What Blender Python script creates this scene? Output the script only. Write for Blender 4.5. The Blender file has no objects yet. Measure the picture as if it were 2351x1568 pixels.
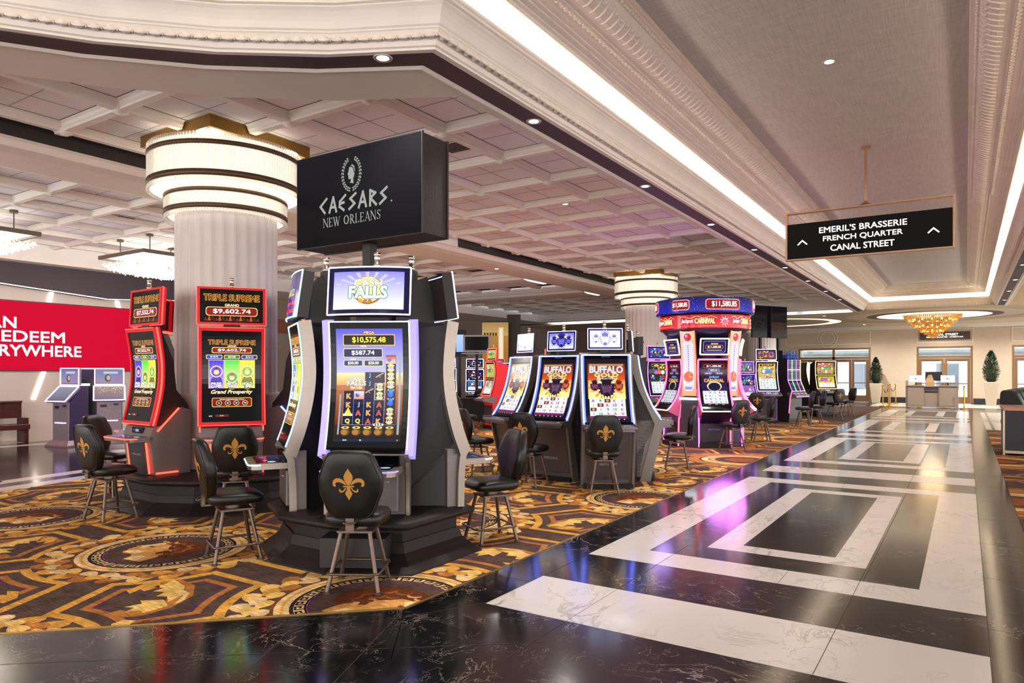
import bpy, math, random
from mathutils import Vector, Matrix
from mathutils.geometry import tessellate_polygon

# ------------------------------------------------------------------ camera, world, light level
sc = bpy.context.scene
COL = sc.collection
PI = math.pi
CAM_H = 1.6
THETA = math.radians(32.96)
cam_d = bpy.data.cameras.new('camera')
cam = bpy.data.objects.new('camera', cam_d)
COL.objects.link(cam)
cam.location = (0, 0, CAM_H)
cam.rotation_euler = (PI/2, 0, THETA)
cam_d.sensor_width = 36.0
cam_d.sensor_fit = 'HORIZONTAL'
cam_d.lens = 1606.0*36.0/2351.0
cam_d.shift_y = 72.0/2351.0
cam_d.clip_end = 300
sc.camera = cam
sc.view_settings.view_transform = 'Standard'
sc.view_settings.look = 'None'
sc.view_settings.exposure = 0.12
sc.view_settings.gamma = 1.0
sc.view_settings.use_curve_mapping = False
sc.cycles.use_denoising = True
sc.cycles.adaptive_threshold = .02
sc.cycles.max_bounces = 7
sc.cycles.diffuse_bounces = 4
sc.cycles.glossy_bounces = 3
sc.cycles.transmission_bounces = 4
sc.cycles.transparent_max_bounces = 6
sc.cycles.caustics_reflective = False
sc.cycles.caustics_refractive = False
sc.cycles.sample_clamp_indirect = 6.0
world = bpy.data.worlds.new('hall_ambience'); sc.world = world
world.use_nodes = True
WB = world.node_tree.nodes['Background']
WB.inputs[0].default_value = (1.0, 0.945, 0.945, 1)
WB.inputs[1].default_value = 4.1

def light(kind, name, loc, energy, color=(1, .87, .72), rot=(0, 0, 0), size=.1, size_y=None, spot=None, blend=.6, parent=None):
    d = bpy.data.lights.new(name, kind); d.energy = energy; d.color = color
    if kind == 'AREA':
        d.size = size
        if size_y: d.shape = 'RECTANGLE'; d.size_y = size_y
    else:
        d.shadow_soft_size = size
    if kind == 'SPOT':
        d.spot_size = spot or 1.6; d.spot_blend = blend
    o = bpy.data.objects.new(name, d); COL.objects.link(o)
    o.location = loc; o.rotation_euler = rot
    if parent: o.parent = parent
    return o

# ------------------------------------------------------------------ colours and materials
def lin(c):
    return c/12.92 if c <= .04045 else ((c+.055)/1.055)**2.4
def hx(s):
    s = s.lstrip('#')
    return tuple(lin(int(s[i:i+2], 16)/255) for i in (0, 2, 4))

def new_mat(name):
    m = bpy.data.materials.new(name); m.use_nodes = True
    nt = m.node_tree
    return m, nt, nt.nodes['Principled BSDF']
def N(nt, t, **kw):
    n = nt.nodes.new(t)
    for k, v in kw.items(): setattr(n, k, v)
    return n
MATS = {}
def mat(name, col, rough=.5, metal=0., var=.08, scale=25., bump=0., bscale=200., spec=.5, coat=0.):
    if name in MATS: return MATS[name]
    m, nt, b = new_mat(name)
    if isinstance(col, str): col = hx(col)
    tc = N(nt, 'ShaderNodeTexCoord')
    nz = N(nt, 'ShaderNodeTexNoise'); nz.inputs['Scale'].default_value = scale; nz.inputs['Detail'].default_value = 4
    nt.links.new(tc.outputs['Object'], nz.inputs['Vector'])
    rp = N(nt, 'ShaderNodeValToRGB')
    e = rp.color_ramp.elements
    e[0].position, e[1].position = .3, .7
    e[0].color = tuple(max(0, c*(1-var)) for c in col)+(1,)
    e[1].color = tuple(min(1, c*(1+var)) for c in col)+(1,)
    nt.links.new(nz.outputs['Fac'], rp.inputs['Fac'])
    nt.links.new(rp.outputs['Color'], b.inputs['Base Color'])
    b.inputs['Roughness'].default_value = rough
    b.inputs['Metallic'].default_value = metal
    b.inputs['Specular IOR Level'].default_value = spec
    if coat: b.inputs['Coat Weight'].default_value = coat
    if bump:
        n2 = N(nt, 'ShaderNodeTexNoise'); n2.inputs['Scale'].default_value = bscale; n2.inputs['Detail'].default_value = 3
        nt.links.new(tc.outputs['Object'], n2.inputs['Vector'])
        bp = N(nt, 'ShaderNodeBump'); bp.inputs['Strength'].default_value = bump; bp.inputs['Distance'].default_value = .01
        nt.links.new(n2.outputs['Fac'], bp.inputs['Height'])
        nt.links.new(bp.outputs['Normal'], b.inputs['Normal'])
    MATS[name] = m
    return m
def emit(name, col, strength, base=None):
    if name in MATS: return MATS[name]
    m, nt, b = new_mat(name)
    if isinstance(col, str): col = hx(col)
    b.inputs['Base Color'].default_value = (base or tuple(c*.6 for c in col))+(1,)
    b.inputs['Roughness'].default_value = .4
    b.inputs['Emission Color'].default_value = col+(1,)
    b.inputs['Emission Strength'].default_value = strength
    MATS[name] = m
    return m
def glassy(name, col, rough=.05, alpha=.25, trans=1.0, ior=1.45):
    if name in MATS: return MATS[name]
    m, nt, b = new_mat(name)
    if isinstance(col, str): col = hx(col)
    b.inputs['Base Color'].default_value = col+(1,)
    b.inputs['Roughness'].default_value = rough
    b.inputs['Transmission Weight'].default_value = trans
    b.inputs['IOR'].default_value = ior
    b.inputs['Alpha'].default_value = alpha
    MATS[name] = m
    return m
def attr_mat(name, strength, rough=.12, base_from=False, spec=.5):
    m, nt, b = new_mat(name)
    a = N(nt, 'ShaderNodeAttribute'); a.attribute_name = 'Col'
    if strength > 0:
        b.inputs['Base Color'].default_value = (.005, .005, .006, 1)
        nt.links.new(a.outputs['Color'], b.inputs['Emission Color'])
        b.inputs['Emission Strength'].default_value = strength
    else:
        nt.links.new(a.outputs['Color'], b.inputs['Base Color'])
    b.inputs['Roughness'].default_value = rough
    b.inputs['Specular IOR Level'].default_value = spec
    MATS[name] = m
    return m
M_SCREEN = attr_mat('lit_screen', 1.15, .12, spec=.3)
M_SCREEN_HOT = attr_mat('bright_lit_screen', 2.2)
M_SCREEN_DIM = attr_mat('dim_lit_screen', .8, .12, spec=.1)
M_SCREEN_MATTE = attr_mat('matte_led_wall', .95, .8, spec=.05)
M_PRINT = attr_mat('printed_colours', 0, .5)

def marble(name, base, vein, scale, vein_w, rough, amount, cloud=.15, stretch=(1, 1, 1)):
    m, nt, b = new_mat(name)
    tc = N(nt, 'ShaderNodeTexCoord'); mp = N(nt, 'ShaderNodeMapping')
    mp.inputs['Scale'].default_value = stretch
    mp.inputs['Rotation'].default_value = (0, 0, .6)
    nt.links.new(tc.outputs['Object'], mp.inputs['Vector'])
    prev = None
    for i, (s, w, k) in enumerate(((scale, vein_w, 1.0), (scale*2.7, vein_w*.8, .75), (scale*.45, vein_w*.45, .9))):
        nz = N(nt, 'ShaderNodeTexNoise'); nz.inputs['Scale'].default_value = s
        nz.inputs['Detail'].default_value = 6; nz.inputs['Roughness'].default_value = .62
        nz.inputs['Distortion'].default_value = 1.1
        nt.links.new(mp.outputs['Vector'], nz.inputs['Vector'])
        sb = N(nt, 'ShaderNodeMath', operation='SUBTRACT'); sb.inputs[1].default_value = .5
        nt.links.new(nz.outputs['Fac'], sb.inputs[0])
        ab = N(nt, 'ShaderNodeMath', operation='ABSOLUTE'); nt.links.new(sb.outputs[0], ab.inputs[0])
        mr = N(nt, 'ShaderNodeMapRange'); mr.inputs['From Min'].default_value = 0; mr.inputs['From Max'].default_value = w
        mr.inputs['To Min'].default_value = k; mr.inputs['To Max'].default_value = 0
        nt.links.new(ab.outputs[0], mr.inputs['Value'])
        msk = N(nt, 'ShaderNodeTexNoise'); msk.inputs['Scale'].default_value = s*.55+.2*i; msk.inputs['Detail'].default_value = 2
        nt.links.new(mp.outputs['Vector'], msk.inputs['Vector'])
        mk = N(nt, 'ShaderNodeMapRange'); mk.inputs['From Min'].default_value = .48; mk.inputs['From Max'].default_value = .66
        nt.links.new(msk.outputs['Fac'], mk.inputs['Value'])
        mu = N(nt, 'ShaderNodeMath', operation='MULTIPLY'); nt.links.new(mr.outputs[0], mu.inputs[0]); nt.links.new(mk.outputs[0], mu.inputs[1])
        if prev is None: prev = mu
        else:
            mx = N(nt, 'ShaderNodeMath', operation='MAXIMUM'); nt.links.new(prev.outputs[0], mx.inputs[0]); nt.links.new(mu.outputs[0], mx.inputs[1]); prev = mx
    am = N(nt, 'ShaderNodeMath', operation='MULTIPLY'); am.inputs[1].default_value = amount
    nt.links.new(prev.outputs[0], am.inputs[0])
    cl = N(nt, 'ShaderNodeTexNoise'); cl.inputs['Scale'].default_value = scale*.8; cl.inputs['Detail'].default_value = 5
    nt.links.new(mp.outputs['Vector'], cl.inputs['Vector'])
    rp = N(nt, 'ShaderNodeValToRGB'); e = rp.color_ramp.elements
    e[0].color = tuple(c*(1-cloud) for c in base)+(1,); e[1].color = tuple(min(1, c*(1+cloud)) for c in base)+(1,)
    e[0].position, e[1].position = .35, .65
    nt.links.new(cl.outputs['Fac'], rp.inputs['Fac'])
    mix = N(nt, 'ShaderNodeMix', data_type='RGBA')
    nt.links.new(am.outputs[0], mix.inputs[0]); nt.links.new(rp.outputs['Color'], mix.inputs[6])
    mix.inputs[7].default_value = vein+(1,)
    nt.links.new(mix.outputs[2], b.inputs['Base Color'])
    b.inputs['Roughness'].default_value = rough
    b.inputs['Specular IOR Level'].default_value = .5
    MATS[name] = m
    return m
M_BLACK_MARBLE = marble('black_marble', hx('#0f0e12'), hx('#a89c92'), 2.6, .011, .13, .8, .3)
M_WHITE_MARBLE = marble('white_marble', hx('#d9d3cd'), hx('#85796f'), 1.3, .02, .2, .8, .05, (1, .55, 1))
M_GROUT = mat('grout', '#3a332e', .7)

# ------------------------------------------------------------------ mesh builder
class MB:
    def __init__(s):
        s.v = []; s.f = []; s.m = []; s.c = []; s.s = []; s.M = None
    def add(s, vs, fs, m=0, c=None, smooth=False):
        o = len(s.v)
        if s.M is not None: vs = [s.M @ Vector(p) for p in vs]
        s.v += [tuple(p) for p in vs]
        for f in fs:
            s.f.append(tuple(i+o for i in f)); s.m.append(m); s.c.append(c); s.s.append(smooth)
    def box(s, x0, y0, z0, x1, y1, z1, m=0):
        s.add([(x0, y0, z0), (x1, y0, z0), (x1, y1, z0), (x0, y1, z0), (x0, y0, z1), (x1, y0, z1), (x1, y1, z1), (x0, y1, z1)],
              [(0, 3, 2, 1), (4, 5, 6, 7), (0, 1, 5, 4), (1, 2, 6, 5), (2, 3, 7, 6), (3, 0, 4, 7)], m)
    def quad(s, a, b, c, d, m=0, col=None):
        s.add([a, b, c, d], [(0, 1, 2, 3)], m, col)
    def prism(s, poly, ax, a, b, m=0, smooth=False):
        # poly in the two axes other than ax (order x,y,z without ax), extruded from a to b along ax
        def P(p, t):
            return (t, p[0], p[1]) if ax == 0 else (p[0], t, p[1]) if ax == 1 else (p[0], p[1], t)
        n = len(poly)
        vs = [P(p, a) for p in poly]+[P(p, b) for p in poly]
        s.add(vs, [(i, (i+1) % n, n+(i+1) % n, n+i) for i in range(n)], m, None, smooth)
        tris = tessellate_polygon([[Vector((p[0], p[1], 0)) for p in poly]])
        s.add(vs[:n], [tuple(t) for t in tris], m); s.add(vs[n:], [tuple(t)[::-1] for t in tris], m)
    def lathe(s, prof, n=24, c=(0, 0, 0), m=0, smooth=True, a0=0, a1=2*PI):
        full = abs(a1-a0-2*PI) < 1e-6
        k = n if full else n+1
        vs = []
        for j in range(k):
            a = a0+(a1-a0)*j/n
            for r, z in prof: vs.append((c[0]+r*math.cos(a), c[1]+r*math.sin(a), c[2]+z))
        L = len(prof); fs = []
        for j in range(n):
            j2 = (j+1) % k
            for i in range(L-1):
                fs.append((j*L+i, j2*L+i, j2*L+i+1, j*L+i+1))
        s.add(vs, fs, m, None, smooth)
    def cyl(s, c, r, z0, z1, n=16, m=0, smooth=True):
        s.lathe([(0, z0), (r, z0)], n, c, m, False); s.lathe([(r, z0), (r, z1)], n, c, m, smooth); s.lathe([(r, z1), (0, z1)], n, c, m, False)
    def tube(s, pts, r, n=8, m=0, closed=False, caps=True, smooth=True):
        pts = [Vector(p) for p in pts]; K = len(pts); rings = []
        prevu = None
        for i, p in enumerate(pts):
            if closed: t = pts[(i+1) % K]-pts[i-1]
            else: t = pts[min(i+1, K-1)]-pts[max(i-1, 0)]
            if t.length < 1e-9: t = Vector((0, 0, 1))
            t.normalize()
            if prevu is None:
                u = t.cross(Vector((0, 0, 1)))
                if u.length < .05: u = t.cross(Vector((1, 0, 0)))
            else: u = prevu-t*prevu.dot(t)
            u.normalize(); prevu = u; w = t.cross(u)
            rr = r[i] if isinstance(r, (list, tuple)) else r
            rings.append([p+(u*math.cos(2*PI*j/n)+w*math.sin(2*PI*j/n))*rr for j in range(n)])
        vs = [q for rg in rings for q in rg]; fs = []
        for i in range(K if closed else K-1):
            i2 = (i+1) % K
            for j in range(n): fs.append((i*n+j, i*n+(j+1) % n, i2*n+(j+1) % n, i2*n+j))
        s.add(vs, fs, m, None, smooth)
        if caps and not closed:
            s.add(rings[0], [tuple(range(n))[::-1]], m); s.add(rings[-1], [tuple(range(n))], m)
    def strip(s, secs, m=0, smooth=False, closed=False):
        # secs: list of cross-sections (lists of points, same length); skins between them
        L = len(secs[0]); vs = [p for q in secs for p in q]; fs = []
        K = len(secs)
        for i in range(K if closed else K-1):
            i2 = (i+1) % K
            for j in range(L-1): fs.append((i*L+j, i2*L+j, i2*L+j+1, i*L+j+1))
        s.add(vs, fs, m, None, smooth)
    def loft(s, rings, m=0, smooth=True, cap=True):
        n = len(rings[0]); vs = [p for q in rings for p in q]; fs = []
        for i in range(len(rings)-1):
            for j in range(n): fs.append((i*n+j, i*n+(j+1) % n, (i+1)*n+(j+1) % n, (i+1)*n+j))
        if cap: fs.append(tuple(range(n))[::-1]); fs.append(tuple((len(rings)-1)*n+j for j in range(n)))
        s.add(vs, fs, m, None, smooth)
    def ball(s, c, r, m=0, nu=10, nv=6, sx=1, sy=1, sz=1):
        prof = [(math.sin(PI*i/nv), -math.cos(PI*i/nv)) for i in range(nv+1)]
        vs = []; fs = []
        for j in range(nu):
            a = 2*PI*j/nu
            for q, z in prof: vs.append((c[0]+r*sx*q*math.cos(a), c[1]+r*sy*q*math.sin(a), c[2]+r*sz*z))
        L = nv+1
        for j in range(nu):
            for i in range(nv): fs.append((j*L+i, ((j+1) % nu)*L+i, ((j+1) % nu)*L+i+1, j*L+i+1))
        s.add(vs, fs, m, None, True)
    def build(s, name, mats, parent=None, bevel=0, seg=2, fix=True, weld=False):
        me = bpy.data.meshes.new(name)
        me.from_pydata(s.v, [], s.f)
        if not isinstance(mats, (list, tuple)): mats = [mats]
        for q in mats: me.materials.append(q)
        if s.f:
            me.polygons.foreach_set('material_index', s.m)
            me.polygons.foreach_set('use_smooth', s.s)
        if any(c is not None for c in s.c):
            at = me.color_attributes.new('Col', 'FLOAT_COLOR', 'CORNER')
            flat = []
            for f, c in zip(s.f, s.c):
                c = c or (0, 0, 0)
                if isinstance(c[0], (tuple, list)):
                    for k in range(len(f)): flat += [c[k][0], c[k][1], c[k][2], 1.]
                else:
                    flat += [c[0], c[1], c[2], 1.]*len(f)
            at.data.foreach_set('color', flat)
        if fix and not any(c is not None for c in s.c):
            import bmesh
            bm = bmesh.new(); bm.from_mesh(me)
            if weld: bmesh.ops.remove_doubles(bm, verts=bm.verts, dist=1e-5)
            bmesh.ops.recalc_face_normals(bm, faces=bm.faces); bm.to_mesh(me); bm.free()
        me.update()
        o = bpy.data.objects.new(name, me); COL.objects.link(o)
        if parent is not None: o.parent = parent
        if bevel:
            b = o.modifiers.new('bevel', 'BEVEL'); b.width = bevel; b.segments = seg; b.limit_method = 'ANGLE'; b.angle_limit = .6
        return o

def tag(o, label, cat, group=None, kind=None):
    if label: o['label'] = label
    if cat: o['category'] = cat
    if group: o['group'] = group
    if kind: o['kind'] = kind
    return o
def thing(name, label, cat, loc=(0, 0, 0), rz=0, group=None):
    o = bpy.data.objects.new(name, None); COL.objects.link(o)
    o.empty_display_size = .1
    o.location = loc; o.rotation_euler = (0, 0, rz)
    return tag(o, label, cat, group)
def struct(o):
    o['kind'] = 'structure'; return o
def copy_tree(o, parent=None):
    c = o.copy(); COL.objects.link(c)
    if parent is not None: c.parent = parent
    for ch in list(o.children): copy_tree(ch, c)
    return c
def rot2(p, a, c=(0, 0)):
    ca, sa = math.cos(a), math.sin(a)
    return (c[0]+p[0]*ca-p[1]*sa, c[1]+p[0]*sa+p[1]*ca)
def D(a): return math.radians(a)

# ------------------------------------------------------------------ lettering
_tc = {}
def text_tris(s, bold=0., shear=0.):
    key = (s, bold, shear)
    if key in _tc: return _tc[key]
    cu = bpy.data.curves.new('lettering', 'FONT'); cu.body = s; cu.size = 1; cu.offset = bold; cu.shear = shear
    cu.resolution_u = 3; cu.fill_mode = 'FRONT'
    ob = bpy.data.objects.new('lettering', cu); COL.objects.link(ob)
    bpy.context.view_layer.update()
    dg = bpy.context.evaluated_depsgraph_get()
    me = ob.evaluated_get(dg).to_mesh()
    me.calc_loop_triangles()
    vs = [(v.co.x, v.co.y) for v in me.vertices]
    ts = [tuple(t.vertices) for t in me.loop_triangles]
    ob.evaluated_get(dg).to_mesh_clear()
    bpy.data.objects.remove(ob); bpy.data.curves.remove(cu)
    if not vs: vs = [(0, 0)]; ts = []
    x0 = min(p[0] for p in vs); x1 = max(p[0] for p in vs); y0 = min(p[1] for p in vs); y1 = max(p[1] for p in vs)
    _tc[key] = (vs, ts, (x0, y0, x1, y1))
    return _tc[key]

# ------------------------------------------------------------------ canvas: flat graphics wrapped on a surface
def refine(vs, fs, du, dv):
    # splits large flat pieces so that they follow a curved screen
    vs = list(vs); out = []
    st = []
    for f in fs:
        xs = [vs[i][0] for i in f]; ys = [vs[i][1] for i in f]
        if max(xs)-min(xs) <= du and max(ys)-min(ys) <= dv: out.append(f)
        else: st += [(f[0], f[i], f[i+1]) for i in range(1, len(f)-1)]
    cache = {}
    while st:
        t = st.pop()
        xs = [vs[i][0] for i in t]; ys = [vs[i][1] for i in t]
        if max(xs)-min(xs) <= du and max(ys)-min(ys) <= dv: out.append(t); continue
        e = [(abs(vs[t[i]][0]-vs[t[(i+1) % 3]][0])/du+abs(vs[t[i]][1]-vs[t[(i+1) % 3]][1])/dv, i) for i in range(3)]
        i = max(e)[1]; a, b, c = t[i], t[(i+1) % 3], t[(i+2) % 3]
        k = (min(a, b), max(a, b))
        if k not in cache: cache[k] = len(vs); vs.append(((vs[a][0]+vs[b][0])/2, (vs[a][1]+vs[b][1])/2))
        m = cache[k]; st += [(a, m, c), (m, b, c)]
    return vs, out
class CV:
    def __init__(s, H): s.H = H; s.p = []; s.k = 0
    def _a(s, vs, fs, col, layer=None):
        if layer is None: layer = s.k
        s.p.append((vs, fs, col, layer))
    def L(s): s.k += 1; return s
    def rect(s, x0, y0, x1, y1, col, col2=None):
        # col at the bottom, col2 at the top
        n = max(1, int(abs(y1-y0)/.09)+1)
        if col2 is not None: n = max(n, 8)
        for i in range(n):
            a, b = y0+(y1-y0)*i/n, y0+(y1-y0)*(i+1)/n
            c = col
            if col2 is not None:
                t0, t1 = i/n, (i+1)/n
                ca = tuple(col[j]*(1-t0)+col2[j]*t0 for j in range(3)); cb = tuple(col[j]*(1-t1)+col2[j]*t1 for j in range(3))
                c = (ca, ca, cb, cb)
            k = max(1, int(abs(x1-x0)/.14)+1)
            for j in range(k):
                xa, xb = x0+(x1-x0)*j/k, x0+(x1-x0)*(j+1)/k
                s._a([(xa, a), (xb, a), (xb, b), (xa, b)], [(0, 1, 2, 3)], c)
    def frame(s, x0, y0, x1, y1, w, col):
        s.rect(x0, y0, x1, y0+w, col); s.rect(x0, y1-w, x1, y1, col); s.rect(x0, y0+w, x0+w, y1-w, col); s.rect(x1-w, y0+w, x1, y1-w, col)
    def poly(s, pts, col):
        tr = tessellate_polygon([[Vector((p[0], p[1], 0)) for p in pts]])
        fs = []
        for t in tr:
            a, b, c = [pts[i] for i in t]
            if (b[0]-a[0])*(c[1]-a[1])-(b[1]-a[1])*(c[0]-a[0]) < 0: t = t[::-1]
            fs.append(tuple(t))
        s._a(list(pts), fs, col)
    def circ(s, x, y, r, col, n=20, ry=None, r0=0):
        ry = ry or r
        if r0 == 0:
            s._a([(x+r*math.cos(2*PI*i/n), y+ry*math.sin(2*PI*i/n)) for i in range(n)], [tuple(range(n))], col)
        else:
            vs = []
            for i in range(n):
                a = 2*PI*i/n; vs += [(x+r0*math.cos(a), y+r0*ry/r*math.sin(a)), (x+r*math.cos(a), y+ry*math.sin(a))]
            s._a(vs, [(2*i, 2*i+1, (2*i+3) % (2*n), (2*i+2) % (2*n)) for i in range(n)], col)
    def star(s, x, y, r1, r0, n, col, ph=0):
        s.poly([(x+(r1 if i % 2 == 0 else r0)*math.cos(ph+PI*i/n), y+(r1 if i % 2 == 0 else r0)*math.sin(ph+PI*i/n)) for i in range(2*n)], col)
    def rrect(s, x0, y0, x1, y1, r, col):
        pts = []
        for cx, cy, a in ((x1-r, y0+r, -PI/2), (x1-r, y1-r, 0), (x0+r, y1-r, PI/2), (x0+r, y0+r, PI)):
            for i in range(5): pts.append((cx+r*math.cos(a+PI/2*i/4), cy+r*math.sin(a+PI/2*i/4)))
        s.poly(pts, col)
    def line(s, pts, w, col):
        for a, b in zip(pts, pts[1:]):
            dx, dy = b[0]-a[0], b[1]-a[1]; l = math.hypot(dx, dy) or 1
            nx, ny = -dy/l*w/2, dx/l*w/2; ex, ey = dx/l*w/2, dy/l*w/2
            s._a([(a[0]+nx-ex, a[1]+ny-ey), (a[0]-nx-ex, a[1]-ny-ey), (b[0]-nx+ex, b[1]-ny+ey), (b[0]+nx+ex, b[1]+ny+ey)], [(0, 1, 2, 3)], col)
    def text(s, t, x, y, h, col, bold=.02, w=None, align='c', shear=0., rot=0., outline=None, ow=.04):
        if outline is not None:
            s.text(t, x, y, h, outline, bold+ow*1.3, w, align, shear, rot); s.k += 1
        vs, ts, (x0, y0, x1, y1) = text_tris(t, 0., shear)
        if x1-x0 < 1e-6: return
        k = h/max(y1-y0, 1e-6); kx = k
        if w: kx = w/(x1-x0)
        W = (x1-x0)*kx
        ox = x-W/2 if align == 'c' else x if align == 'l' else x-W
        pts = [(ox+(p[0]-x0)*kx, y-h/2+(p[1]-y0)*k) for p in vs]
        if rot: pts = [rot2((p[0]-x, p[1]-y), rot, (x, y)) for p in pts]
        e = bold*k*.75
        if e <= 0: s._a(pts, ts, col)
        else:
            for dx, dy in (((e, e), (e, -e), (-e, e), (-e, -e)) if bold < .045 else ((e, 0), (-e, 0), (0, e), (0, -e), (e*.7, e*.7), (e*.7, -e*.7), (-e*.7, e*.7), (-e*.7, -e*.7))):
                s._a([(p[0]+dx, p[1]+dy) for p in pts], ts, col)
    def build(s, surf, name, parent, m=None, step=.0006, base=.0012, fine=(.3, .09)):
        mb = MB()
        for vs, fs, col, k in s.p:
            off = base+step*k
            if not isinstance(col[0], (tuple, list)): vs, fs = refine(vs, fs, fine[0], fine[1]*s.H)
            out = [surf(p[0], p[1]/s.H, off) for p in vs]
            if isinstance(col[0], (tuple, list)):
                mb.add(out, fs, 0, col)
            else:
                mb.add(out, fs, 0, col)
        return mb.build(name, m or M_SCREEN, parent)
def plane_surf(W, H, M=None):
    # a vertical panel facing -Y, origin at its centre bottom
    def f(u, v, off):
        p = Vector(((u-.5)*W, -off, v*H))
        return M @ p if M is not None else p
    return f
# ------------------------------------------------------------------ floor: black marble with white inlay
mb = MB()
mb.quad((-30, -9, 0), (16, -9, 0), (16, 60, 0), (-30, 60, 0), 0)
def inlay(x0, y0, x1, y1, m=1, z=.0007): mb.quad((x0, y0, z), (x1, y0, z), (x1, y1, z), (x0, y1, z), m)
def ring(x0, y0, x1, y1, wx, wy):
    inlay(x0, y0, x1, y0+wy); inlay(x0, y1-wy, x1, y1); inlay(x0, y0+wy, x0+wx, y1-wy); inlay(x1-wx, y0+wy, x1, y1-wy)
PER = 7.846
for k in range(0, 4):
    y = 3.974+PER*k
    inlay(-2.795, y, .117, y+.79)
    ring(-2.795, y+1.58, .117, y+7.09, .405, .41)
    ring(-1.99, y+2.385, -.684, y+6.31, .262, .245)
inlay(-2.795, 3.974+PER*4, .117, 3.974+PER*4+.5)
inlay(-3.9, 37.9, 8, 42.55); inlay(.49, 23.7, .63, 34.2); inlay(.49, 34.05, 8, 34.2); inlay(.7, 23.7, 8, 33.9)
def grout(a, b, w=.004, z=.0012):
    d = Vector((b[0]-a[0], b[1]-a[1])); n = Vector((-d.y, d.x)).normalized()*w/2
    mb.quad((a[0]-n.x, a[1]-n.y, z), (b[0]-n.x, b[1]-n.y, z), (b[0]+n.x, b[1]+n.y, z), (a[0]+n.x, a[1]+n.y, z), 2)
for k in range(0, 4):
    y = 3.974+PER*k
    for x in (-2.16, -.68): grout((x, y-.7), (x, y+2.38))
    grout((-.66, y+1.99), (-.66, y+6.7)); grout((-1.2, y+1.58), (-1.2, y+1.99)); grout((-1.45, y+7.1), (-1.45, y+6.68))
    for j in range(6): grout((.117, y+1.31*j), (.72, y+1.31*j+.0))
    for j in range(6): grout((-3.2, y+1.31*j+.6), (-2.795, y+1.31*j+.6))
    grout((-2.795, y+1.58), (-2.795, y+.0)); grout((.117, y-1), (.117, y+6.9)); grout((.117, y+4.3), (-.29, y+4.3)); grout((-1.72, y+4.3), (-.94, y+4.3), .003)
for t in (-.62, -1.9, -3.2):
    grout((-3.2+t*.0, 3.6), (-2.7, 2.92)); 
grout((-3.2, 3.6), (-2.16, 1.2)); grout((-5.3, 1.0), (-2.1, 3.59)); grout((-5.2, -.2), (-1.0, 3.5)); grout((-3.66, 3.13), (-2.5, 1.1)); grout((-3.13, 3.39), (-2.8, 3.974))
# pale bands and dark band around the left side of the carpet, and the lane before the club wall
def band(a, b, o0, o1, m=1):
    d = Vector((b[0]-a[0], b[1]-a[1])).normalized(); n = Vector((-d.y, d.x))
    mb.quad((a[0]+n.x*o0, a[1]+n.y*o0, .0007), (b[0]+n.x*o0, b[1]+n.y*o0, .0007), (b[0]+n.x*o1, b[1]+n.y*o1, .0007), (a[0]+n.x*o1, a[1]+n.y*o1, .0007), m)
LA = (-9.9, -.6); LB = (-17, 34.5)
dl = Vector((-.2008, .9796)); LB = (LA[0]+dl.x*36, LA[1]+dl.y*36)
band(LA, LB, 0, .36); band(LA, LB, .68, 1.0)
mb.add([(-12.3, 4.6, .0007), (-11.85, 4.55, .0007), (-11.3, 1.0, .0007), (-13.5, 1.0, .0007)], [(0, 1, 2, 3)], 1)
inlay(-17.62, -3, -17.25, 30); inlay(-20.4, -3, -18.15, 30)
floor = struct(mb.build('floor', [M_BLACK_MARBLE, M_WHITE_MARBLE, M_GROUT], fix=False))

# ------------------------------------------------------------------ patterned carpet
def carpet_mat():
    m, nt, b = new_mat('patterned_carpet')
    a = N(nt, 'ShaderNodeAttribute'); a.attribute_name = 'Col'
    tc = N(nt, 'ShaderNodeTexCoord'); mp = N(nt, 'ShaderNodeMapping'); mp.inputs['Scale'].default_value = (9, 110, 1)
    nt.links.new(tc.outputs['Object'], mp.inputs['Vector'])
    nz = N(nt, 'ShaderNodeTexNoise'); nz.inputs['Scale'].default_value = 1.0; nz.inputs['Detail'].default_value = 5
    nt.links.new(mp.outputs['Vector'], nz.inputs['Vector'])
    mr = N(nt, 'ShaderNodeMapRange'); mr.inputs['From Min'].default_value = .3; mr.inputs['From Max'].default_value = .7
    mr.inputs['To Min'].default_value = .55; mr.inputs['To Max'].default_value = 1.5
    nt.links.new(nz.outputs['Fac'], mr.inputs['Value'])
    big = N(nt, 'ShaderNodeTexNoise'); big.inputs['Scale'].default_value = 7; big.inputs['Detail'].default_value = 4
    nt.links.new(tc.outputs['Object'], big.inputs['Vector'])
    mr2 = N(nt, 'ShaderNodeMapRange'); mr2.inputs['From Min'].default_value = .3; mr2.inputs['From Max'].default_value = .7
    mr2.inputs['To Min'].default_value = .72; mr2.inputs['To Max'].default_value = 1.25
    nt.links.new(big.outputs['Fac'], mr2.inputs['Value'])
    mu = N(nt, 'ShaderNodeMath', operation='MULTIPLY'); nt.links.new(mr.outputs[0], mu.inputs[0]); nt.links.new(mr2.outputs[0], mu.inputs[1])
    vm = N(nt, 'ShaderNodeVectorMath', operation='SCALE')
    nt.links.new(a.outputs['Color'], vm.inputs[0]); nt.links.new(mu.outputs[0], vm.inputs['Scale'])
    nt.links.new(vm.outputs[0], b.inputs['Base Color'])
    b.inputs['Roughness'].default_value = .95; b.inputs['Specular IOR Level'].default_value = .1
    n2 = N(nt, 'ShaderNodeTexNoise'); n2.inputs['Scale'].default_value = 260
    nt.links.new(tc.outputs['Object'], n2.inputs['Vector'])
    bp = N(nt, 'ShaderNodeBump'); bp.inputs['Strength'].default_value = .35; bp.inputs['Distance'].default_value = .004
    nt.links.new(n2.outputs['Fac'], bp.inputs['Height']); nt.links.new(bp.outputs['Normal'], b.inputs['Normal'])
    return m
M_CARPET = carpet_mat()
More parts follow.
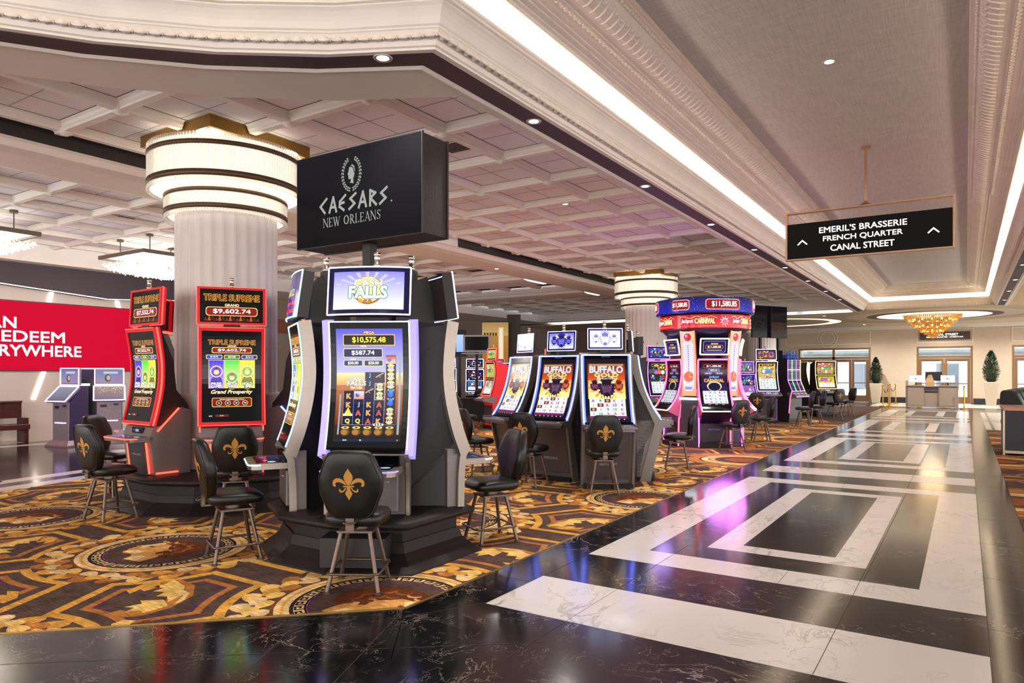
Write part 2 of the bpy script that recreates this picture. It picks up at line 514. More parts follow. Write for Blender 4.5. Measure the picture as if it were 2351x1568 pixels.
K_DARK = hx('#54413a'); K_GOLD = hx('#d39a44'); K_LGOLD = hx('#e4bb6a'); K_ORNG = hx('#ad7034'); K_BRN = hx('#74421f')
K_CREAM = hx('#dcbb86'); K_PURP = hx('#5b2c63'); K_HAIR = hx('#63331a'); K_HAIR2 = hx('#8d5226'); K_FACE = hx('#d39a55'); K_FACEL = hx('#efcf98'); K_BLK = hx('#2b211c')

def clip(poly, hp):
    for (a, b, c) in hp:
        out = []
        for i in range(len(poly)):
            p, q = poly[i-1], poly[i]
            dp, dq = a*p[0]+b*p[1]-c, a*q[0]+b*q[1]-c
            if dp <= 0 and dq <= 0: out.append(q)
            elif dp <= 0 < dq or dq <= 0 < dp:
                t = dp/(dp-dq); r = (p[0]+(q[0]-p[0])*t, p[1]+(q[1]-p[1])*t); out.append(r)
                if dq <= 0: out.append(q)
        poly = out
        if len(poly) < 3: return []
    return poly

def hp_line(a, b):   # keeps the left side of a->b
    dx, dy = b[0]-a[0], b[1]-a[1]
    n = (dy, -dx)
    return (n[0], n[1], n[0]*a[0]+n[1]*a[1])

class Rug:
    def __init__(s, hp): s.mb = MB(); s.hp = hp
    def P(s, pts, col, k):
        a = 0
        for i in range(len(pts)): a += pts[i-1][0]*pts[i][1]-pts[i][0]*pts[i-1][1]
        if a < 0: pts = pts[::-1]
        q = clip(list(pts), s.hp)
        if len(q) >= 3: s.mb.add([(p[0], p[1], .004+.0003*k) for p in q], [tuple(range(len(q)))], 0, col)
    def G(s, pts, col, k):   # concave outline
        for t in tessellate_polygon([[Vector((p[0], p[1], 0)) for p in pts]]): s.P([pts[i] for i in t], col, k)
    def ring(s, c, r0, r1, col, k, n=40, a0=0, a1=2*PI):
        for i in range(n):
            p, q = a0+(a1-a0)*i/n, a0+(a1-a0)*(i+1)/n
            if r0 <= 0: s.P([c, (c[0]+r1*math.cos(p), c[1]+r1*math.sin(p)), (c[0]+r1*math.cos(q), c[1]+r1*math.sin(q))], col, k)
            else: s.P([(c[0]+r0*math.cos(p), c[1]+r0*math.sin(p)), (c[0]+r1*math.cos(p), c[1]+r1*math.sin(p)), (c[0]+r1*math.cos(q), c[1]+r1*math.sin(q)), (c[0]+r0*math.cos(q), c[1]+r0*math.sin(q))], col, k)

FACE = [(-.50, .40), (-.60, .28), (-.64, .12), (-.74, -.06), (-.80, -.13), (-.70, -.18), (-.72, -.26), (-.66, -.30), (-.68, -.38), (-.60, -.42), (-.60, -.52), (-.48, -.60), (-.22, -.56), (-.10, -.66), (-.02, -.86), (.42, -.80), (.40, -.45), (.34, -.1), (.1, .3), (-.2, .45)]
HAIR = [(-.56, .36), (-.66, .46), (-.54, .62), (-.30, .74), (.0, .78), (.34, .70), (.60, .48), (.74, .16), (.72, -.16), (.56, -.42), (.40, -.50), (.34, -.25), (.22, -.18), (.16, -.3), (.06, -.24), (.08, .02), (-.12, .16), (-.22, .3), (-.42, .3)]
def curl(c, r, a0, a1, w, n=8):
    o = []; i2 = []
    for i in range(n+1):
        t = i/n; a = a0+(a1-a0)*t; rr = r*(1-.35*t); ww = w*math.sin(PI*min(.999, .12+.88*t))
        o.append((c[0]+(rr+ww)*math.cos(a), c[1]+(rr+ww)*math.sin(a))); i2.append((c[0]+(rr-ww)*math.cos(a), c[1]+(rr-ww)*math.sin(a)))
    return o+i2[::-1]
def medallion(rg, c, flip, detail):
    R = 1.0
    if detail:
        rnd = random.Random(int(c[0]*31+c[1]*17))
        nl = 26
        for i in range(nl):
            for row, (rm, ln, wd, tilt) in enumerate(((.925, .2, .066, .32), (.855, .19, .058, 0), (.785, .18, .058, -.32))):
                a = 2*PI*(i+.35*row)/nl; p = (c[0]+rm*math.cos(a), c[1]+rm*math.sin(a)); d = a+PI/2*(1 if a < PI else 1)+tilt
                pts = []
                for t in range(10):
                    u = 2*PI*t/10; x = ln/2*math.cos(u); y = wd*math.sin(u)*(1-.45*math.cos(u))
                    pts.append(rot2((x, y), d, p))
                rg.P([rot2((q[0]-p[0], q[1]-p[1]), 0, (p[0]+.012, p[1]-.012)) for q in pts], K_BRN if row != 1 else K_PURP, 1+.2*row+.1*(i % 2))
                rg.P(pts, (K_GOLD, K_CREAM, K_ORNG, K_LGOLD)[(i+row*2+rnd.randint(0, 1)) % 4], 1.75+.3*row+.15*(i % 2))
        rg.ring(c, .70, .725, K_BRN, 3); rg.ring(c, .60, .70, K_CREAM, 3); rg.ring(c, .635, .66, K_GOLD, 4); rg.ring(c, .572, .60, K_BLK, 3); rg.ring(c, .485, .572, K_CREAM, 3)
        nk = 34
        path = [(.0, .12), (.82, .12), (.82, .86), (.26, .86), (.26, .46), (.54, .46)]
        for i in range(nk):
            def pol(q): 
                a = 2*PI*(i+q[0])/nk; r = .485+.087*q[1]
                return (c[0]+r*math.cos(a), c[1]+r*math.sin(a))
            for (x0, y0), (x1, y1) in zip(path, path[1:]):
                w = .09
                if y0 == y1: q = [(min(x0, x1)-w, y0-w), (max(x0, x1)+w, y0-w), (max(x0, x1)+w, y0+w), (min(x0, x1)-w, y0+w)]
                else: q = [(x0-w, min(y0, y1)-w), (x0+w, min(y0, y1)-w), (x0+w, max(y0, y1)+w), (x0-w, max(y0, y1)+w)]
                rg.P([pol(z) for z in q], K_BLK, 4)
        rg.ring(c, .468, .485, K_PURP, 4); rg.ring(c, 0, .468, K_DARK, 3)
        s = .46; f = -1 if flip else 1
        X = lambda pts: [(c[0]+f*s*p[0], c[1]+s*p[1]*.95) for p in pts]
        rg.G(X(FACE), K_FACE, 4)
        rg.G(X([(-.50, .36), (-.58, .2), (-.62, .08), (-.72, -.08), (-.6, -.14), (-.5, .0), (-.36, .2)]), K_FACEL, 5)
        rg.G(X([(-.58, -.44), (-.48, -.56), (-.22, -.5), (-.2, -.3), (-.4, -.3)]), K_FACEL, 5)
        rg.G(X([(-.02, -.84), (.3, -.8), (.2, -.5), (0, -.5)]), K_FACEL, 5)
        rg.G(X([(-.52, .02), (-.4, .05), (-.38, -.02), (-.5, -.05)]), K_BRN, 6)
        rg.G(X(HAIR), K_HAIR, 5)
        for (cx, cy, r, a0, a1, w) in ((-.45, .48, .13, 3.4, 6.0, .035), (-.25, .56, .15, 3.2, 5.8, .04), (0, .58, .17, 3.0, 5.6, .04), (.28, .5, .18, 2.6, 5.2, .04), (.48, .25, .18, 2.2, 4.8, .04), (.52, -.05, .17, 2.0, 4.4, .04), (.25, .2, .16, 2.6, 5.4, .03), (.0, .32, .13, 3.0, 5.8, .03), (.42, -.3, .13, 1.8, 4.2, .03), (-.6, .44, .08, 2.8, 5.6, .03)):
            rg.G(X(curl((cx, cy), r, a0, a1, w)), K_HAIR2 if cx > -.1 else K_FACE, 6)
        rg.G(X(curl((.12, -.06), .1, .5, 4.6, .028)), K_FACE, 7)
    else:
        rg.ring(c, .76, .96, K_ORNG, 1, 24); rg.ring(c, .60, .72, K_CREAM, 2, 24); rg.ring(c, .48, .58, K_FACE, 2, 24); rg.ring(c, 0, .3, K_HAIR2, 2, 12)
def acanthus(rg, c, ang, s, flip=1):
    X = lambda pts: [rot2((p[0]*s*flip, p[1]*s), ang, c) for p in pts]
    body = [(-.52, -.30), (-.40, -.02), (-.15, .18), (.15, .24), (.40, .16), (.52, -.02), (.46, -.18), (.34, -.12), (.36, .0), (.22, .08), (.02, .04), (-.16, -.08), (-.26, -.3), (-.38, -.42)]
    rg.G(X(body), K_ORNG, 7)
    rg.G(X([(-.50, -.36), (-.36, -.1), (-.12, .08), (.06, .1), (-.06, -.02), (-.04, -.12), (-.16, -.14), (-.14, -.26), (-.26, -.24), (-.24, -.36), (-.36, -.32)]), K_LGOLD, 8)
    rg.G(X([(-.42, -.44), (-.26, -.3), (-.12, -.34), (-.16, -.42), (-.02, -.40), (-.08, -.5), (-.3, -.52)]), K_GOLD, 8)
    rg.G(X([(.02, .02), (.14, .18), (.34, .12), (.30, .04), (.38, -.04), (.26, -.06), (.28, -.16), (.16, -.08), (.1, -.16)]), K_LGOLD, 9)
    rg.G(X([(-.3, -.12), (-.12, .1), (.1, .2), (-.02, .2), (-.2, .1)]), K_CREAM, 9)
    rg.G(X([(.5, .2), (.62, .24), (.70, .16), (.62, .08), (.52, .1)]), K_LGOLD, 8)
    rg.G(X([(.42, .3), (.56, .34), (.5, .26)]), K_BRN, 8)
def panel(rg, tri, detail):
    cx = sum(p[0] for p in tri)/3; cy = sum(p[1] for p in tri)/3
    def outline(i):
        Ra, hw = 1.0+i, .155+i; pts = []
        for k in range(3):
            A, B, C = tri[k], tri[(k+1) % 3], tri[(k+2) % 3]
            aB = math.atan2(B[1]-A[1], B[0]-A[0]); aC = math.atan2(C[1]-A[1], C[0]-A[0])
            d = (aB-aC+PI) % (2*PI)-PI
            da = math.asin(hw/Ra); sg = 1 if d > 0 else -1
            # from the C side to the B side
            a0 = aC+sg*da; a1 = a0+d-2*sg*da
            n = 7
            arc = [(A[0]+Ra*math.cos(a0+(a1-a0)*j/n), A[1]+Ra*math.sin(a0+(a1-a0)*j/n)) for j in range(n+1)]
            pts += arc
        return pts
    for i, col, k in ((0, K_GOLD, 2), (.075, K_DARK, 3), (.165, K_ORNG, 4), (.222, K_PURP, 5), (.238, K_DARK, 6)):
        o = outline(i)
        for j in range(len(o)): rg.P([(cx, cy), o[j-1], o[j]], col, k)
    if detail:
        up = tri[0][1] < tri[2][1]
        r = random.Random(int(cx*13+cy*7))
        acanthus(rg, (cx, cy), r.choice((.5, 2.6, -1.3)), .80, r.choice((1, -1)))
def lay(rg, x_lo, x_hi, y_lo, y_hi, ydet):
    SX, SY = 2.62, 2.36
    cen = {}
    for j in range(int((y_lo-3.58)/SY)-2, int((y_hi-3.58)/SY)+2):
        for i in range(-8, 8):
            c = (-6.055+SX*i+(SX/2 if j % 2 else 0), 3.59+SY*j)
            if x_lo-1.3 < c[0] < x_hi+1.3 and y_lo-1.3 < c[1] < y_hi+1.3:
                medallion(rg, c, (i+j) % 2 != 0, c[1] < ydet)
            a, b = (c[0]+SX, c[1]), (c[0]+SX/2, c[1]+SY)
            d = (c[0]+SX/2, c[1]-SY)
            for tri in ((c, a, b), (c, a, d)):
                m = (sum(p[0] for p in tri)/3, sum(p[1] for p in tri)/3)
                if x_lo-1 < m[0] < x_hi+1 and y_lo-1 < m[1] < y_hi+1: panel(rg, list(tri), m[1] < ydet)
                
CE = [(-3.2, 3.6), (-3.2, 37.0), (-18.5, 37.0), (-9.9, -.6), (-7.74, -1.0)]
DG = (-4.968, 1.891)
hp1 = [(1, 0, -3.2), hp_line((-20, -11.5), (-20+.7185*1, -11.5+.6955)) ]
hp1[1] = hp_line((DG[0], DG[1]), (-3.2, 3.6)); 
hp1.append((0, 1, 37.0)); hp1.append(hp_line(LB, LA)); hp1.append((0, -1, .6))
rg = Rug(hp1)
rg.P([(-25, -5), (0, -5), (0, 40), (-25, 40)], K_DARK, 0)
lay(rg, -13, -3.2, 1.0, 24, 12.5)
carpet = tag(rg.mb.build('carpet', M_CARPET, fix=False), 'patterned brown and gold medallion carpet under the slot machines', 'carpet', kind='structure')
rg2 = Rug([(-1, 0, -.49), (0, 1, 23.7), (1, 0, 9), (0, -1, -4)])
rg2.P([(0, 0), (10, 0), (10, 30), (0, 30)], K_DARK, 0)
lay(rg2, .49, 5, 6, 24, 4)
carpet2 = tag(rg2.mb.build('carpet', M_CARPET, fix=False), 'strip of patterned carpet right of the marble aisle', 'carpet', kind='structure')
mb = MB()
mb.box(-3.2, 3.6, 0, -3.192, 37, .007)
mb.prism([(DG[0]-4*.7185, DG[1]-4*.6955), (-3.2, 3.6), (-3.192, 3.596), (DG[0]-4*.7185+.005, DG[1]-4*.6955-.007)], 2, 0, .007)
struct(mb.build('trim_1', mat('brass_edge', '#b08a4a', .35, .9)))
# ------------------------------------------------------------------ tray ceiling with cornice over the aisle and the rotunda
M_PLASTER = mat('plaster', '#f0e6da', .7, var=.03, scale=3)
M_SOFFIT = mat('soffit_paint', '#ece4d8', .75, var=.02, scale=2)
M_DARKBAND = mat('mauve_band', '#4b3438', .6, var=.05)
M_TILE = mat('ceiling_tile', '#f4f2f8', .85, var=.03, scale=60, bump=.1)
M_BEAM = mat('beam_paint', '#f4efe8', .7, var=.02, scale=4)
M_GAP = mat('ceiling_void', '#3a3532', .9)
M_COVE = emit('cove_led', (1.0, .87, .71), 15.0)
M_SEAM = mat('tile_seam', '#a29a93', .8)
light('POINT', 'rotunda_fill_light', (-1.3, -2.0, 3.5), 120, (1, .85, .68), size=1.2)  # added fill light behind the camera; no chandelier is built
def fabric_mat():
    m, nt, b = new_mat('ceiling_fabric')
    tc = N(nt, 'ShaderNodeTexCoord')
    acc = None
    for sc_ in ((3, 60, 1), (60, 3, 1)):
        mp = N(nt, 'ShaderNodeMapping'); mp.inputs['Scale'].default_value = sc_; mp.inputs['Rotation'].default_value = (0, 0, .35)
        nt.links.new(tc.outputs['Object'], mp.inputs['Vector'])
        nz = N(nt, 'ShaderNodeTexNoise'); nz.inputs['Scale'].default_value = 1; nz.inputs['Detail'].default_value = 4
        nt.links.new(mp.outputs['Vector'], nz.inputs['Vector'])
        if acc is None: acc = nz.outputs['Fac']
        else:
            ad = N(nt, 'ShaderNodeMath', operation='ADD'); nt.links.new(acc, ad.inputs[0]); nt.links.new(nz.outputs['Fac'], ad.inputs[1]); acc = ad.outputs[0]
    rp = N(nt, 'ShaderNodeValToRGB'); e = rp.color_ramp.elements
    mr = N(nt, 'ShaderNodeMapRange'); mr.inputs['From Min'].default_value = .7; mr.inputs['From Max'].default_value = 1.3
    nt.links.new(acc, mr.inputs['Value']); nt.links.new(mr.outputs[0], rp.inputs['Fac'])
    e[0].color = hx('#bcb8b7')+(1,); e[1].color = hx('#d6d2d0')+(1,)
    nt.links.new(rp.outputs['Color'], b.inputs['Base Color']); b.inputs['Roughness'].default_value = .8
    return m
M_FABRIC = fabric_mat()
XL, XR, YC, CYR, RR, YE = -3.49, .99, 4.25, -.985, 5.69, 31.66
CX = -1.25
def tray_path(d, arc_n=36):
    # closed path of the cornice at inward offset d: end, left run, left arc round the back, right arc, right run
    r = RR-d; xl, xr = XL+d, XR-d
    yl = CYR+math.sqrt(r*r-(xl-CX)**2); a_l = math.atan2(yl-CYR, xl-CX); a_r = PI-a_l
    pts = [(xr, YE-d), (xl, YE-d), (xl, yl)]
    for i in range(1, arc_n): 
        a = a_l+(2*PI-(a_l-a_r))*i/arc_n
        pts.append((CX+r*math.cos(a), CYR+r*math.sin(a)))
    pts.append((xr, yl))
    return pts
def tray_sweep(mb, prof, m=0):
    secs = [[(p[0], p[1], z) for p in tray_path(d)] for d, z in prof]
    n = len(secs[0])
    for a, b in zip(secs, secs[1:]):
        for i in range(n):
            j = (i+1) % n
            mb.add([a[i], a[j], b[j], b[i]], [(0, 1, 2, 3)], m)
low = [(0, 4.10), (.05, 4.10), (.05, 4.118), (.07, 4.125), (.08, 4.16), (.125, 4.222), (.135, 4.228), (.135, 4.24), (.15, 4.25), (.155, 4.27), (.163, 4.30), (.178, 4.33), (.2, 4.362), (.222, 4.382), (.222, 4.392), (.245, 4.40), (.245, 4.42), (.258, 4.432), (.262, 4.452), (.25, 4.455), (.20, 4.44), (.06, 4.43)]
mb = MB(); tray_sweep(mb, low); struct(mb.build('trim_2', M_PLASTER, fix=False))
mb = MB(); tray_sweep(mb, [(.06, 4.43), (-.02, 4.45), (-.02, 4.56), (.02, 4.66), (.1, 4.72), (.34, 4.72), (.37, 4.60)]); struct(mb.build('trim_3', mat('cove_paint', '#f0ebe2', .7, var=.01), fix=False))
up = [(.37, 4.60), (.385, 4.60), (.385, 4.64), (.41, 4.65), (.41, 4.665), (.46, 4.675), (.46, 4.69), (.50, 4.695), (.50, 4.71), (.555, 4.72), (.61, 4.748), (.63, 4.75), (.63, 4.765), (.67, 4.768), (.69, 4.775), (.74, 4.785), (.80, 4.815), (.85, 4.86), (.875, 4.905), (.88, 4.92), (.895, 4.925), (.905, 4.94), (.925, 4.945), (.925, 4.965), (.95, 4.97), (.95, 4.99), (.96, 4.995), (.96, 5.0)]
mb = MB(); tray_sweep(mb, up); struct(mb.build('trim_4', M_PLASTER, fix=False))
mb = MB(); tp = [Vector((p[0], p[1], 5.0)) for p in tray_path(.955)]
mb.add(tp, [tuple(t) for t in tessellate_polygon([tp])]); struct(mb.build('ceiling', M_FABRIC, fix=False))
mb = MB(); tray_sweep(mb, [(.03, 4.434), (.16, 4.446)])
tag(mb.build('cove_light', M_COVE, fix=False), 'continuous warm cove light hidden behind the cornice lip of the tray ceiling', 'cove light')
# egg-and-dart, leaf and bead ornament along the cornice
def along(d, z, pitch, ymax, arc=True):
    out = []
    r = RR-d; xl, xr = XL+d, XR-d
    yl = CYR+math.sqrt(r*r-(xl-CX)**2)
    n = int((ymax-yl)/pitch)
    for i in range(n):
        out.append(((xl, yl+pitch*(i+.5), z), 0)); out.append(((xr, yl+pitch*(i+.5), z), PI))
    if arc:
        a_l = math.atan2(yl-CYR, xl-CX); da = pitch/r
        for i in range(int(1.5/da)):
            a = a_l+da*(i+.5); out.append(((CX+r*math.cos(a), CYR+r*math.sin(a), z), a+PI))
    n = int((xr-xl)/pitch)
    for i in range(n): out.append(((xl+pitch*(i+.5), YE-d, z), -PI/2))
    return out
mb = MB()
for (p, a) in along(.106, 4.188, .105, 22):
    mb.M = Matrix.Translation(p) @ Matrix.Rotation(a, 4, 'Z') @ Matrix.Rotation(-.95, 4, 'Y')
    mb.ball((0, 0, 0), .033, 0, 8, 6, .9, .95, 1.2)
    q = [(.004, math.cos(t)*.047, math.sin(t)*.05) for t in [PI*.15*j-PI*.02+PI for j in range(8)]]
    mb.tube(q, .0105, 5, caps=False)
    mb.box(-.006, .048, -.04, .012, .056, .03)
mb.M = None
struct(mb.build('trim_5', M_PLASTER, fix=False))
mb = MB()
for (p, a) in along(.585, 4.738, .085, 15):
    mb.M = Matrix.Translation(p) @ Matrix.Rotation(a, 4, 'Z') @ Matrix.Rotation(-1.1, 4, 'Y')
    mb.ball((0, 0, 0), .026, 0, 6, 4, .6, 1.0, 1.1); mb.box(-.006, .036, -.03, .01, .044, .022)
mb.M = None
for (p, a) in along(.80, 4.83, .12, 16):
    mb.M = Matrix.Translation(p) @ Matrix.Rotation(a, 4, 'Z')
    pts = [(-.10, 0, -.052), (-.06, .01, -.044), (0, 0, -.012), (.045, -.012, .03), (.07, 0, .075)]
    mb.tube(pts, [.010, .014, .015, .013, .009], 5, caps=False)
    mb.ball((.02, .05, .012), .05, 0, 6, 4, .9, .9, .28)
mb.M = None
for (p, a) in along(.902, 4.928, .06, 16):
    mb.ball(p, .017, 0, 6, 4)
struct(mb.build('trim_6', M_PLASTER, fix=False))
# mauve band and soffit
mb = MB(); tray_sweep(mb, [(-.21, 4.1), (0, 4.1)]); struct(mb.build('trim_7', M_DARKBAND, fix=False))
mb = MB()
a_pts = tray_path(-.21); o_pts = tray_path(-.37)
outer = []
# left side: straight run then a wide curved apron
rO = RR+.88; xs = XL-.37; ys = CYR+math.sqrt(rO*rO-(xs-CX)**2); aL = math.atan2(ys-CYR, xs-CX)
n = len(a_pts)
for i, p in enumerate(o_pts):
    if i in (0, 1): outer.append((p[0], YE+.2))
    elif i == 2: outer.append((xs, ys))
    elif i == n-1: outer.append((XR+.37, ys))
    else:
        a = math.atan2(a_pts[i][1]-CYR, a_pts[i][0]-CX); outer.append((CX+rO*math.cos(a), CYR+rO*math.sin(a)))
for i in range(n):
    j = (i+1) % n
    mb.quad(a_pts[i]+(4.1,), a_pts[j]+(4.1,), outer[j]+(4.1,), outer[i]+(4.1,))
    mb.quad(outer[i]+(4.1,), outer[j]+(4.1,), outer[j]+(4.62,), outer[i]+(4.62,))
    # thin step next to the band
    s0 = tray_path(-.215)[i]+(4.1,); s1 = tray_path(-.215)[j]+(4.1,); t0 = tray_path(-.25)[i]+(4.085,); t1 = tray_path(-.25)[j]+(4.085,); u0 = tray_path(-.29)[i]+(4.1,); u1 = tray_path(-.29)[j]+(4.1,)
    mb.quad(s0, s1, t1, t0); mb.quad(t0, t1, u1, u0)
struct(mb.build('ceiling_soffit', M_SOFFIT, fix=False))
mb = MB(); mb.quad((XR+.37, ys, 4.1), (9, ys, 4.1), (9, YE+.2, 4.1), (XR+.37, YE+.2, 4.1)); mb.quad((XR+.37, -8, 4.1), (12, -8, 4.1), (12, ys, 4.1), (XR+.37, ys, 4.1))
struct(mb.build('ceiling_right', mat('cream_ceiling', '#d8c39a', .8, var=.03, scale=2), fix=False))

# ------------------------------------------------------------------ coffered ceiling on the left
ZP, ZB, PX, PY = 4.62, 4.45, 1.273, 1.283
NX = lambda k: -5.37-PX*k
NY = lambda k: 4.18+PY*k
mb = MB(); tb = MB()
def coffer_field(x0, x1, y0, y1, xs, ys):
    tb.quad((x0, y0, ZP), (x1, y0, ZP), (x1, y1, ZP), (x0, y1, ZP), 0)
    for a, b in zip(xs, xs[1:]):
        tb.box((a+b)/2-.004, y0, ZP-.003, (a+b)/2+.004, y1, ZP, 2)
    for a, b in zip(ys, ys[1:]):
        tb.box(x0, (a+b)/2-.004, ZP-.003, x1, (a+b)/2+.004, ZP, 2)
    sec = [(-.105, 0), (-.10, -.012), (-.08, -.028), (-.07, -.06), (-.052, -.08), (-.046, -.10), (.046, -.10), (.052, -.08), (.07, -.06), (.08, -.028), (.10, -.012), (.105, 0)]
    cols_ = [(-8.09, 5.64), (-8.13, 20.0)]
    def runs(lo, hi, fixed, ax):
        cut = sorted((c[ax]-.76, c[ax]+.76) for c in cols_ if abs(c[1-ax]-fixed) < .86 and lo < c[ax] < hi)
        out = []; s0 = lo
        for a, b in cut: out.append((s0, a)); s0 = b
        return out+[(s0, hi)]
    def capped(f, a, b):
        mb.strip([f(a), f(b)])
        for e in (a, b): mb.add(f(e), [tuple(range(len(sec)))])
    for x in xs:
        for a_, b_ in runs(y0, y1, x, 1): capped(lambda yy: [(x+a, yy, ZP+z) for a, z in sec], a_, b_)
        tb.box(x-.112, y0, ZP-.003, x-.104, y1, ZP, 1); tb.box(x+.104, y0, ZP-.003, x+.112, y1, ZP, 1)
    for y in ys:
        for a_, b_ in runs(x0, x1, y, 0): capped(lambda xx: [(xx, y+a, ZP+z) for a, z in sec], a_, b_)
        tb.box(x0, y-.112, ZP-.003, x1, y-.104, ZP, 1); tb.box(x0, y+.104, ZP-.003, x1, y+.112, ZP, 1)
    for x in xs:
        for y in ys:
            if y < 24 and all(max(abs(x-c[0]), abs(y-c[1])) > .86 for c in cols_):
                mb.lathe([(.12, ZP), (.10, ZP-.07), (.095, ZP-.09), (.082, ZP-.103), (.082, ZP-.115), (.048, ZP-.12), (.042, ZP-.135), (0, ZP-.14)], 10, (x, y, 0))
ys_all = [NY(k) for k in range(-5, 21)]
coffer_field(-9.35, -3.8, -4, 30.6, [NX(k) for k in range(-1, 4)], ys_all)
xs2 = [-11.2-PX*k for k in range(0, 6)]
coffer_field(-18.2, -10.8, -4, 17.1, xs2, [NY(k) for k in range(-5, 11)])
coffer_field(-18.2, -10.8, 18.75, 21.0, xs2, [19.9])
coffer_field(-18.2, -10.8, 22.5, 30.6, xs2, [23.6+PY*k for k in range(6)])
struct(mb.build('ceiling_beams', M_BEAM, fix=False)); struct(tb.build('ceiling_panels', [M_TILE, M_GAP, M_SEAM], fix=False))
mb = MB()
def gap(x0, y0, x1, y1): mb.box(x0, y0, 4.635, x1, y1, 4.7)
def bigbeam(m2, x0, y0, x1, y1, ax):
    if ax == 1:
        sec = [(x0, 4.7), (x0, 4.42), (x0+.05, 4.40), (x0+.1, 4.33), (x0+.3, 4.30), (x1-.3, 4.30), (x1-.1, 4.33), (x1-.05, 4.40), (x1, 4.42), (x1, 4.7)]
        m2.strip([[(x, y0, z) for x, z in sec], [(x, y1, z) for x, z in sec]])
    else:
        sec = [(y0, 4.7), (y0, 4.42), (y0+.05, 4.40), (y0+.1, 4.33), (y0+.3, 4.30), (y1-.3, 4.30), (y1-.1, 4.33), (y1-.05, 4.40), (y1, 4.42), (y1, 4.7)]
        m2.strip([[(x0, y, z) for y, z in sec], [(x1, y, z) for y, z in sec]])
b2 = MB()
bigbeam(b2, -10.85, -4, -9.55, 30.6, 1); bigbeam(b2, -18.3, 17.2, -10.8, 18.7, 0); bigbeam(b2, -18.3, 21.05, -10.8, 22.45, 0)
b2.box(-21.5, -4, 4.2, -18.3, 44, 4.7); b2.box(-18.3, 30.8, 4.2, -4.0, 31.6, 4.7); b2.box(-21, -6, 4.2, -9, -4, 4.7)
b2.box(-18.3, 30.6, 4.28, -3.9, 30.8, 4.7)
struct(b2.build('ceiling_girders', M_BEAM, fix=False))
gap(-9.56, -4, -9.35, 30.6); gap(-18.3, 17.1, -10.8, 17.2); gap(-18.3, 18.7, -10.8, 18.76); gap(-18.3, 21, -10.8, 21.06); gap(-18.35, -4, -18.2, 30.6)
struct(mb.build('ceiling_slots', M_GAP, fix=False))
# return-air slots beside the girder, drawn as flat dark sheets for the unlit void
mb = MB()
for (x0, y0, x1, y1) in ((-9.5, -2, -9.27, 6.9), (-9.5, 14, -9.27, 22), (-18.2, 16.6, -10.9, 17.05), (-18.2, 20.6, -10.9, 20.95)):
    mb.box(x0, y0, ZP-.006, x1, y1, ZP-.002)
for y0, y1 in ((-2, 7.2), (12.5, 22)): mb.box(-9.545, y0, 4.425, -9.535, y1, 4.62)  # dark sheet on the girder side stands for the shade inside the slot
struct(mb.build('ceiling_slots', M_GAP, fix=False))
# flat lobby ceiling beyond the tray, with rings
mb = MB()
mb.box(-21, 31.86, 4.1, 9, 44, 4.12)
struct(mb.build('ceiling_lobby', mat('lobby_ceiling', '#e3d5bd', .8, var=.02, scale=2), fix=False))
mb = MB()
c0 = (-1.2, 35.4)
for r0, r1, z, m in ((2.15, 2.55, 4.09, 0), (0, 2.15, 4.085, 1), (3.4, 4.6, 4.094, 2)):
    mb.lathe([(r0, z), (r1, z)], 64, (c0[0], c0[1], 0), m, False); mb.lathe([(r1, z), (r1, 4.1)], 64, (c0[0], c0[1], 0), m, False)
mb.lathe([(2.6, 4.088), (3.1, 4.088)], 48, (-8.1, 36.6, 0), 1, False); mb.lathe([(3.1, 4.09), (3.6, 4.09)], 48, (-8.1, 36.6, 0), 2, False)
struct(mb.build('ceiling_rings', [M_DARKBAND, emit('ring_glow', (1, .85, .6), 1.3), mat('ring_paint', '#cdbb9c', .7)], fix=False))

# ------------------------------------------------------------------ recessed downlights
M_DLTRIM = mat('downlight_trim', '#d8d2c8', .4, .3); M_DLLENS = emit('downlight_lens', (1, .93, .82), 7)
DLN = 0
def downlight(x, y, z, label, power=60, group='recessed downlights', spot=2.3):
    t = thing('downlight', label, 'downlight', (x, y, z), 0, group)
    m = MB(); m.lathe([(.055, -.002), (.075, -.006), (.078, 0), (.05, .0), (.05, -.001)], 16); m.build('trim_ring', M_DLTRIM, t)
    m = MB(); m.lathe([(0, -.003), (.05, -.002)], 14, smooth=False); m.build('lens', M_DLLENS, t)
    if power: light('SPOT', 'lamp', (0, 0, -.03), power, (1, .93, .86), (0, 0, 0), .06, spot=spot, blend=.9, parent=t)
    return t
ordn = ['nearest', 'second', 'third', 'fourth', 'fifth', 'sixth', 'seventh', 'eighth', 'ninth']
downlight(-3.88, 4.10, 4.098, 'recessed downlight on the curved mauve band just left of its corner', 230)
for i in range(8):
    downlight(-3.6, 5.95+2.88*i, 4.098, '%s recessed downlight along the straight mauve band above the carpet edge' % ordn[i], 190)
for i, y in enumerate((8.3, 17.3)):
    downlight(CX, y, 4.998, ('recessed downlight in the fabric ceiling, nearer than the hanging sign', 'recessed downlight in the fabric ceiling, seen just behind the hanging sign')[i], 45)
for i in range(4):
    downlight(1.12, 20+3.1*i, 4.098, '%s recessed downlight along the mauve band right of the aisle' % ordn[i], 140)
for i, (x, y) in enumerate(((-6.0, 11.0), (-7.28, 16.2), (-10.2, 9.4), (-10.2, 15.0), (-13.1, 9.6))):
    downlight(x, y, 4.297 if x == -10.2 else 4.615, ('recessed downlight in a coffer right of the hanging screen', 'recessed downlight in a coffer beyond the hanging screen', 'recessed downlight under the wide girder, nearer one', 'recessed downlight under the wide girder, farther one', 'recessed downlight in a coffer left of the big column')[i], 380, spot=2.7)

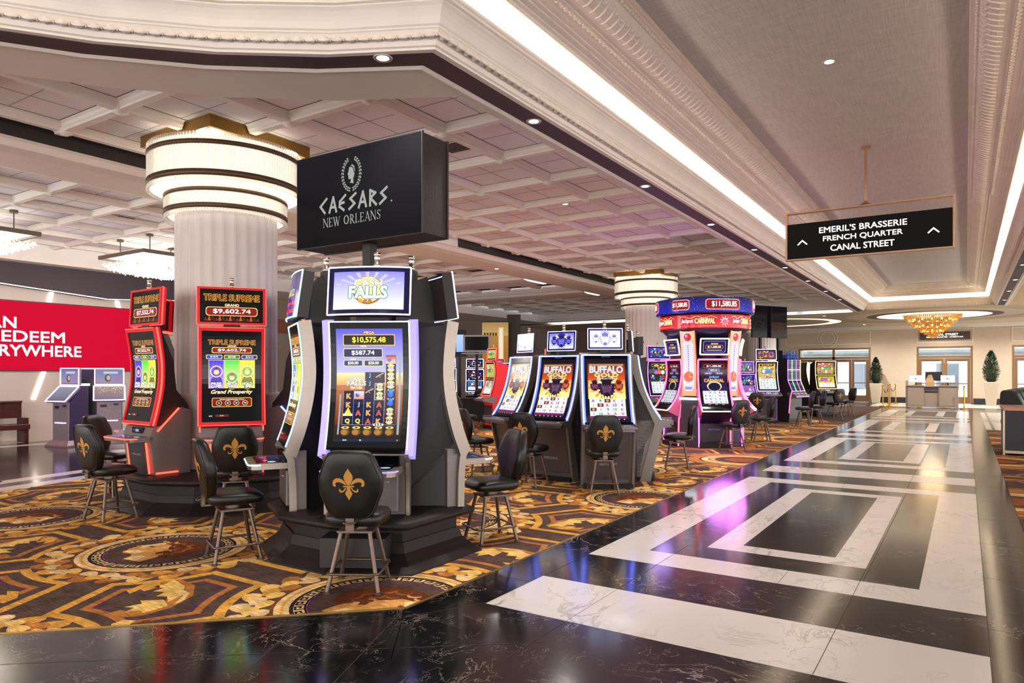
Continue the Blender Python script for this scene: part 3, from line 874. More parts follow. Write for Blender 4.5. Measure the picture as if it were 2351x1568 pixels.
for i, (x, y) in enumerate(((-5.2, 33.2), (2.2, 33.4), (-4.4, 40.2), (-1.0, 40.6), (2.4, 40.2))):
    downlight(x, y, 4.083 if i in (9,) else 4.092, ('lobby downlight left of the gold chandelier, near the mauve band end', 'lobby downlight right of the gold chandelier', 'lobby downlight above the left street doors', 'lobby downlight above the welcome desk', 'lobby downlight above the right planter')[i], 620, 'lobby downlights', 2.8)

for (x, y, lab) in ((-5.72, 7.42, 'dark slotted air vent in a coffer above the hanging screen'), (-13.75, 7.3, 'grey slotted air vent in a coffer above the crystal lamps')):
    t = thing('ceiling_vent', lab, 'air vent', (x, y, 4.615), 0, 'ceiling air vents')
    m = MB(); m.box(-.2, -.2, -.008, .2, .2, 0); m.build('frame', M_DLTRIM, t)
    for k in range(6):
        m = MB(); m.box(-.17, -.155+.055*k, -.014, .17, -.125+.055*k, -.008); m.build('slat', M_GAP, t)
# ------------------------------------------------------------------ walls
M_WALL = mat('beige_wall', '#cdbba4', .85, var=.03, scale=3)
M_WALLG = mat('grey_wall', '#9b8a80', .85, var=.03, scale=3)
M_MOULD = mat('white_moulding', '#e9dfd0', .6)
M_BASE = mat('black_baseboard', '#16171a', .25)
M_BRONZE = mat('bronze_frame', '#8a6a48', .4, .5, var=.08)
M_GLASS = glassy('door_glass', (.9, .95, 1), .02, .18)
YW = 42.6
DOORS = [(-8.05, -4.34), (-2.17, .31), (1.93, 4.45)]
mb = MB()
xs = [-21]+[v for d in DOORS for v in d]+[9]
for a, b in zip(xs[::2], xs[1::2]): mb.box(a, YW, 0, b, YW+.25, 4.1)
for a, b in DOORS: mb.box(a, YW, 2.98, b, YW+.25, 4.1)
struct(mb.build('wall_far', M_WALL))
mb = MB()
for a, b in zip(xs[::2], xs[1::2]): mb.box(a+(.02 if a > -20 else 0), YW-.02, 0, b-.02, YW, .3)
struct(mb.build('baseboard_far', M_BASE))
mb = MB()
mb.strip([[(x, YW-.03-a, z) for a, z in ((0, 3.92), (.02, 3.94), (.05, 3.98), (.16, 4.05), (.17, 4.1))] for x in (-21, 9)])
def mould_rect(x0, z0, x1, z1, w=.035):
    y0, y1 = YW-.025, YW
    mb.box(x0, y0, z0, x1, y1, z0+w); mb.box(x0, y0, z1-w, x1, y1, z1); mb.box(x0, y0, z0+w, x0+w, y1, z1-w); mb.box(x1-w, y0, z0+w, x1, y1, z1-w)
def mould_arc(cx, cz, r, a0, a1):
    mb.tube([(cx+r*math.cos(a0+(a1-a0)*i/40), YW-.012, cz+r*math.sin(a0+(a1-a0)*i/40)) for i in range(41)], .02, 6, caps=False)
mould_rect(-8.75, 3.17, -4.34, 3.89); mould_rect(-2.16, 3.17, .33, 3.88); mould_rect(1.92, 3.16, 4.5, 3.86); mould_rect(-14, 3.17, -9.3, 3.89)
mould_arc(-6.52, 3.53, .36, 0, 2*PI); mould_arc(-6.52, 3.53, .5, 0, 2*PI)
struct(mb.build('trim_8', M_MOULD))
for i, (x0, x1) in enumerate(DOORS):
    d = bpy.data.objects.new('door_%d' % (i+1), None); COL.objects.link(d); d.location = ((x0+x1)/2, YW+.06, 0); d['kind'] = 'structure'
    w = x1-x0; h = w/2
    m = MB(); m.box(-h, -.04, 0, -h+.1, .1, 2.98); m.box(h-.1, -.04, 0, h, .1, 2.98); m.box(-h+.1, -.04, 2.88, h-.1, .1, 2.98); m.box(-h+.1, -.04, 2.36, h-.1, .1, 2.48)
    nl = 4 if w > 3 else 2
    if nl == 4: m.box(-.06, -.04, 0, .06, .1, 2.88)
    m.build('door_frame', M_BRONZE, d)
    m = MB(); m.box(-h+.1, .02, 2.48, h-.1, .03, 2.88); m.build('transom_glass', M_GLASS, d)
    lw = (w-.2-(.12 if nl == 4 else 0))/nl
    for k in range(nl):
        a = -h+.1+lw*k+(.12 if nl == 4 and k > 1 else 0)+.005; b = a+lw-.01
        m = MB(); m.box(a, 0, .02, a+.13, .05, 2.35); m.box(b-.13, 0, .02, b, .05, 2.35); m.box(a+.13, 0, 2.2, b-.13, .05, 2.35); m.box(a+.13, 0, .02, b-.13, .05, .36)
        lf = m.build('door_leaf', M_BRONZE, d)
        m = MB(); m.box(a+.13, .02, .36, b-.13, .03, 2.2); m.build('glass', M_GLASS, lf)
        m = MB(); m.box(a+.1, -.07, 1.02, b-.1, -.04, 1.07); m.box(a+.12, -.05, 1.03, a+.15, 0, 1.06); m.box(b-.15, -.05, 1.03, b-.12, 0, 1.06); m.build('push_bar', M_BRONZE, lf)
        m = MB(); m.box(a+.25, -.05, 2.26, b-.2, -.005, 2.31); m.build('door_closer', M_BRONZE, lf)
# street outside the doors
mb = MB(); mb.box(-14, 60, -.1, 12, 61, 12); mb.add([(-30, 42.9, -.02), (20, 42.9, -.02), (20, 60, -.02), (-30, 60, -.02)], [(0, 1, 2, 3)], 1)
for i in range(9):
    for z in (.4, 3.6, 6.6): mb.box(-13+2.8*i, 59.9, z, -11.6+2.8*i, 60, z+1.9, 2)
for x in (-9.5, -5.2, -3.0, .9, 4.0): mb.box(x, 50, 0, x+.3, 50.3, 6, 3)
mb.box(-14, 59.6, 3.0, 12, 60, 3.3, 3)
struct(mb.build('street_facade', [mat('pale_stucco', '#cfd6dc', .8), mat('pavement', '#b9bcbc', .8), mat('dark_panes', '#55636d', .2), mat('iron_post', '#56635f', .5)]))
light('AREA', 'street_daylight', (-2, 49, 11), 16000, (.86, .94, 1.0), (D(-28), 0, 0), 22, 8)
# back and left walls
mb = MB(); mb.box(-21, 38, 0, -9.6, 38.2, 4.2); struct(mb.build('wall_back', M_WALLG))
mb = MB(); mb.box(-21.4, 13.4, 0, -20.4, 38, 4.2); mb.box(-19.6, 13.2, 0, -20.4+.0, 13.4, 4.2); struct(mb.build('wall_left', M_WALLG))
mb = MB(); mb.box(-20.41, 13.5, 3.0, -20.38, 22, 3.5); struct(mb.build('trim_9', mat('copper_band', '#8a4a30', .5)))

# ------------------------------------------------------------------ club wall with the red video wall
M_CLUB = mat('club_wall_panel', '#cdbfb6', .6, var=.02, scale=2); M_FASCIA = mat('mauve_fascia', '#4a4148', .7)
M_LEDW = emit('led_white', (1, .93, .82), 3.2)
XW = -19.05
mb = MB(); mb.box(XW-.3, -3, 0, XW, 13.4, 4.25); struct(mb.build('wall_club', M_CLUB))
zig = [(-3, 3.95), (3.2, 3.95), (9.55, 3.52), (13.4, 3.78)]
mb = MB()
for (a, za), (b, zb) in zip(zig, zig[1:]):
    mb.prism([(a, za), (b, zb), (b, 4.25), (a, 4.25)], 0, XW, XW+.35)
struct(mb.build('fascia_club', M_FASCIA))
mb = MB()
for (a, za), (b, zb) in zip(zig, zig[1:]): mb.prism([(a, za-.012), (b, zb-.012), (b, zb), (a, za)], 0, XW+.28, XW+.34)
led = mb.build('fascia_light', M_LEDW); tag(led, 'zigzag warm light line under the dark fascia of the club wall', 'light strip')
for (a, za, b, zb, lab) in ((8.35, 3.6, 8.30, 3.35, 'short slanted light bar above the red screen, left one'), (9.95, 3.52, 10.0, 3.33, 'short slanted light bar above the red screen, right one'), (8.18, 1.62, 7.95, .95, 'slanted light bar below the red screen beside the bench')):
    mb = MB(); mb.prism([(a-.045, za), (a+.045, za), (b+.045, zb), (b-.045, zb)], 0, XW+.002, XW+.03)
    tag(mb.build('light_bar', M_LEDW), lab, 'light bar', 'light bars on the club wall')
t = thing('video_wall', 'long red video wall reading EARN, REDEEM, EVERYWHERE', 'screen', (XW+.06, 7.2, 1.665), D(90))
W_, H_ = 6.6, 1.65
mb = MB(); mb.box(-W_/2-.02, 0, -.02, W_/2+.02, .06, H_+.02); mb.build('housing', mat('screen_housing', '#1c1822', .4), t)
cv = CV(H_/W_)
cv.rect(0, 0, 1, H_/W_, hx('#d4002f')); cv.L()
# canvas u runs along +Y of the room; letters placed by the real heights seen in the photo
def vw(tx, y_right, zc, h, w=None):
    u = .5+(y_right-7.2)/W_
    cv.text(tx, u, (zc-1.665)/W_, h/W_, hx('#fff4f6'), .03, None if w is None else w/W_, 'r')
vw('EARN', 7.56, 2.80, .26, 1.0); vw('& REDEEM', 8.63, 2.475, .26, 2.1); vw('EVERYWHERE', 9.02, 2.135, .26, 2.45)
cv.build(plane_surf(W_, H_), 'red_display', t, M_SCREEN_MATTE)
t = thing('wall_lettering', 'raised bronze letters on the club wall, mostly behind the big column', 'sign', (XW+.01, 11.45, 2.3), D(90))
for tx, z, h, wd, bold in (('CAESARS', .52, .33, 2.3, .03), ('REWARDS', .06, .33, 2.3, -.005)):
    vs, ts, (x0, y0, x1, y1) = text_tris(tx, bold)
    for j, ch in enumerate(tx):
        vs, ts, (x0, y0, x1, y1) = text_tris(ch, bold)
        kz = h/(y1-y0); kx = wd/len(tx)*.8/max(x1-x0, .3)
        m = MB(); m.add([((p[0]-x0)*kx-.55+wd*j/len(tx), -.04, z+(p[1]-y0)*kz) for p in vs], ts)
        m.build('letter', mat('bronze_letter', '#b08c50', .35, .6), t, fix=False)
# bench along the club wall
M_DWOOD = mat('dark_red_wood', '#4a1f1c', .35, var=.25, scale=9)
t = thing('bench', 'long dark red wooden bench along the club wall', 'bench', (-18.45, 5.5, 0), D(90))
m = MB(); m.box(-3.4, .1, .55, 2.0, .16, .93); m.build('backrest', M_DWOOD, t, .01)
m = MB(); m.box(-3.4, .06, .90, 2.0, .2, .95); m.build('top_rail', M_DWOOD, t, .01)
m = MB(); m.box(-3.4, -.34, .30, 2.0, .08, .42); m.build('seat', M_DWOOD, t, .01)
for x in (-3.3, -.7, 1.9):
    m = MB(); m.box(x, -.3, 0, x+.08, .1, .56); m.build('leg', M_DWOOD, t)

# ------------------------------------------------------------------ columns with drum lights
M_COLM = mat('column_stone', '#d8d1cc', .6, var=.03, scale=3)
M_GOLD = mat('gold_leaf', '#8f6a2c', .4, .6, var=.08)
M_RING = mat('bronze_ring', '#5d4630', .45, .5)
M_ROD = glassy('glass_rod', (1, .97, .9), .15, .55, .55)
M_DRUMGLOW = emit('drum_glow', (1.0, .91, .76), 1.35)
M_TRIM_GLOW = emit('canopy_glow', (1.0, .80, .5), 1.2)
def drum_parts(root):
    def rods(r, z0, z1, n, nm):
        m = MB()
        for i in range(n):
            a = 2*PI*i/n; m.tube([(r*math.cos(a), r*math.sin(a), z0), (r*math.cos(a), r*math.sin(a), z1)], PI*r/n*.86, 6, caps=False)
        o = m.build(nm, M_ROD, root, fix=False); o['kind'] = 'stuff'; return o
    rods(.925, 3.87, 4.44, 150, 'upper_rods'); rods(.735, 3.53, 3.86, 130, 'lower_rods')
    m = MB(); m.lathe([(.885, 3.93), (.885, 4.42)], 64); m.lathe([(.70, 3.60), (.70, 3.80)], 56); m.build('inner_glow', M_DRUMGLOW, root, fix=False)
    for r, z0, z1 in ((.945, 4.30, 4.35), (.945, 3.93, 4.00), (.755, 3.80, 3.84), (.755, 3.595, 3.65)):
        m = MB(); m.lathe([(r-.03, z0), (r, z0), (r, z1), (r-.03, z1), (r-.03, z0)], 64); m.build('band', M_RING, root)
    m = MB(); m.lathe([(.64, 3.90), (.90, 3.90)], 56, smooth=False); m.lathe([(.64, 3.58), (.70, 3.58)], 48, smooth=False); m.build('diffuser', M_DRUMGLOW, root, fix=False)
def canopy_parts(root, s=.735):
    m = MB()
    for a, b in (((-s, -s), (s, -s+.04)), ((-s, s-.04), (s, s)), ((-s, -s+.04), (-s+.04, s-.04)), ((s-.04, -s+.04), (s, s-.04))): m.box(a[0], a[1], 4.47, b[0], b[1], 4.61)
    m.build('gold_frame', M_GOLD, root)
    m = MB(); m.box(-s+.04, -s+.04, 4.575, s-.04, s-.04, 4.6); m.build('lit_panel', M_TRIM_GLOW, root)
def column_parts(root):
    m = MB(); n = 28; prof = []
    for i in range(n):
        for j in range(6):
            t = j/6; prof.append((2*PI*(i+t)/n, .6225-.022*math.sin(PI*min(1, t/.8)) if t < .8 else .6225))
    rings = [[(r*math.cos(a), r*math.sin(a), z) for a, r in prof] for z in (1.34, 4.6)]
    m.loft(rings, 0, False); m.build('shaft', M_COLM, root)
    m = MB(); m.lathe([(.66, 0), (.66, .12), (.645, .14), (.645, 1.28), (.65, 1.3), (.65, 1.34), (.60, 1.345)], 40); m.build('pedestal', M_COLM, root)
for i, (x, y, lab) in enumerate(((-8.09, 5.64, 'nearest'), (-8.13, 20.0, 'middle'), (-8.1, 34.3, 'farthest'))):
    where = ('rising behind the red slot machines', 'rising behind the red and blue carousel', 'at the far end beyond the hanging screens')[i]
    c = thing('column', '%s fluted column, %s' % (lab, where), 'column', (x, y, 0), 0, 'fluted columns')
    dl = thing('drum_light', 'two-tier glass rod drum light round the top of the %s column' % lab, 'light fixture', (x, y, 0), 0, 'drum lights round the columns')
    cn = thing('ceiling_canopy', 'square gold ceiling frame above the drum light of the %s column' % lab, 'canopy', (x, y, 0), 0, 'gold ceiling frames')
    if i == 0:
        column_parts(c); drum_parts(dl); canopy_parts(cn); c0_, d0_, n0_ = c, dl, cn
    else:
        for src, dst in ((c0_, c), (d0_, dl), (n0_, cn)):
            for ch in src.children:
                k = ch.copy(); COL.objects.link(k); k.parent = dst
    for a in range(4): light('POINT', 'drum_lamp', (x+.8*math.cos(.6+a*PI/2), y+.8*math.sin(.6+a*PI/2), 4.475), 7, (1, .85, .65), size=.05)
# crystal ceiling lamps over the left lane
M_CRYST = emit('lit_crystal', (1, .93, .82), .42, (.9, .88, .84))
M_CRYGLOW = emit('crystal_bulb', (1, .9, .74), 14)
def crystal_lamp(x0, y0, label):
    t = thing('crystal_lamp', label, 'chandelier', (x0+.925, y0+.925, 4.2), 0, 'square crystal lamps')
    s = .925
    m = MB()
    for a, b in (((-s, -s), (s, -s+.04)), ((-s, s-.04), (s, s)), ((-s, -s+.04), (-s+.04, s-.04)), ((s-.04, -s+.04), (s, s-.04))): m.box(a[0], a[1], -.05, b[0], b[1], .03)
    m.build('frame', mat('lamp_frame', '#6b6259', .4, .5), t)
    for (px, py) in ((-.6, -.6), (.6, -.6), (.6, .6), (-.6, .6)):
        m = MB(); m.cyl((px, py, 0), .012, .03, .38, 8); m.cyl((px, py, 0), .07, .37, .42, 14); m.build('hanger', mat('lamp_frame', '#6b6259', .4, .5), t)
    m = MB(); rnd = random.Random(3)
    n = 44
    for i in range(n):
        for j in range(n):
            x = -s+.04+(2*s-.08)*(i+.5)/n; y = -s+.04+(2*s-.08)*(j+.5)/n
            e = max(abs(x), abs(y))/s
            dep = .34*math.sqrt(max(0, 1-e**2.6))
            if i in (0, n-1) or j in (0, n-1) or True:
                z = -.06-dep*(.55+.45*rnd.random())-rnd.random()*.03
                r = .019
                m.add([(x, y, z-r*1.3), (x+r, y, z), (x, y+r, z), (x-r, y, z), (x, y-r, z), (x, y, z+r*1.3)], [(0, 2, 1), (0, 3, 2), (0, 4, 3), (0, 1, 4), (5, 1, 2), (5, 2, 3), (5, 3, 4), (5, 4, 1)])
    o = m.build('crystals', M_CRYST, t, fix=False); o['kind'] = 'stuff'
    m = MB()
    m.ball((0, 0, 0), .05, 0, 8, 5); b0 = m.build('bulb', M_CRYGLOW, t); b0.location = (-.62, -.31, -.15)
    for i in range(5):
        for j in range(5):
            if ((i in (0, 4)) and (j in (0, 4))) or (i, j) == (0, 1): continue
            k = b0.copy(); COL.objects.link(k); k.parent = t; k.location = (-.62+.31*i, -.62+.31*j, -.15)
    light('POINT', 'lamp', (0, 0, -.7), 120, (1, .9, .78), size=.4, parent=t)
    m = MB(); m.box(-s+.04, -s+.04, -.01, s-.04, s-.04, 0); m.build('backplate', emit('lamp_backplate', (1, .94, .84), 1.0), t)
    return t
crystal_lamp(-16.4, 8.15, 'square crystal lamp partly hidden by the big column')
crystal_lamp(-16.35, 4.34, 'square crystal lamp cut by the left edge of the photo')

# ------------------------------------------------------------------ gold chandelier in the lobby
t = thing('gold_chandelier', 'large conical gold crystal chandelier hanging before the street doors', 'chandelier', (-1.2, 35.0, 0))
M_AMBER = glassy('amber_crystal', hx('#e2a43a'), .1, .75, .4)
m = MB(); m2 = MB(); BL = []; rnd = random.Random(5)
tiers = [(1.1, 4.12), (1.05, 4.0), (.92, 3.87), (.80, 3.74), (.68, 3.61), (.55, 3.5), (.43, 3.4), (.30, 3.31), (.18, 3.23), (.07, 3.15)]
for k, (r, z) in enumerate(tiers):
    n = max(5, int(2*PI*r/.075))
    for i in range(n):
        a = 2*PI*(i+.5*(k % 2))/n; x, y = r*math.cos(a), r*math.sin(a); q = .035; dz = .07+.03*rnd.random()
        m.add([(x, y, z-dz), (x+q, y, z), (x, y+q, z), (x-q, y, z), (x, y-q, z), (x, y, z+dz*.8)], [(0, 2, 1), (0, 3, 2), (0, 4, 3), (0, 1, 4), (5, 1, 2), (5, 2, 3), (5, 3, 4), (5, 4, 1)])
    if k % 2 == 0 and k < 8:
        for i in range(max(3, int(n/5))):
            a = 2*PI*(i+.3)/max(3, int(n/5)); BL.append(((r-.06)*math.cos(a), (r-.06)*math.sin(a), z))
o = m.build('crystals', M_AMBER, t, fix=False); o['kind'] = 'stuff'
m2.ball((0, 0, 0), .032, 0, 6, 4); b0 = m2.build('bulb', emit('amber_bulb', (1, .72, .35), 22), t); b0.location = BL[0]
for p in BL[1:]:
    k = b0.copy(); COL.objects.link(k); k.parent = t; k.location = p
m = MB()
for r, z in tiers: m.lathe([(max(0, r-.03), z+.04), (r, z+.05), (r, z+.06), (max(0, r-.03), z+.06)], 36)
m.cyl((0, 0, 0), .05, 3.2, 4.1, 8); m.build('frame', mat('gilt_metal', '#b78a3a', .3, .9), t)
light('POINT', 'chandelier_lamp', (-1.2, 35.0, 2.9), 40, (1, .75, .42), size=.5)
# ------------------------------------------------------------------ casino chairs
M_LEATHER = mat('black_leather', '#15110d', .34, var=.12, scale=30, bump=.12, bscale=320, spec=.42)
M_LEGM = mat('bronze_steel', '#6a5b50', .38, .75, var=.1)
M_EMBLEM = mat('gold_print', '#c08a3e', .45, .1, var=.06)
def bez(p0, p1, p2, p3, n=8):
    out = []
    for i in range(n):
        t = i/n; a = (1-t)**3; b = 3*t*(1-t)**2; c = 3*t*t*(1-t); d = t**3
        out.append((a*p0[0]+b*p1[0]+c*p2[0]+d*p3[0], a*p0[1]+b*p1[1]+c*p2[1]+d*p3[1]))
    return out
def mirror(pts): return [(-x, y) for x, y in pts][::-1]
def fleur():
    P = []
    half = bez((0, 1.0), (.06, .82), (.26, .66), (.26, .44))+bez((.26, .44), (.26, .28), (.14, .14), (.085, -.02))+[(.085, -.02)]
    P.append(half+[(-x, y) for x, y in half[::-1]][:-1])
    side = bez((.13, -.02), (.16, .16), (.32, .40), (.58, .40))+bez((.58, .40), (.80, .40), (.95, .22), (.90, -.02))+bez((.90, -.02), (.88, -.12), (.76, -.16), (.70, -.06))+bez((.70, -.06), (.78, .0), (.78, .16), (.60, .16))+bez((.60, .16), (.42, .16), (.26, .06), (.20, -.02))
    P.append(side); P.append(mirror(side))
    bar = [(-.30, -.10), (.30, -.10), (.33, -.06), (.30, -.02), (-.30, -.02), (-.33, -.06)]
    P.append([(x, y-.03) for x, y in bar])
    low = [(-.085, -.13), (.085, -.13), (.10, -.3), (.22, -.52), (.0, -.92), (-.22, -.52), (-.10, -.3)]
    P.append(low)
    cu = bez((.11, -.14), (.16, -.32), (.3, -.46), (.42, -.46))+bez((.42, -.46), (.56, -.46), (.6, -.32), (.5, -.22))+bez((.5, -.22), (.46, -.26), (.5, -.36), (.4, -.36))+bez((.4, -.36), (.3, -.36), (.22, -.24), (.20, -.14))
    P.append(cu); P.append(mirror(cu))
    return P
FLEUR = fleur()
BACK_OUT = []
def _round(poly, r, n=4):
    out = []
    for i in range(len(poly)):
        p0, p, p1 = Vector(poly[i-1]), Vector(poly[i]), Vector(poly[(i+1) % len(poly)])
        a = p+(p0-p).normalized()*r[i]; b = p+(p1-p).normalized()*r[i]
        for j in range(n+1):
            t = j/n; q = a*(1-t)**2+p*2*t*(1-t)+b*t*t; out.append((q.x, q.y))
    return out
BACK_OUT = _round([(-.155, .25), (.155, .25), (.228, .05), (.225, -.05), (.15, -.25), (-.15, -.25), (-.225, -.05), (-.228, .05)], [.07, .07, .03, .03, .08, .08, .03, .03])
def padded(out, mb, front, back, bulge=.03, wrap=.045, m=0):
    # front at -y direction (towards the sitter's back), rear towards +y
    rings = []
    n = len(out)
    def ring(s, yf): return [(x*s, yf(x*s), z*s) for x, z in out]
    cur = lambda x: -wrap*(abs(x)/.23)**2
    for s, e in ((.02, 1.), (.45, .9), (.75, .6), (.92, .2), (1.0, -.35)):
        rings.append(ring(s, lambda x, e=e: cur(x)-front-bulge*e))
    rings.append(ring(1.015, lambda x: cur(x)+(back-front)*.3))
    rings.append(ring(1.0, lambda x: cur(x)*.75+back*.85))
    rings.append(ring(.95, lambda x: cur(x)*.55+back))
    rings.append(ring(.6, lambda x: cur(x)*.5+back+.003)); rings.append(ring(.02, lambda x: cur(x)*.5+back+.004))
    mb.loft(rings, m, True)
def make_chair():
    # local: sitter faces +Y, rear of the backrest looks to -Y
    t = thing('casino_chair', 'chair', 'chair')
    TILT = Matrix.Translation((0, -.255, .795)) @ Matrix.Rotation(D(10), 4, 'X')
    m = MB(); m.M = TILT @ Matrix.Rotation(PI, 4, 'Z') @ Matrix.Rotation(0, 4, 'X')
    padded(BACK_OUT, m, .035, .03)
    bk = m.build('backrest', M_LEATHER, t)
    # piping seam round the rear edge
    m = MB(); m.M = TILT @ Matrix.Rotation(PI, 4, 'Z')
    m.tube([(x*.965, .032-.028*(abs(x*.965)/.23)**2, z*.965) for x, z in BACK_OUT], .0035, 5, closed=True)
    m.build('piping', M_LEATHER, bk)
    m = MB(); m.M = TILT
    for pl in FLEUR:
        tr = tessellate_polygon([[Vector((p[0], p[1], 0)) for p in pl]])
        vs = [(p[0]*.125, -.0372+.0225*(p[0]*.125/.23)**2-.0, p[1]*.123+.015) for p in pl]
        m.add(vs, [tuple(q) for q in tr])
    em = m.build('emblem', M_EMBLEM, bk, fix=False); em['label'] = 'gold fleur-de-lis on the rear of the backrest'
    m = MB(); m.tube([(-.045, -.25, .545), (-.04, -.285, .53), (0, -.30, .524), (.04, -.285, .53), (.045, -.25, .545)], .006, 6); m.build('handle', M_LEGM, t)
    # seat cushion
    out = _round([(-.2, -.225), (.2, -.225), (.235, .02), (.20, .225), (-.20, .225), (-.235, .02)], [.09, .09, .06, .1, .1, .06], 5)
    m = MB(); rings = []
    for s, z in ((.02, .485), (.86, .487), (.96, .497), (1.0, .52), (1.005, .545), (.985, .565), (.9, .582), (.6, .592), (.02, .594)):
        rings.append([(x*s, y*s, z+.018*((y*s)/.2)**2*(1 if z > .55 else 0)*(0 if y < 0 else -1)) for x, y in out])
    m.loft(rings); m.build('seat', M_LEATHER, t)
    m = MB(); m.box(-.13, -.13, .425, .13, .13, .44); m.cyl((0, 0, 0), .07, .44, .49, 14); m.box(-.03, -.25, .47, .03, 0, .485); m.box(-.03, -.26, .47, .03, -.235, .56); m.build('swivel_plate', M_LEGM, t)
    for sx in (-1, 1):
        for sy in (-1, 1):
            m = MB(); m.tube([(sx*.105, sy*.105, .43), (sx*.185, sy*.185, .012)], .016, 10); m.cyl((sx*.187, sy*.187, 0), .026, 0, .014, 12); m.build('leg', M_LEGM, t)
    m = MB(); r = .19; z = .14
    sq = _round([(-r, -r), (r, -r), (r, r+.04), (-r, r+.04)], [.05]*4, 4)
    m.tube([(x, y, z) for x, y in sq], .0095, 8, closed=True); m.build('footrest', M_LEGM, t)
    return t
chair0 = make_chair(); chair_used = False
GRP = 'black leather casino chairs'
def chair(x, y, facing, label):
    global chair_used
    c = chair0 if not chair_used else copy_tree(chair0)
    chair_used = True
    c.location = (x, y, .0055); c.rotation_euler = (0, 0, D(facing)-PI/2)
    c['label'] = label; c['group'] = GRP
    return c
FL = 'casino chair with gold fleur-de-lis '
chair(-3.805, 3.765, 121, FL+'on its back, standing right before the front purple-lit machine')
chair(-5.30, 3.76, 66, 'casino chair turned sideways left of the black plinth, seat glowing red and green')
chair(-3.82, 5.52, 240, 'casino chair right of the black plinth, its backrest leaning toward the aisle')
chair(-7.88, 4.05, 92, FL+'seen obliquely, leftmost chair of the photo')
chair(-9.30, 4.79, 22, 'casino chair facing the camera behind the leftmost chair')
chair(-6.62, 4.72, 143, FL+'seated before the frontal red-framed machine')
chair(-4.08, 8.53, 123, FL+'before the rightmost of the three blue-edged machines')
chair(-5.17, 8.46, 92, FL+'half hidden behind another chair, before the middle blue-edged machine')
chair(-6.45, 8.95, 60, 'casino chair in profile just right of the tall grey machine edge')
chair(-10.25, 13.77, 55, 'small casino chair in profile farther back right of the grey machine edge')
chair(-14.35, 20.14, 118, FL+'far back below the white framed television')
chair(-4.06, 11.35, 200, 'casino chair turned left, standing right of the silver-legged machine side')
chair(-4.03, 14.55, 150, FL+'before the pink-lit carousel front')
chair(-4.02, 16.9, 205, 'casino chair turned left under the red neon curve of the carousel')
chair(-5.07, 20.45, 125, FL+'behind the carousel neon, before the tall panel machine')
chair(-4.06, 22.27, 200, 'nearer of two casino chairs facing left before the purple triple machine')
chair(-3.96, 23.61, 203, 'farther of two casino chairs facing left before the purple triple machine')
chair(-3.82, 26.41, 140, FL+'before the gold-edged machine near the street doors')
chair(-3.71, 28.53, 215, 'farthest casino chair, turned left beside the end of the carpet')
# ------------------------------------------------------------------ slot machines
M_CAB = mat('dark_cabinet', '#1f1816', .5, var=.08, scale=12)
M_CABL = mat('grey_cabinet', '#77706c', .4, .35, var=.04)
M_SILV = mat('silver_trim', '#968b80', .3, .65, var=.04)
M_BLKG = mat('black_glass', '#040405', .1, var=0, spec=.2)
M_PLINTH = mat('plinth_laminate', '#1b1411', .55, var=.1, scale=20, bump=.05, spec=.3)
M_REDF = emit('glowing_red', (.75, .012, .02), .32, (.5, .004, .01))  # LED-lit glow of the red frame is put into its emission
M_CHROME = mat('chrome', '#cfc4b5', .18, .9, var=.04)
def led(nm, col, s=6.0): return emit('led_'+nm, col, s)
L_BLUE = led('blue', (.13, .18, 1.0), 6); L_LILAC = led('lilac', (.40, .34, 1.0), .85); L_WHITE = led('cool_white', (.70, .70, 1.0), 2.6)
L_RED = led('red', (1.0, .06, .04), 3.0); L_REDL = led('hot_red', (1.0, .06, .035), 4); L_PINK = led('pink', (1.0, .10, .22), 3); L_MAG = led('magenta', (.75, .12, .95), 3.2)
L_CYAN = led('cyan', (.35, .85, 1.0), 2.6); L_PURP = led('purple', (.42, .14, 1.0), 2.8); L_GOLD = led('gold', (1.0, .66, .32), 1.9); L_GREEN = led('green', (.2, 1.0, .35), 3)
M_PURPM = mat('violet_frame', '#7c5fb0', .35, .2)

def spline(pts, n=6):
    out = []
    for i in range(len(pts)-1):
        p0, p1, p2, p3 = pts[max(i-1, 0)], pts[i], pts[i+1], pts[min(i+2, len(pts)-1)]
        for j in range(n):
            t = j/n
            out.append(tuple(.5*((2*p1[k])+(-p0[k]+p2[k])*t+(2*p0[k]-5*p1[k]+4*p2[k]-p3[k])*t*t+(-p0[k]+3*p1[k]-3*p2[k]+p3[k])*t**3) for k in range(2)))
    out.append(pts[-1])
    return out
class Surf:
    # curved front: profile of (forward, z) from bottom to top, width w; bow = sideways bulge of the glass
    def __init__(s, prof, w, M=None, bow=0., x0=0.):
        s.p = spline(prof, 6); s.w = w; s.M = M; s.bow = bow; s.x0 = x0
        s.l = [0]
        for a, b in zip(s.p, s.p[1:]): s.l.append(s.l[-1]+math.hypot(b[0]-a[0], b[1]-a[1]))
        s.len = s.l[-1]
    def at(s, v):
        d = v*s.len; k = 0
        while k < len(s.l)-2 and s.l[k+1] < d: k += 1
        t = (d-s.l[k])/(s.l[k+1]-s.l[k]); a, b = s.p[k], s.p[k+1]
        L = math.hypot(b[0]-a[0], b[1]-a[1])
        return a[0]+(b[0]-a[0])*t, a[1]+(b[1]-a[1])*t, (b[1]-a[1])/L, -(b[0]-a[0])/L
    def __call__(s, u, v, off=0.):
        f, z, nf, nz = s.at(v)
        f += s.bow*(1-(2*u-1)**2)
        p = Vector((s.x0+(u-.5)*s.w, -(f+nf*off), z+nz*off))
        return s.M @ p if s.M is not None else p
    def sub(s, u0, u1, v0, v1, off=0.):
        return lambda u, v, o=0.: s(u0+(u1-u0)*u, v0+(v1-v0)*v, off+o)
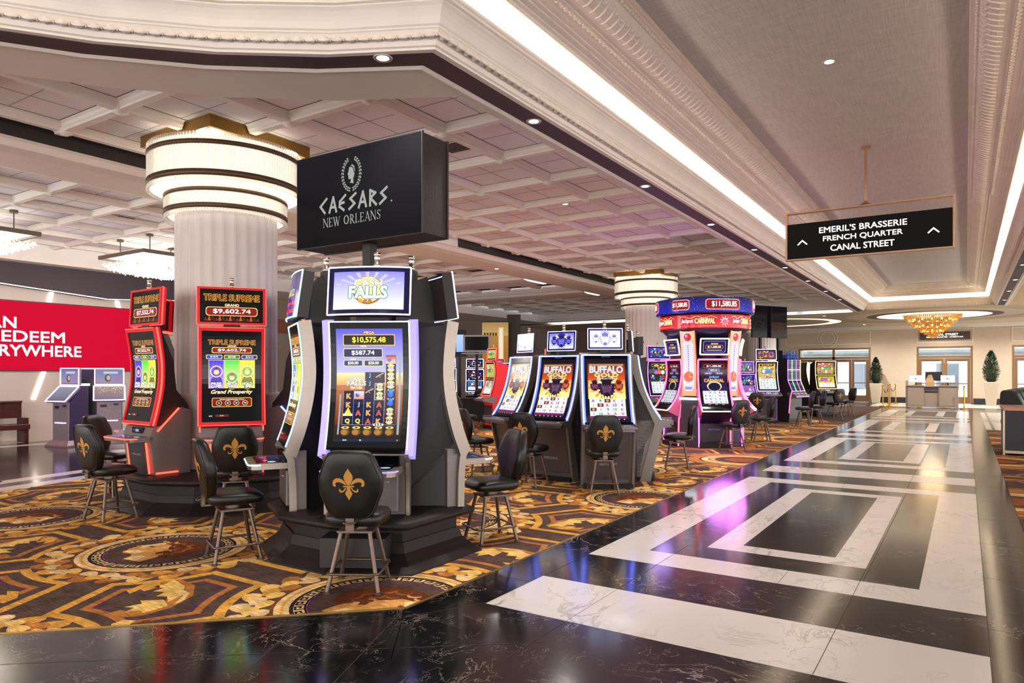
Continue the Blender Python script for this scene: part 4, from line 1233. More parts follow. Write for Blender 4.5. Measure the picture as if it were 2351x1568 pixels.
def patch(mb, sf, u0, u1, v0, v1, off, m=0, nu=2, nv=14):
    vs = []; fs = []
    for i in range(nv+1):
        for j in range(nu+1): vs.append(sf(u0+(u1-u0)*j/nu, v0+(v1-v0)*i/nv, off))
    w = nu+1
    for i in range(nv):
        for j in range(nu): fs.append((i*w+j, i*w+j+1, (i+1)*w+j+1, (i+1)*w+j))
    mb.add(vs, fs, m, None, True)
def slab(mb, sf, u0, u1, v0, v1, o0, o1, m=0, nv=14, nu=2):
    # a solid plate between two offsets of the surface
    patch(mb, sf, u0, u1, v0, v1, o1, m, nu, nv)
    for (ua, ub, va, vb) in ((u0, u0, v0, v1), (u1, u1, v0, v1)):
        secs = [[sf(ua, va+(vb-va)*i/nv, o0), sf(ua, va+(vb-va)*i/nv, o1)] for i in range(nv+1)]
        mb.strip(secs, m)
    for v in (v0, v1):
        mb.strip([[sf(u0+(u1-u0)*j/nu, v, o0), sf(u0+(u1-u0)*j/nu, v, o1)] for j in range(nu+1)], m)
def edge_tube(mb, sf, u0, u1, v0, v1, off, r, m=0, sides='ltrb', n=16, corner=.0):
    runs = []
    if 'l' in sides: runs.append([(u0, v0+(v1-v0)*i/n) for i in range(n+1)])
    if 'r' in sides: runs.append([(u1, v0+(v1-v0)*i/n) for i in range(n+1)])
    if 't' in sides: runs.append([(u0+(u1-u0)*i/6, v1) for i in range(7)])
    if 'b' in sides: runs.append([(u0+(u1-u0)*i/6, v0) for i in range(7)])
    for r_ in runs: mb.tube([sf(u, v, off) for u, v in r_], r, 6, m)
def body(mb, sf, back, zlow, w, m=0, inset=.012):
    # cabinet sides and back behind the curved front
    fr = [(f-inset*nf, z-inset*nz) for f, z, nf, nz in (sf.at(i/16) for i in range(17))]
    poly = [(-f, z) for f, z in fr]+list(back)
    mb.prism(poly, 0, sf.x0-w/2, sf.x0+w/2, m)
def tower_light(t, x, y, z, s=1.):
    m = MB()
    m.lathe([(0, 0), (.033*s, 0), (.033*s, .035*s), (.026*s, .04*s), (.026*s, .10*s), (.03*s, .105*s), (.03*s, .13*s), (0, .135*s)], 14, (x, y, z)); m.build('tower_light', M_CHROME, t)

# ---------- screen pictures
W1 = hx('#ffffff'); YEL = hx('#ffe04a')
def money(cv, t, x0, y0, x1, y1, bg, edge, col=W1, r=None, tw=.8):
    r = r or (y1-y0)*.3
    cv.rrect(x0-.012, y0-.012, x1+.012, y1+.012, r, edge); cv.L(); cv.rrect(x0, y0, x1, y1, r, bg); cv.L()
    cv.text(t, (x0+x1)/2, (y0+y1)/2, (y1-y0)*.62, col, .03, (x1-x0)*tw); cv.k -= 2
def coin(cv, x, y, r, t):
    cv.circ(x, y, r, hx('#f2e6a8')); cv.L(); cv.rect(x-r*.98, y-r*.36, x+r*.98, y+r*.36, hx('#4a0a0a')); cv.circ(x, y, r*1.0, hx('#c9a648'), 20, r0=r*.86); cv.L()
    cv.text(t, x, y, r*.6, W1, .04, r*1.2); cv.k -= 2
def pic_cash():
    H = 1.62; cv = CV(H)
    cv.rect(0, 0, 1, H, hx('#050507')); cv.L()
    x0, x1, y0, y1 = .07, .93, .075, H-.065
    cv.rect(x0, .98, x1, y1, hx('#b9b6ff'), hx('#5b57d6')); cv.rect(x0, .82, x1, .98, hx('#e59a3c'), hx('#f7e3a0')); cv.rect(x0, .30, x1, .82, hx('#5d2a17'), hx('#b56a34')); cv.rect(x0, y0, x1, .30, hx('#1d120c'), hx('#3a2013')); cv.L()
    money(cv, '$10,575.48', .17, 1.345, .82, 1.47, hx('#150609'), hx('#d9b865'), hx('#ffe93a'), .012, .66)
    cv.text('MEGA', .5, 1.505, .035, hx('#f8e9b8'), .03, None, 'c', outline=hx('#6a1408'), ow=.12)
    money(cv, '$587.74', .17, 1.19, .66, 1.29, hx('#15124a'), hx('#cfc6b0'), W1, .012, .6)
    cv.text('MAJOR', .42, 1.325, .024, hx('#f3f0e0'), .03)
    money(cv, '$50.00', .17, 1.075, .40, 1.14, hx('#0b2250'), hx('#cfc6b0'), W1, .01, .58); money(cv, '$20.00', .435, 1.075, .665, 1.14, hx('#0d3312'), hx('#cfc6b0'), W1, .01, .58)
    cv.text('MINOR', .285, 1.16, .015, W1); cv.text('MINI', .55, 1.16, .015, hx('#9fe060'))
    cv.rect(.17, .30, .695, .745, hx('#0b1338')); cv.rect(.44, .745, .695, .99, hx('#0b1338')); cv.rect(.71, .30, .84, 1.21, hx('#0b1338')); cv.L()
    for i in range(5): cv.rect(.167+.132*i, .30, .171+.132*i, .745, hx('#8f9ad0'))
    for i in range(5): cv.rect(.165, .296, .845, .300, hx('#b8bce0'))
    cx = [.235, .367, .50, .632, .773]; ry = [.345, .455, .562, .675]
    G = {'K': hx('#f0a63a'), 'Q': hx('#ffd84a'), 'A': hx('#e0322c'), 'J': hx('#8fb8ff')}
    for r, row in enumerate((('Q', 'Q', 'A', 'K'), ('', 'A', 'K', 'A'), ('K', 'J', 'K', 'A'), ('K', '', '', ''))):
        for c, s_ in enumerate(row):
            if s_: cv.text(s_, cx[c], ry[r], .062, G[s_], .05, outline=hx('#f7f0dc'), ow=.015); cv.k -= 1
    cv.poly([(cx[0]-.06, .415), (cx[0]+.06, .415), (cx[0], .53)], hx('#ffd93a')); cv.text('BONUS', cx[0], .43, .026, W1, .03, .12, outline=hx('#c0207a')); cv.k -= 1
    cv.rect(cx[1]-.063, .635, cx[1]+.063, .74, hx('#d98a5a'), hx('#e6d8e8')); cv.circ(cx[1]-.02, .69, .03, hx('#3a62c8')); cv.rect(cx[4]-.063, 1.10, cx[4]+.063, 1.205, hx('#f0d0a8'), hx('#b03038')); cv.circ(cx[4]-.02, 1.15, .03, hx('#3a62c8'))
    for c, y in ((2, .945), (2, .84)): cv.text('J', cx[c], y, .06, G['J'], .04)
    for c, y in ((3, .945), (2, .74)): cv.line([(cx[c]-.045, y-.02), (cx[c]-.015, y), (cx[c]+.04, y+.03)], .018, hx('#b89a72')); cv.line([(cx[c]-.01, y), (cx[c]+.005, y-.025)], .008, hx('#b89a72'))
    cv.frame(.568, .625, .698, .845, .006, hx('#f0d8d8'))
    for x, y, t in ((3, .795, '50'), (3, .68, '50'), (4, 1.045, '250'), (4, .935, '200'), (4, .825, '100'), (4, .47, '50'), (4, .36, '125')): coin(cv, cx[x], y, .056, t)
    for y in (.595, .71): cv.circ(cx[4], y-.012, .036, hx('#2a6ae0')); cv.circ(cx[4]+.005, y+.026, .026, hx('#4a8af0')); cv.circ(cx[4]-.03, y+.045, .013, hx('#6aa4ff')); cv.circ(cx[4]+.036, y+.045, .013, hx('#6aa4ff'))
    cv.text('CASH', .33, .90, .05, hx('#eceff0'), .05, .17, outline=hx('#3a4a4a')); cv.text('FALLS', .33, .845, .06, hx('#dfeff0'), .06, .24, outline=hx('#2a5a5a')); cv.k -= 2; cv.text('FEATURE', .33, .785, .034, hx('#ffe6c0'), .05, .15, outline=hx('#b05018')); cv.k -= 1
    for x, w in ((.115, .022), (.875, .028)): cv.rect(x, .17, x+w, .70 if x < .5 else 1.24, hx('#9aa4ac'))
    for i in range(5):
        x = .215+.142*i; cv.circ(x, .205, .058, hx('#6e4a22'), 16, .05); cv.L(); cv.circ(x-.01, .20, .042, hx('#a87a3e'), 14, .036); cv.circ(x, .262, .052, hx('#e6d27a'), 14, .017); cv.L(); cv.circ(x, .262, .02, hx('#3a2c12'), 10, .009); cv.k -= 2
    cv.rect(x0, y0, x1, .115, hx('#16223a')); cv.L(); cv.text('$0.00', .22, .096, .018, W1); cv.text('50', .42, .096, .018, W1); cv.text('1¢', .89, .096, .02, hx('#ffe08a')); cv.rect(.57, .285, .70, .315, hx('#dcd8e8')); cv.L()
    for i in range(3): cv.circ(.60+.035*i, .30, .01, hx('#2a2a3a'), 8)
    return cv
def pic_cash_top():
    H = .62; cv = CV(H); cv.rect(0, 0, 1, H, hx('#100c38')); cv.L()
    cv.rect(.065, .055, .935, H-.055, hx('#f2f4ff'), hx('#8f8cf0')); cv.L()
    for i in range(9):
        a = .35+.3*i; cv.poly([(.5, .32), (.5+.42*math.cos(a), .32+.24*math.sin(a)), (.5+.42*math.cos(a+.11), .32+.24*math.sin(a+.11))], hx('#c9c8ff'))
    cv.L(); cv.circ(.5, .31, .19, hx('#a8602a'), 28, .19); cv.L(); cv.circ(.5, .32, .175, hx('#ffe9a0'), 28, .175); cv.L()
    cv.text('CASH', .5, .405, .10, hx('#fffbe8'), .05, .34, outline=hx('#9a8a52')); cv.L(); cv.text('FALLS', .5, .285, .155, hx('#f6fbff'), .06, .46, outline=hx('#2f7f86')); cv.L()
    cv.circ(.41, .165, .03, hx('#e0a63a')); cv.rect(.45, .15, .55, .185, hx('#b9732a')); cv.L(); cv.text('7', .5, .167, .03, hx('#fff0c8'))
    return cv
def pic_triple(amt, minors, glare=False):
    H = 1.62; cv = CV(H); cv.rect(0, 0, 1, H, hx('#070606')); cv.L()
    cv.text('TRIPLE SUPREME', .5, 1.425, .085, hx('#7a2c0c'), .02, .80, outline=hx('#f6c46a'), ow=.03)
    cv.text('GRAND', .5, 1.36, .03, hx('#f8e0a0'), .04); money(cv, amt, .17, 1.24, .83, 1.325, hx('#8a1a12'), hx('#e8c878'), W1, .03, .72)
    for x, t, c in ((.2, minors[0], '#1c3fae'), (.5, minors[1], '#3f7a26'), (.8, minors[2], '#1c2f9a')): money(cv, t, x-.125, 1.135, x+.125, 1.19, hx(c), hx('#d8c890'), hx('#fff7d8'), .02, .5)
    cv.rect(.105, .60, .895, 1.11, hx('#d8c860')); cv.L()
    for i, (ca, cb, cc) in enumerate((('#c8a0ff', '#3a1cd8', '#5a6cf0'), ('#e9f06a', '#3ad84a', '#b8f070'), ('#f3ee6a', '#e0e040', '#c8902a'))):
        a = .115+.262*i
        cv.rect(a, .605, a+.245, 1.1, hx(ca), hx(cb)); cv.L()
        for j in range(4): cv.rect(a+.02+.06*j, .80, a+.045+.06*j, 1.095, hx(cc), hx(cb))
        cv.circ(a+.122, .70, .10, hx(('#2a1c9a', '#8a7a1a', '#7a7a1c')[i]), 20, .13); cv.L()
        y = (.90, .80, .90)[i]
        cv.circ(a+.122, y, .105, hx('#fff2c0')); cv.L(); cv.circ(a+.122, y, .09, hx(('#6a2cc0', '#4aa83a', '#7ab82a')[i])); cv.L(); cv.circ(a+.122, y-.01, .045, hx('#f2d2a0')); cv.star(a+.122, y+.05, .05, .02, 5, hx(('#2a1030', '#d03a20', '#e0b83a')[i]), PI/2); cv.L()
        cv.text(('FREE', 'MATCH', 'HOLD')[i], a+.122, .68, .045, hx('#fffef0'), .05, .17, outline=hx(('#4a1ca0', '#1c5ab0', '#3a8a1c')[i])); cv.text(('GAMES', 'THREE', '& SPIN')[i], a+.122, .63, .042, hx('#fffef0'), .05, .17, outline=hx(('#4a1ca0', '#1c5ab0', '#3a8a1c')[i])); cv.k -= 6
    cv.L().L().L(); cv.text('Grand Prosperity', .5, .525, .085, hx('#fff6cf'), .02, .70, shear=.3, outline=hx('#a8741c'))
    cv.rrect(.16, .26, .84, .43, .03, hx('#e0b45a')); cv.L(); cv.rrect(.172, .272, .828, .418, .025, hx('#7c1c14')); cv.L(); cv.text('TOUCH A DENOMINATION TO PLAY', .5, .395, .018, W1, .02, .42)
    for i, t in enumerate(('1¢', '2¢', '5¢', '10¢')):
        x = .28+.147*i; cv.circ(x, .332, .048, hx('#f0e2b0')); cv.L(); cv.circ(x, .332, .04, hx('#2a160c')); cv.L(); cv.text(t, x, .332, .035, hx('#ffe9a8'), .04); cv.k -= 2
    cv.text('$0.00', .14, .10, .02, W1); cv.rect(.22, .085, .44, .125, hx('#6a2a1c')); cv.L(); cv.text('PLAY', .33, .105, .02, hx('#f0d8b0'))
    return cv
def pic_triple_top(amt):
    H = .60; cv = CV(H); cv.rect(0, 0, 1, H, hx('#080605')); cv.L()
    cv.text('TRIPLE SUPREME', .5, .45, .115, hx('#6a240c'), .02, .88, outline=hx('#f6bc58'), ow=.035)
    for i in range(16):
        x = .06+.055*i; cv.poly([(x, .03), (x+.055, .03), (x+.03, .09+.05*((i*7) % 3))], hx(('#7a2a0a', '#b0561a', '#4a1a08')[i % 3]))
    cv.L(); cv.text('GRAND', .5, .315, .045, hx('#f8e4b0'), .04); money(cv, amt, .1, .13, .9, .27, hx('#8a1a14'), hx('#e6c67a'), W1, .05, .74)
    return cv
def bison(cv, x, y, s, c1, c2):
    r = random.Random(int(x*100))
    dk = tuple(c*.35 for c in c1); lt = tuple(min(1, c*1.7+.06) for c in c2)
    out = []
    for i in range(34):
        a = PI/2+2*PI*i/34; up = math.sin(a)
        R = (.5+.10*up-.06*abs(math.cos(a))+(.07 if i % 2 else -.02)+.03*r.random())*(1.12 if up < -.3 else 1.0)
        out.append((x+R*s*math.cos(a)*.92, y+R*s*math.sin(a)*1.06))
    cv.poly(out, c1); cv.L()
    for sg in (-1, 1):
        horn = bez((.22, .26), (.44, .22), (.56, .34), (.50, .60), 6)+[(.50, .60)]+bez((.50, .60), (.44, .42), (.36, .36), (.22, .40), 6)
        cv.poly([(x+sg*p[0]*s, y+p[1]*s) for p in (horn if sg > 0 else horn)][::sg], hx('#e8d8b8') if c1[0] < .2 else lt)
    cv.poly([(x+p[0]*s, y+p[1]*s) for p in ((-.24, .34), (-.30, .12), (-.24, -.12), (-.17, -.36), (-.08, -.48), (.08, -.48), (.17, -.36), (.24, -.12), (.30, .12), (.24, .34), (0, .42))], c2); cv.L()
    tuft = [(-.26, .36)]+[(-.22+.055*i, (.08 if i % 2 else .22)) for i in range(9)]+[(.26, .36), (0, .5)]
    cv.poly([(x+p[0]*s, y+p[1]*s) for p in tuft], dk)
    cv.poly([(x+p[0]*s, y+p[1]*s) for p in ((-.15, -.30), (-.13, -.45), (0, -.50), (.13, -.45), (.15, -.30), (0, -.25))], dk)
    for sg in (-1, 1): cv.circ(x+sg*.17*s, y+.02*s, .035*s, lt, 8)
    for k in range(5): cv.line([(x+(-.3+.15*k)*s, y-.5*s), (x+(-.26+.13*k)*s, y-.66*s)], .03*s, dk)
    cv.k -= 2
def pic_buffalo():
    H = 1.62; cv = CV(H); cv.rect(0, 0, 1, H, hx('#0a0714')); cv.L()
    cv.rect(.06, .62, .94, 1.10, hx('#fff0a0'), hx('#f08a28')); cv.rect(.06, 1.10, .94, 1.52, hx('#d8501c'), hx('#5a1c10')); cv.L()
    for i in range(22):
        a = 2*PI*i/22; cv.poly([(.5, .92), (.5+.43*math.cos(a), .92+.42*math.sin(a)*.7), (.5+.43*math.cos(a+.12), .92+.42*math.sin(a+.12)*.7)], hx(('#ffd23a', '#fff3b8', '#f5832a')[i % 3]))
    cv.L(); bison(cv, .22, .95, .24, hx('#4a1a3a'), hx('#7a3a5a')); bison(cv, .79, .95, .24, hx('#8a2a1c'), hx('#c05a3a')); cv.L(); bison(cv, .5, .90, .44, hx('#2a1430'), hx('#5a3a5c')); cv.L().L()
    cv.text('BUFFALO', .5, 1.36, .16, hx('#d7d2d6'), .06, .78, outline=hx('#6a5a52')); cv.L(); cv.text('GOLD', .5, 1.22, .085, hx('#f7e49a'), .06, .56, outline=hx('#a8741c')); cv.text('COLLECTION', .5, 1.135, .035, hx('#f6f0e8'), .02, .38)
    cv.rect(.10, 1.455, .90, 1.49, hx('#cbb07a')); cv.L(); cv.rect(.14, 1.465, .86, 1.478, hx('#8a6a3a'))
    cv.rect(.08, .165, .92, .62, hx('#f3eff7')); cv.L()
    syms = 'J 10 9 A Q,Q J 9 10 K,J A K 10 9,A 9 10 K J'.split(',')
    cols = ['#2a62c8', '#d01c5a', '#3aa04a', '#7a2cb0', '#c0702a']
    for r in range(4):
        for c, s_ in enumerate(syms[r].split()):
            x, y = .165+.168*c, .23+.113*r
            if (r*5+c) % 6 == 5: cv.rect(x-.07, y-.045, x+.07, y+.045, hx('#5a2a2c')); cv.L(); cv.circ(x, y, .035, hx('#c89a5a'), 10); cv.k -= 1
            else: cv.text(s_, x, y, .07, hx(cols[(r+2*c) % 5]), .05)
    for c in range(6): cv.rect(.08+.168*c-.003, .165, .08+.168*c+.003, .62, hx('#a08ac0'))
    cv.rect(.06, .10, .94, .16, hx('#7a1a6a')); cv.rect(.06, .04, .94, .10, hx('#14101c')); cv.L()
    for i in range(7): cv.circ(.14+.12*i, .07, .016, hx('#d8d0e0'), 8)
    return cv
def pic_buffalo_top(bright):
    H = .6; cv = CV(H); cv.rect(0, 0, 1, H, hx('#12104a')); cv.L()
    cv.rect(.05, .05, .95, .55, hx('#f6f6ff') if bright else hx('#e0e0ff'), hx('#dfe0ff') if bright else hx('#7a78f0')); cv.L()
    d1, d2 = (hx('#8f90e0'), hx('#c9caf8')) if bright else (hx('#2c2a9c'), hx('#6a68d0'))
    bison(cv, .23, .30, .24, d1, d2); bison(cv, .77, .30, .24, d1, d2); cv.L(); bison(cv, .5, .30, .40, d1, d2)
    return cv
def pic_carnival(dim=False):
    H = 1.75; cv = CV(H); cv.rect(0, 0, 1, H, hx('#0c0714')); cv.L(); cv.rect(.05, .52, .95, H-.06, hx('#14104a'), hx('#40081c')); cv.L()
    money(cv, '$11,580.85', .14, 1.50, .86, 1.62, hx('#280a0a'), hx('#d8506a'), W1, .04, .74); money(cv, '$573.18', .30, 1.36, .70, 1.45, hx('#1c2a6a'), hx('#b8a0e0'), W1, .03, .6)
    money(cv, '$50.00', .17, 1.26, .42, 1.32, hx('#1a1a3a'), hx('#8a80b0')); money(cv, '$10.00', .58, 1.26, .83, 1.32, hx('#1a1a3a'), hx('#8a80b0'))
    cv.text('Jackpot', .5, 1.15, .10, hx('#7ad0ff'), .02, .38, shear=.25, outline=hx('#1c3a9a')); cv.text('CARNIVAL', .5, 1.02, .12, hx('#e8c070'), .05, .72, outline=hx('#5a2010')); cv.L()
    cv.circ(.5, .80, .27, hx('#e0c8b0'), 24, .19); cv.L(); cv.circ(.5, .78, .22, hx('#181430'), 24, .16); cv.L()
    for i in range(9): a = PI*i/8; cv.circ(.5+.25*math.cos(a), .80+.17*math.sin(a), .018, hx('#fff4d0'), 8)
    cv.rect(.06, .10, .94, .62, hx('#eef0fa')); cv.L()
    for r in range(4):
        for c, s_ in enumerate(('J', '10', 'Q', 'A', '9')):
            x, y = .15+.175*c, .165+.13*r
            cv.text(('J', '10', 'Q', 'A', '9', 'K')[(r*2+c) % 6], x, y, .075, hx(('#2a4ab8', '#8a1c3a', '#5a2c9a', '#2a8ab0', '#3a8a4a')[(r+c) % 5]), .05)
    for c in range(6): cv.rect(.06+.176*c-.004, .10, .06+.176*c+.004, .62, hx('#5a6ac0'))
    cv.rect(.05, .02, .95, .09, hx('#14141c')); cv.L()
    for x in (.25, .5, .75): cv.text('$0.00', x, .055, .03, hx('#e8e8f0'), .03)
    return cv
def pic_carn_top():
    H = .7; cv = CV(H); cv.rect(0, 0, 1, H, hx('#0a0a1c')); cv.L(); cv.rrect(.04, .05, .96, .65, .08, hx('#8a7ab0')); cv.L(); cv.rrect(.07, .08, .93, .62, .07, hx('#1c1a5a')); cv.L()
    cv.text('GRAND', .5, .50, .07, hx('#f0d880'), .04, .28); money(cv, '$11,580.85', .16, .24, .84, .42, hx('#3a0c10'), hx('#e0a03a'), W1, .05, .78); cv.rect(.2, .14, .8, .17, hx('#c8b8e0'))
    return cv
def pic_generic(kind, H):
    cv = CV(H); cv.rect(0, 0, 1, H, hx('#0a0a10')); cv.L()
    r = random.Random(kind)
    a, b = kind.split('|')[1:3]
    cv.rect(.05, .05, .95, H-.05, hx(a), hx(b)); cv.L()
    tx = kind.split('|')[3] if kind.count('|') > 2 else ''
    ca, cb = hx(a), hx(b)
    pal = [hx('#ffd84a'), hx('#e8502c'), hx('#f4f0ff'), hx('#3a7af0'), hx('#c04ad8'), hx('#3ab05a'), hx('#f09a2a'), tuple(min(1, c*1.8+.03) for c in ca), tuple(c*.5 for c in cb)]
    y0 = .08+.40*(H-.1) if H > .9 else .07
    for i in range(46):
        x, y = .1+.8*r.random(), y0+(H-.09-y0)*r.random(); q = .015+.05*r.random()
        if i % 3: cv.circ(x, y, min(q, H*.09), r.choice(pal), 9, min(q*1.1, H*.09))
        else: cv.poly([(min(.93, max(.07, x+q*1.6*math.cos(t+i))), min(H-.06, max(y0, y+q*math.sin(t+i)))) for t in (0, 1.9, 3.6)], r.choice(pal))
    cv.L(); ym = (y0+H-.06)/2
    cv.rrect(.2, ym-.12*min(H, 1), .8, ym+.12*min(H, 1), .05*min(H, 1), tuple(c*.35 for c in ca)); cv.L()
    for i in range(3): cv.circ(.34+.16*i, ym, .09*min(H, 1), pal[(i+r.randint(0, 5)) % 7], 14)
    cv.L()
    if H > .9:
        cv.rect(.08, .08, .92, .08+.38*(H-.1), hx('#dfe6ee')); cv.L()
        nr = 4; hh = .38*(H-.1)/nr
        for i in range(nr):
            for c in range(5): cv.text(r.choice('AKQJ79'), .165+.168*c, .08+hh*(i+.5), hh*.6, hx(r.choice(('#2a62c8', '#b01c4a', '#2a9a4a', '#7a2cb0', '#c0702a'))), .03)
        for c in range(1, 5): cv.rect(.078+.168*c, .08, .084+.168*c, .08+.38*(H-.1), hx('#8a90b8'))
        if tx: money(cv, tx, .14, H-.2, .86, H-.08, hx('#1c1408'), hx('#d8b85a'), hx('#ffe66a'), .02, .76)
    return cv

# ---------- type A: curved cabinet with side light bars on the black pod
def deck_tray(t, z, f0, f1, w, mbody, mled, lab='button_deck', x0=0.):
    out = _round([(-w/2, -f0), (-w/2, -f1), (w/2, -f1), (w/2, -f0)], [.01, .10, .10, .01], 6)
    out = [(x+x0, y) for x, y in out]
    m = MB(); m.prism(out, 2, z-.05, z); d = m.build(lab, mbody, t)
    m = MB(); pts = [(x, y*1.0-.002, z-.012) for x, y in out if y < -f0-.02]
    m.tube(pts, .007, 6); m.build('led_edge', mled, d)
    c = CV(.6); c.rect(0, 0, 1, .6, hx('#0a0b14')); c.L(); c.rect(.04, .06, .5, .52, hx('#101830'), hx('#26386a')); c.rect(.55, .1, .8, .5, hx('#141a38')); c.L(); c.circ(.88, .3, .085, hx('#bfeaff'), 16); c.circ(.66, .2, .05, hx('#8ab8e8'), 12); c.rect(.08, .12, .3, .2, hx('#5a6ac0'))
    ww = w*.8; ff = (f1-f0)*.72
    c.build(lambda u, v, off: Vector((x0+(u-.5)*ww, -(f0+.03+(1-v)*ff)*1.0, z+off)), 'button_panel', d, M_SCREEN_DIM)
    return d
def slot_pod(loc, phi, label, sd='lilac', triple=None):
    t = thing('slot_machine', label, 'slot machine', loc, D(phi)+PI/2, 'slot machines on the black pod')
    led_m = {'lilac': L_LILAC, 'cyan': L_CYAN, 'white': L_WHITE}[sd]
    W = .70
    prof = [(.17, .965), (.115, 1.12), (.055, 1.36), (.03, 1.6), (.045, 1.85), (.07, 2.03)]
    sf = Surf(prof, W)
    m = MB(); body(m, sf, [(.22, 2.05), (.40, 1.97), (.44, 1.6), (.44, .42), (-.02, .42), (-.06, .72), (-.10, .93)], .42, .58); m.v = [(x*(1-.75*min(1, max(0, y-.02)/.42)), y, z) for x, y, z in m.v]; m.build('cabinet', M_CAB, t, .006)
    # silver or lilac side rails
    for s_, nm in ((0, 'left'), (1, 'right')):
        m = MB(); u0, u1 = (-.07, .03) if s_ == 0 else (.97, 1.07)
        slab(m, sf, u0, u1, -.05, 1.01, -.10, .005, 0, 18); m.build('side_rail', L_LILAC if sd == 'lilac' else M_SILV, t, .02, 3)
        m = MB(); pts = [(-.20, .93), (-.165, .86), (-.15, .70), (-.145, .42)]; x = -.36 if s_ == 0 else .33
        m.prism([(y, z) for y, z in pts]+[(y+.06, z) for y, z in pts[::-1]], 0, x, x+.03); m.build('side_leg', M_SILV, t)
    m = MB(); slab(m, sf, .02, .98, 0, 1, -.03, .006); fr = m.build('glass', M_BLKG, t)
    pic = triple or pic_cash()  # triple: painted reflection of a red machine instead of game art
    pic.build(sf.sub(.03, .97, .015, .985, .007), 'game_display', fr, M_SCREEN)
    m = MB(); edge_tube(m, sf, .015, .985, 0.0, 1.0, .008, .006, sides='ltr'); m.build('led_outline', L_WHITE if sd != 'cyan' else L_CYAN, fr)
    # lower front
    m = MB(); m.prism([(-.16, .93), (-.13, .80), (-.12, .42), (0, .42), (0, .93)], 0, -.32, .32); lo = m.build('lower_front', M_CABL, t, .01)
    m = MB(); m.box(-.27, -.165, .45, .27, -.115, .76); m.build('door', M_CABL, lo, .01)
    m = MB(); m.box(-.20, -.19, .83, -.02, -.13, .92); m.build('ticket_display', M_BLKG, lo); m = MB(); m.box(.08, -.2, .83, .28, -.13, .92); bs = m.build('bill_slot', M_BLKG, lo); m = MB(); m.box(.10, -.206, .87, .26, -.199, .905); m.build('bill_light', L_WHITE, bs) if 0 else None; m = MB(); m.lathe([(0, 0), (.02, 0), (.02, .01), (0, .01)], 12, (.18, -.175, .70)); m.build('lock', M_CHROME, lo)
    deck_tray(t, .83, .12, .47, .62, M_SILV, led_m)
    # topper
    M2 = Matrix.Translation((0, -.09, 2.085)) @ Matrix.Rotation(D(-8), 4, 'X')
    tf = Surf([(0, 0), (0, .2), (0, .405)], .70, M2, .035)
    m = MB(); slab(m, tf, 0, 1, 0, 1, -.10, 0, 0, 4, 8); tp = m.build('topper', M_CAB, t)
    (pic_cash_top() if not triple or sd == 'lilac' else reflected_triple_top()).build(tf.sub(.01, .99, .015, .985, .002), 'topper_display', tp, M_SCREEN)
    m = MB(); edge_tube(m, tf, 0, 1, 0, 1, .0, .007, n=4); m.build('topper_outline', L_WHITE if sd != 'cyan' else L_CYAN, tp)
    m = MB(); m.prism([(.05, 2.02), (.42, 1.96), (.40, 2.20), (.28, 2.40), (.12, 2.46), (.07, 2.3)], 0, -.14, .14); m.build('topper_mount', M_CAB, t, .02)
    m = MB()
    m.cyl((0, .22, 0), .055, 2.36, 2.52, 14); m.build('light_base', M_CAB, t)
    tower_light(t, 0, .22, 2.52, 1.05)
    return t
def reflected_triple_top():  # reflection of a red machine painted onto the topper screen
    cv = CV(.6); cv.rect(0, 0, 1, .6, hx('#1c2a9a'), hx('#2a1050')); cv.L(); cv.rect(0, .05, 1, .1, hx('#e0204a')); cv.rect(0, .16, 1, .2, hx('#e02a6a')); cv.text('9.602', .5, .33, .09, hx('#b8c060'), .03, .6); return cv
PC = (-4.57, 4.65)
t = thing('machine_plinth', 'black padded plinth under the purple-lit slot machines', 'plinth', PC+(0,))
def pod_outline(r):
    # elongated octagon with machine faces at 240, 300, 60 and 120 degrees; r = outward growth
    base = [(-.925+.0, .475), (-.925, -.475), (-.315, -.825), (.315, -.825), (.925, -.475), (.925, .475), (.315, .825), (-.315, .825)]
    n = len(base); out = []
    for i in range(n):
        a, b, c = Vector(base[i-1]), Vector(base[i]), Vector(base[(i+1) % n])
        d1 = (b-a).normalized(); d2 = (c-b).normalized(); n1 = Vector((d1.y, -d1.x)); n2 = Vector((d2.y, -d2.x))
        k = (n1+n2).normalized(); out.append(tuple(b+k*(r/max(.3, k.dot(n1)))))
    return out
def plinth_parts(t, oz):
    m = MB(); m.loft([[(x, y, z) for x, y in oz(r)] for r, z in ((-.20, .0), (-.20, .30), (-.2, .36))], 0, False); m.build('body', M_PLINTH, t)
    m = MB(); m.loft([[(x, y, z) for x, y in oz(r)] for r, z in ((0, 0), (-.0, .018), (-.10, .09), (-.155, .14), (-.185, .22), (-.195, .22), (-.195, 0))], 0, False); m.build('skirt', M_PLINTH, t)
    m = MB(); m.loft([[(x, y, z) for x, y in oz(r)] for r, z in ((-.20, .335), (-.11, .335), (-.07, .35), (-.055, .375), (-.07, .40), (-.11, .415), (-.25, .425), (-.40, .425))], 0, True); m.build('padded_rim', M_PLINTH, t)
plinth_parts(t, pod_outline)
m = MB(); m.M = Matrix.Rotation(D(30), 4, 'Z'); m.box(-.16, -.9, .07, .36, -.62, .30); m.build('access_door', M_CAB, t)
def pod_pos(c, phi, dist, tan):
    n = (math.cos(D(phi)), math.sin(D(phi))); tg = (-n[1], n[0])
    return (c[0]+n[0]*dist+tg[0]*tan, c[1]+n[1]*dist+tg[1]*tan)
def pod_machine(phi, label, sd, tan, dist=.44, **k):
    p = pod_pos(PC, phi, dist, tan); return slot_pod((p[0], p[1], .0), phi, label, sd, **k)
pod_machine(300, 'frontal purple-edged slot machine showing $10,575.48 in gold figures', 'lilac', .13)
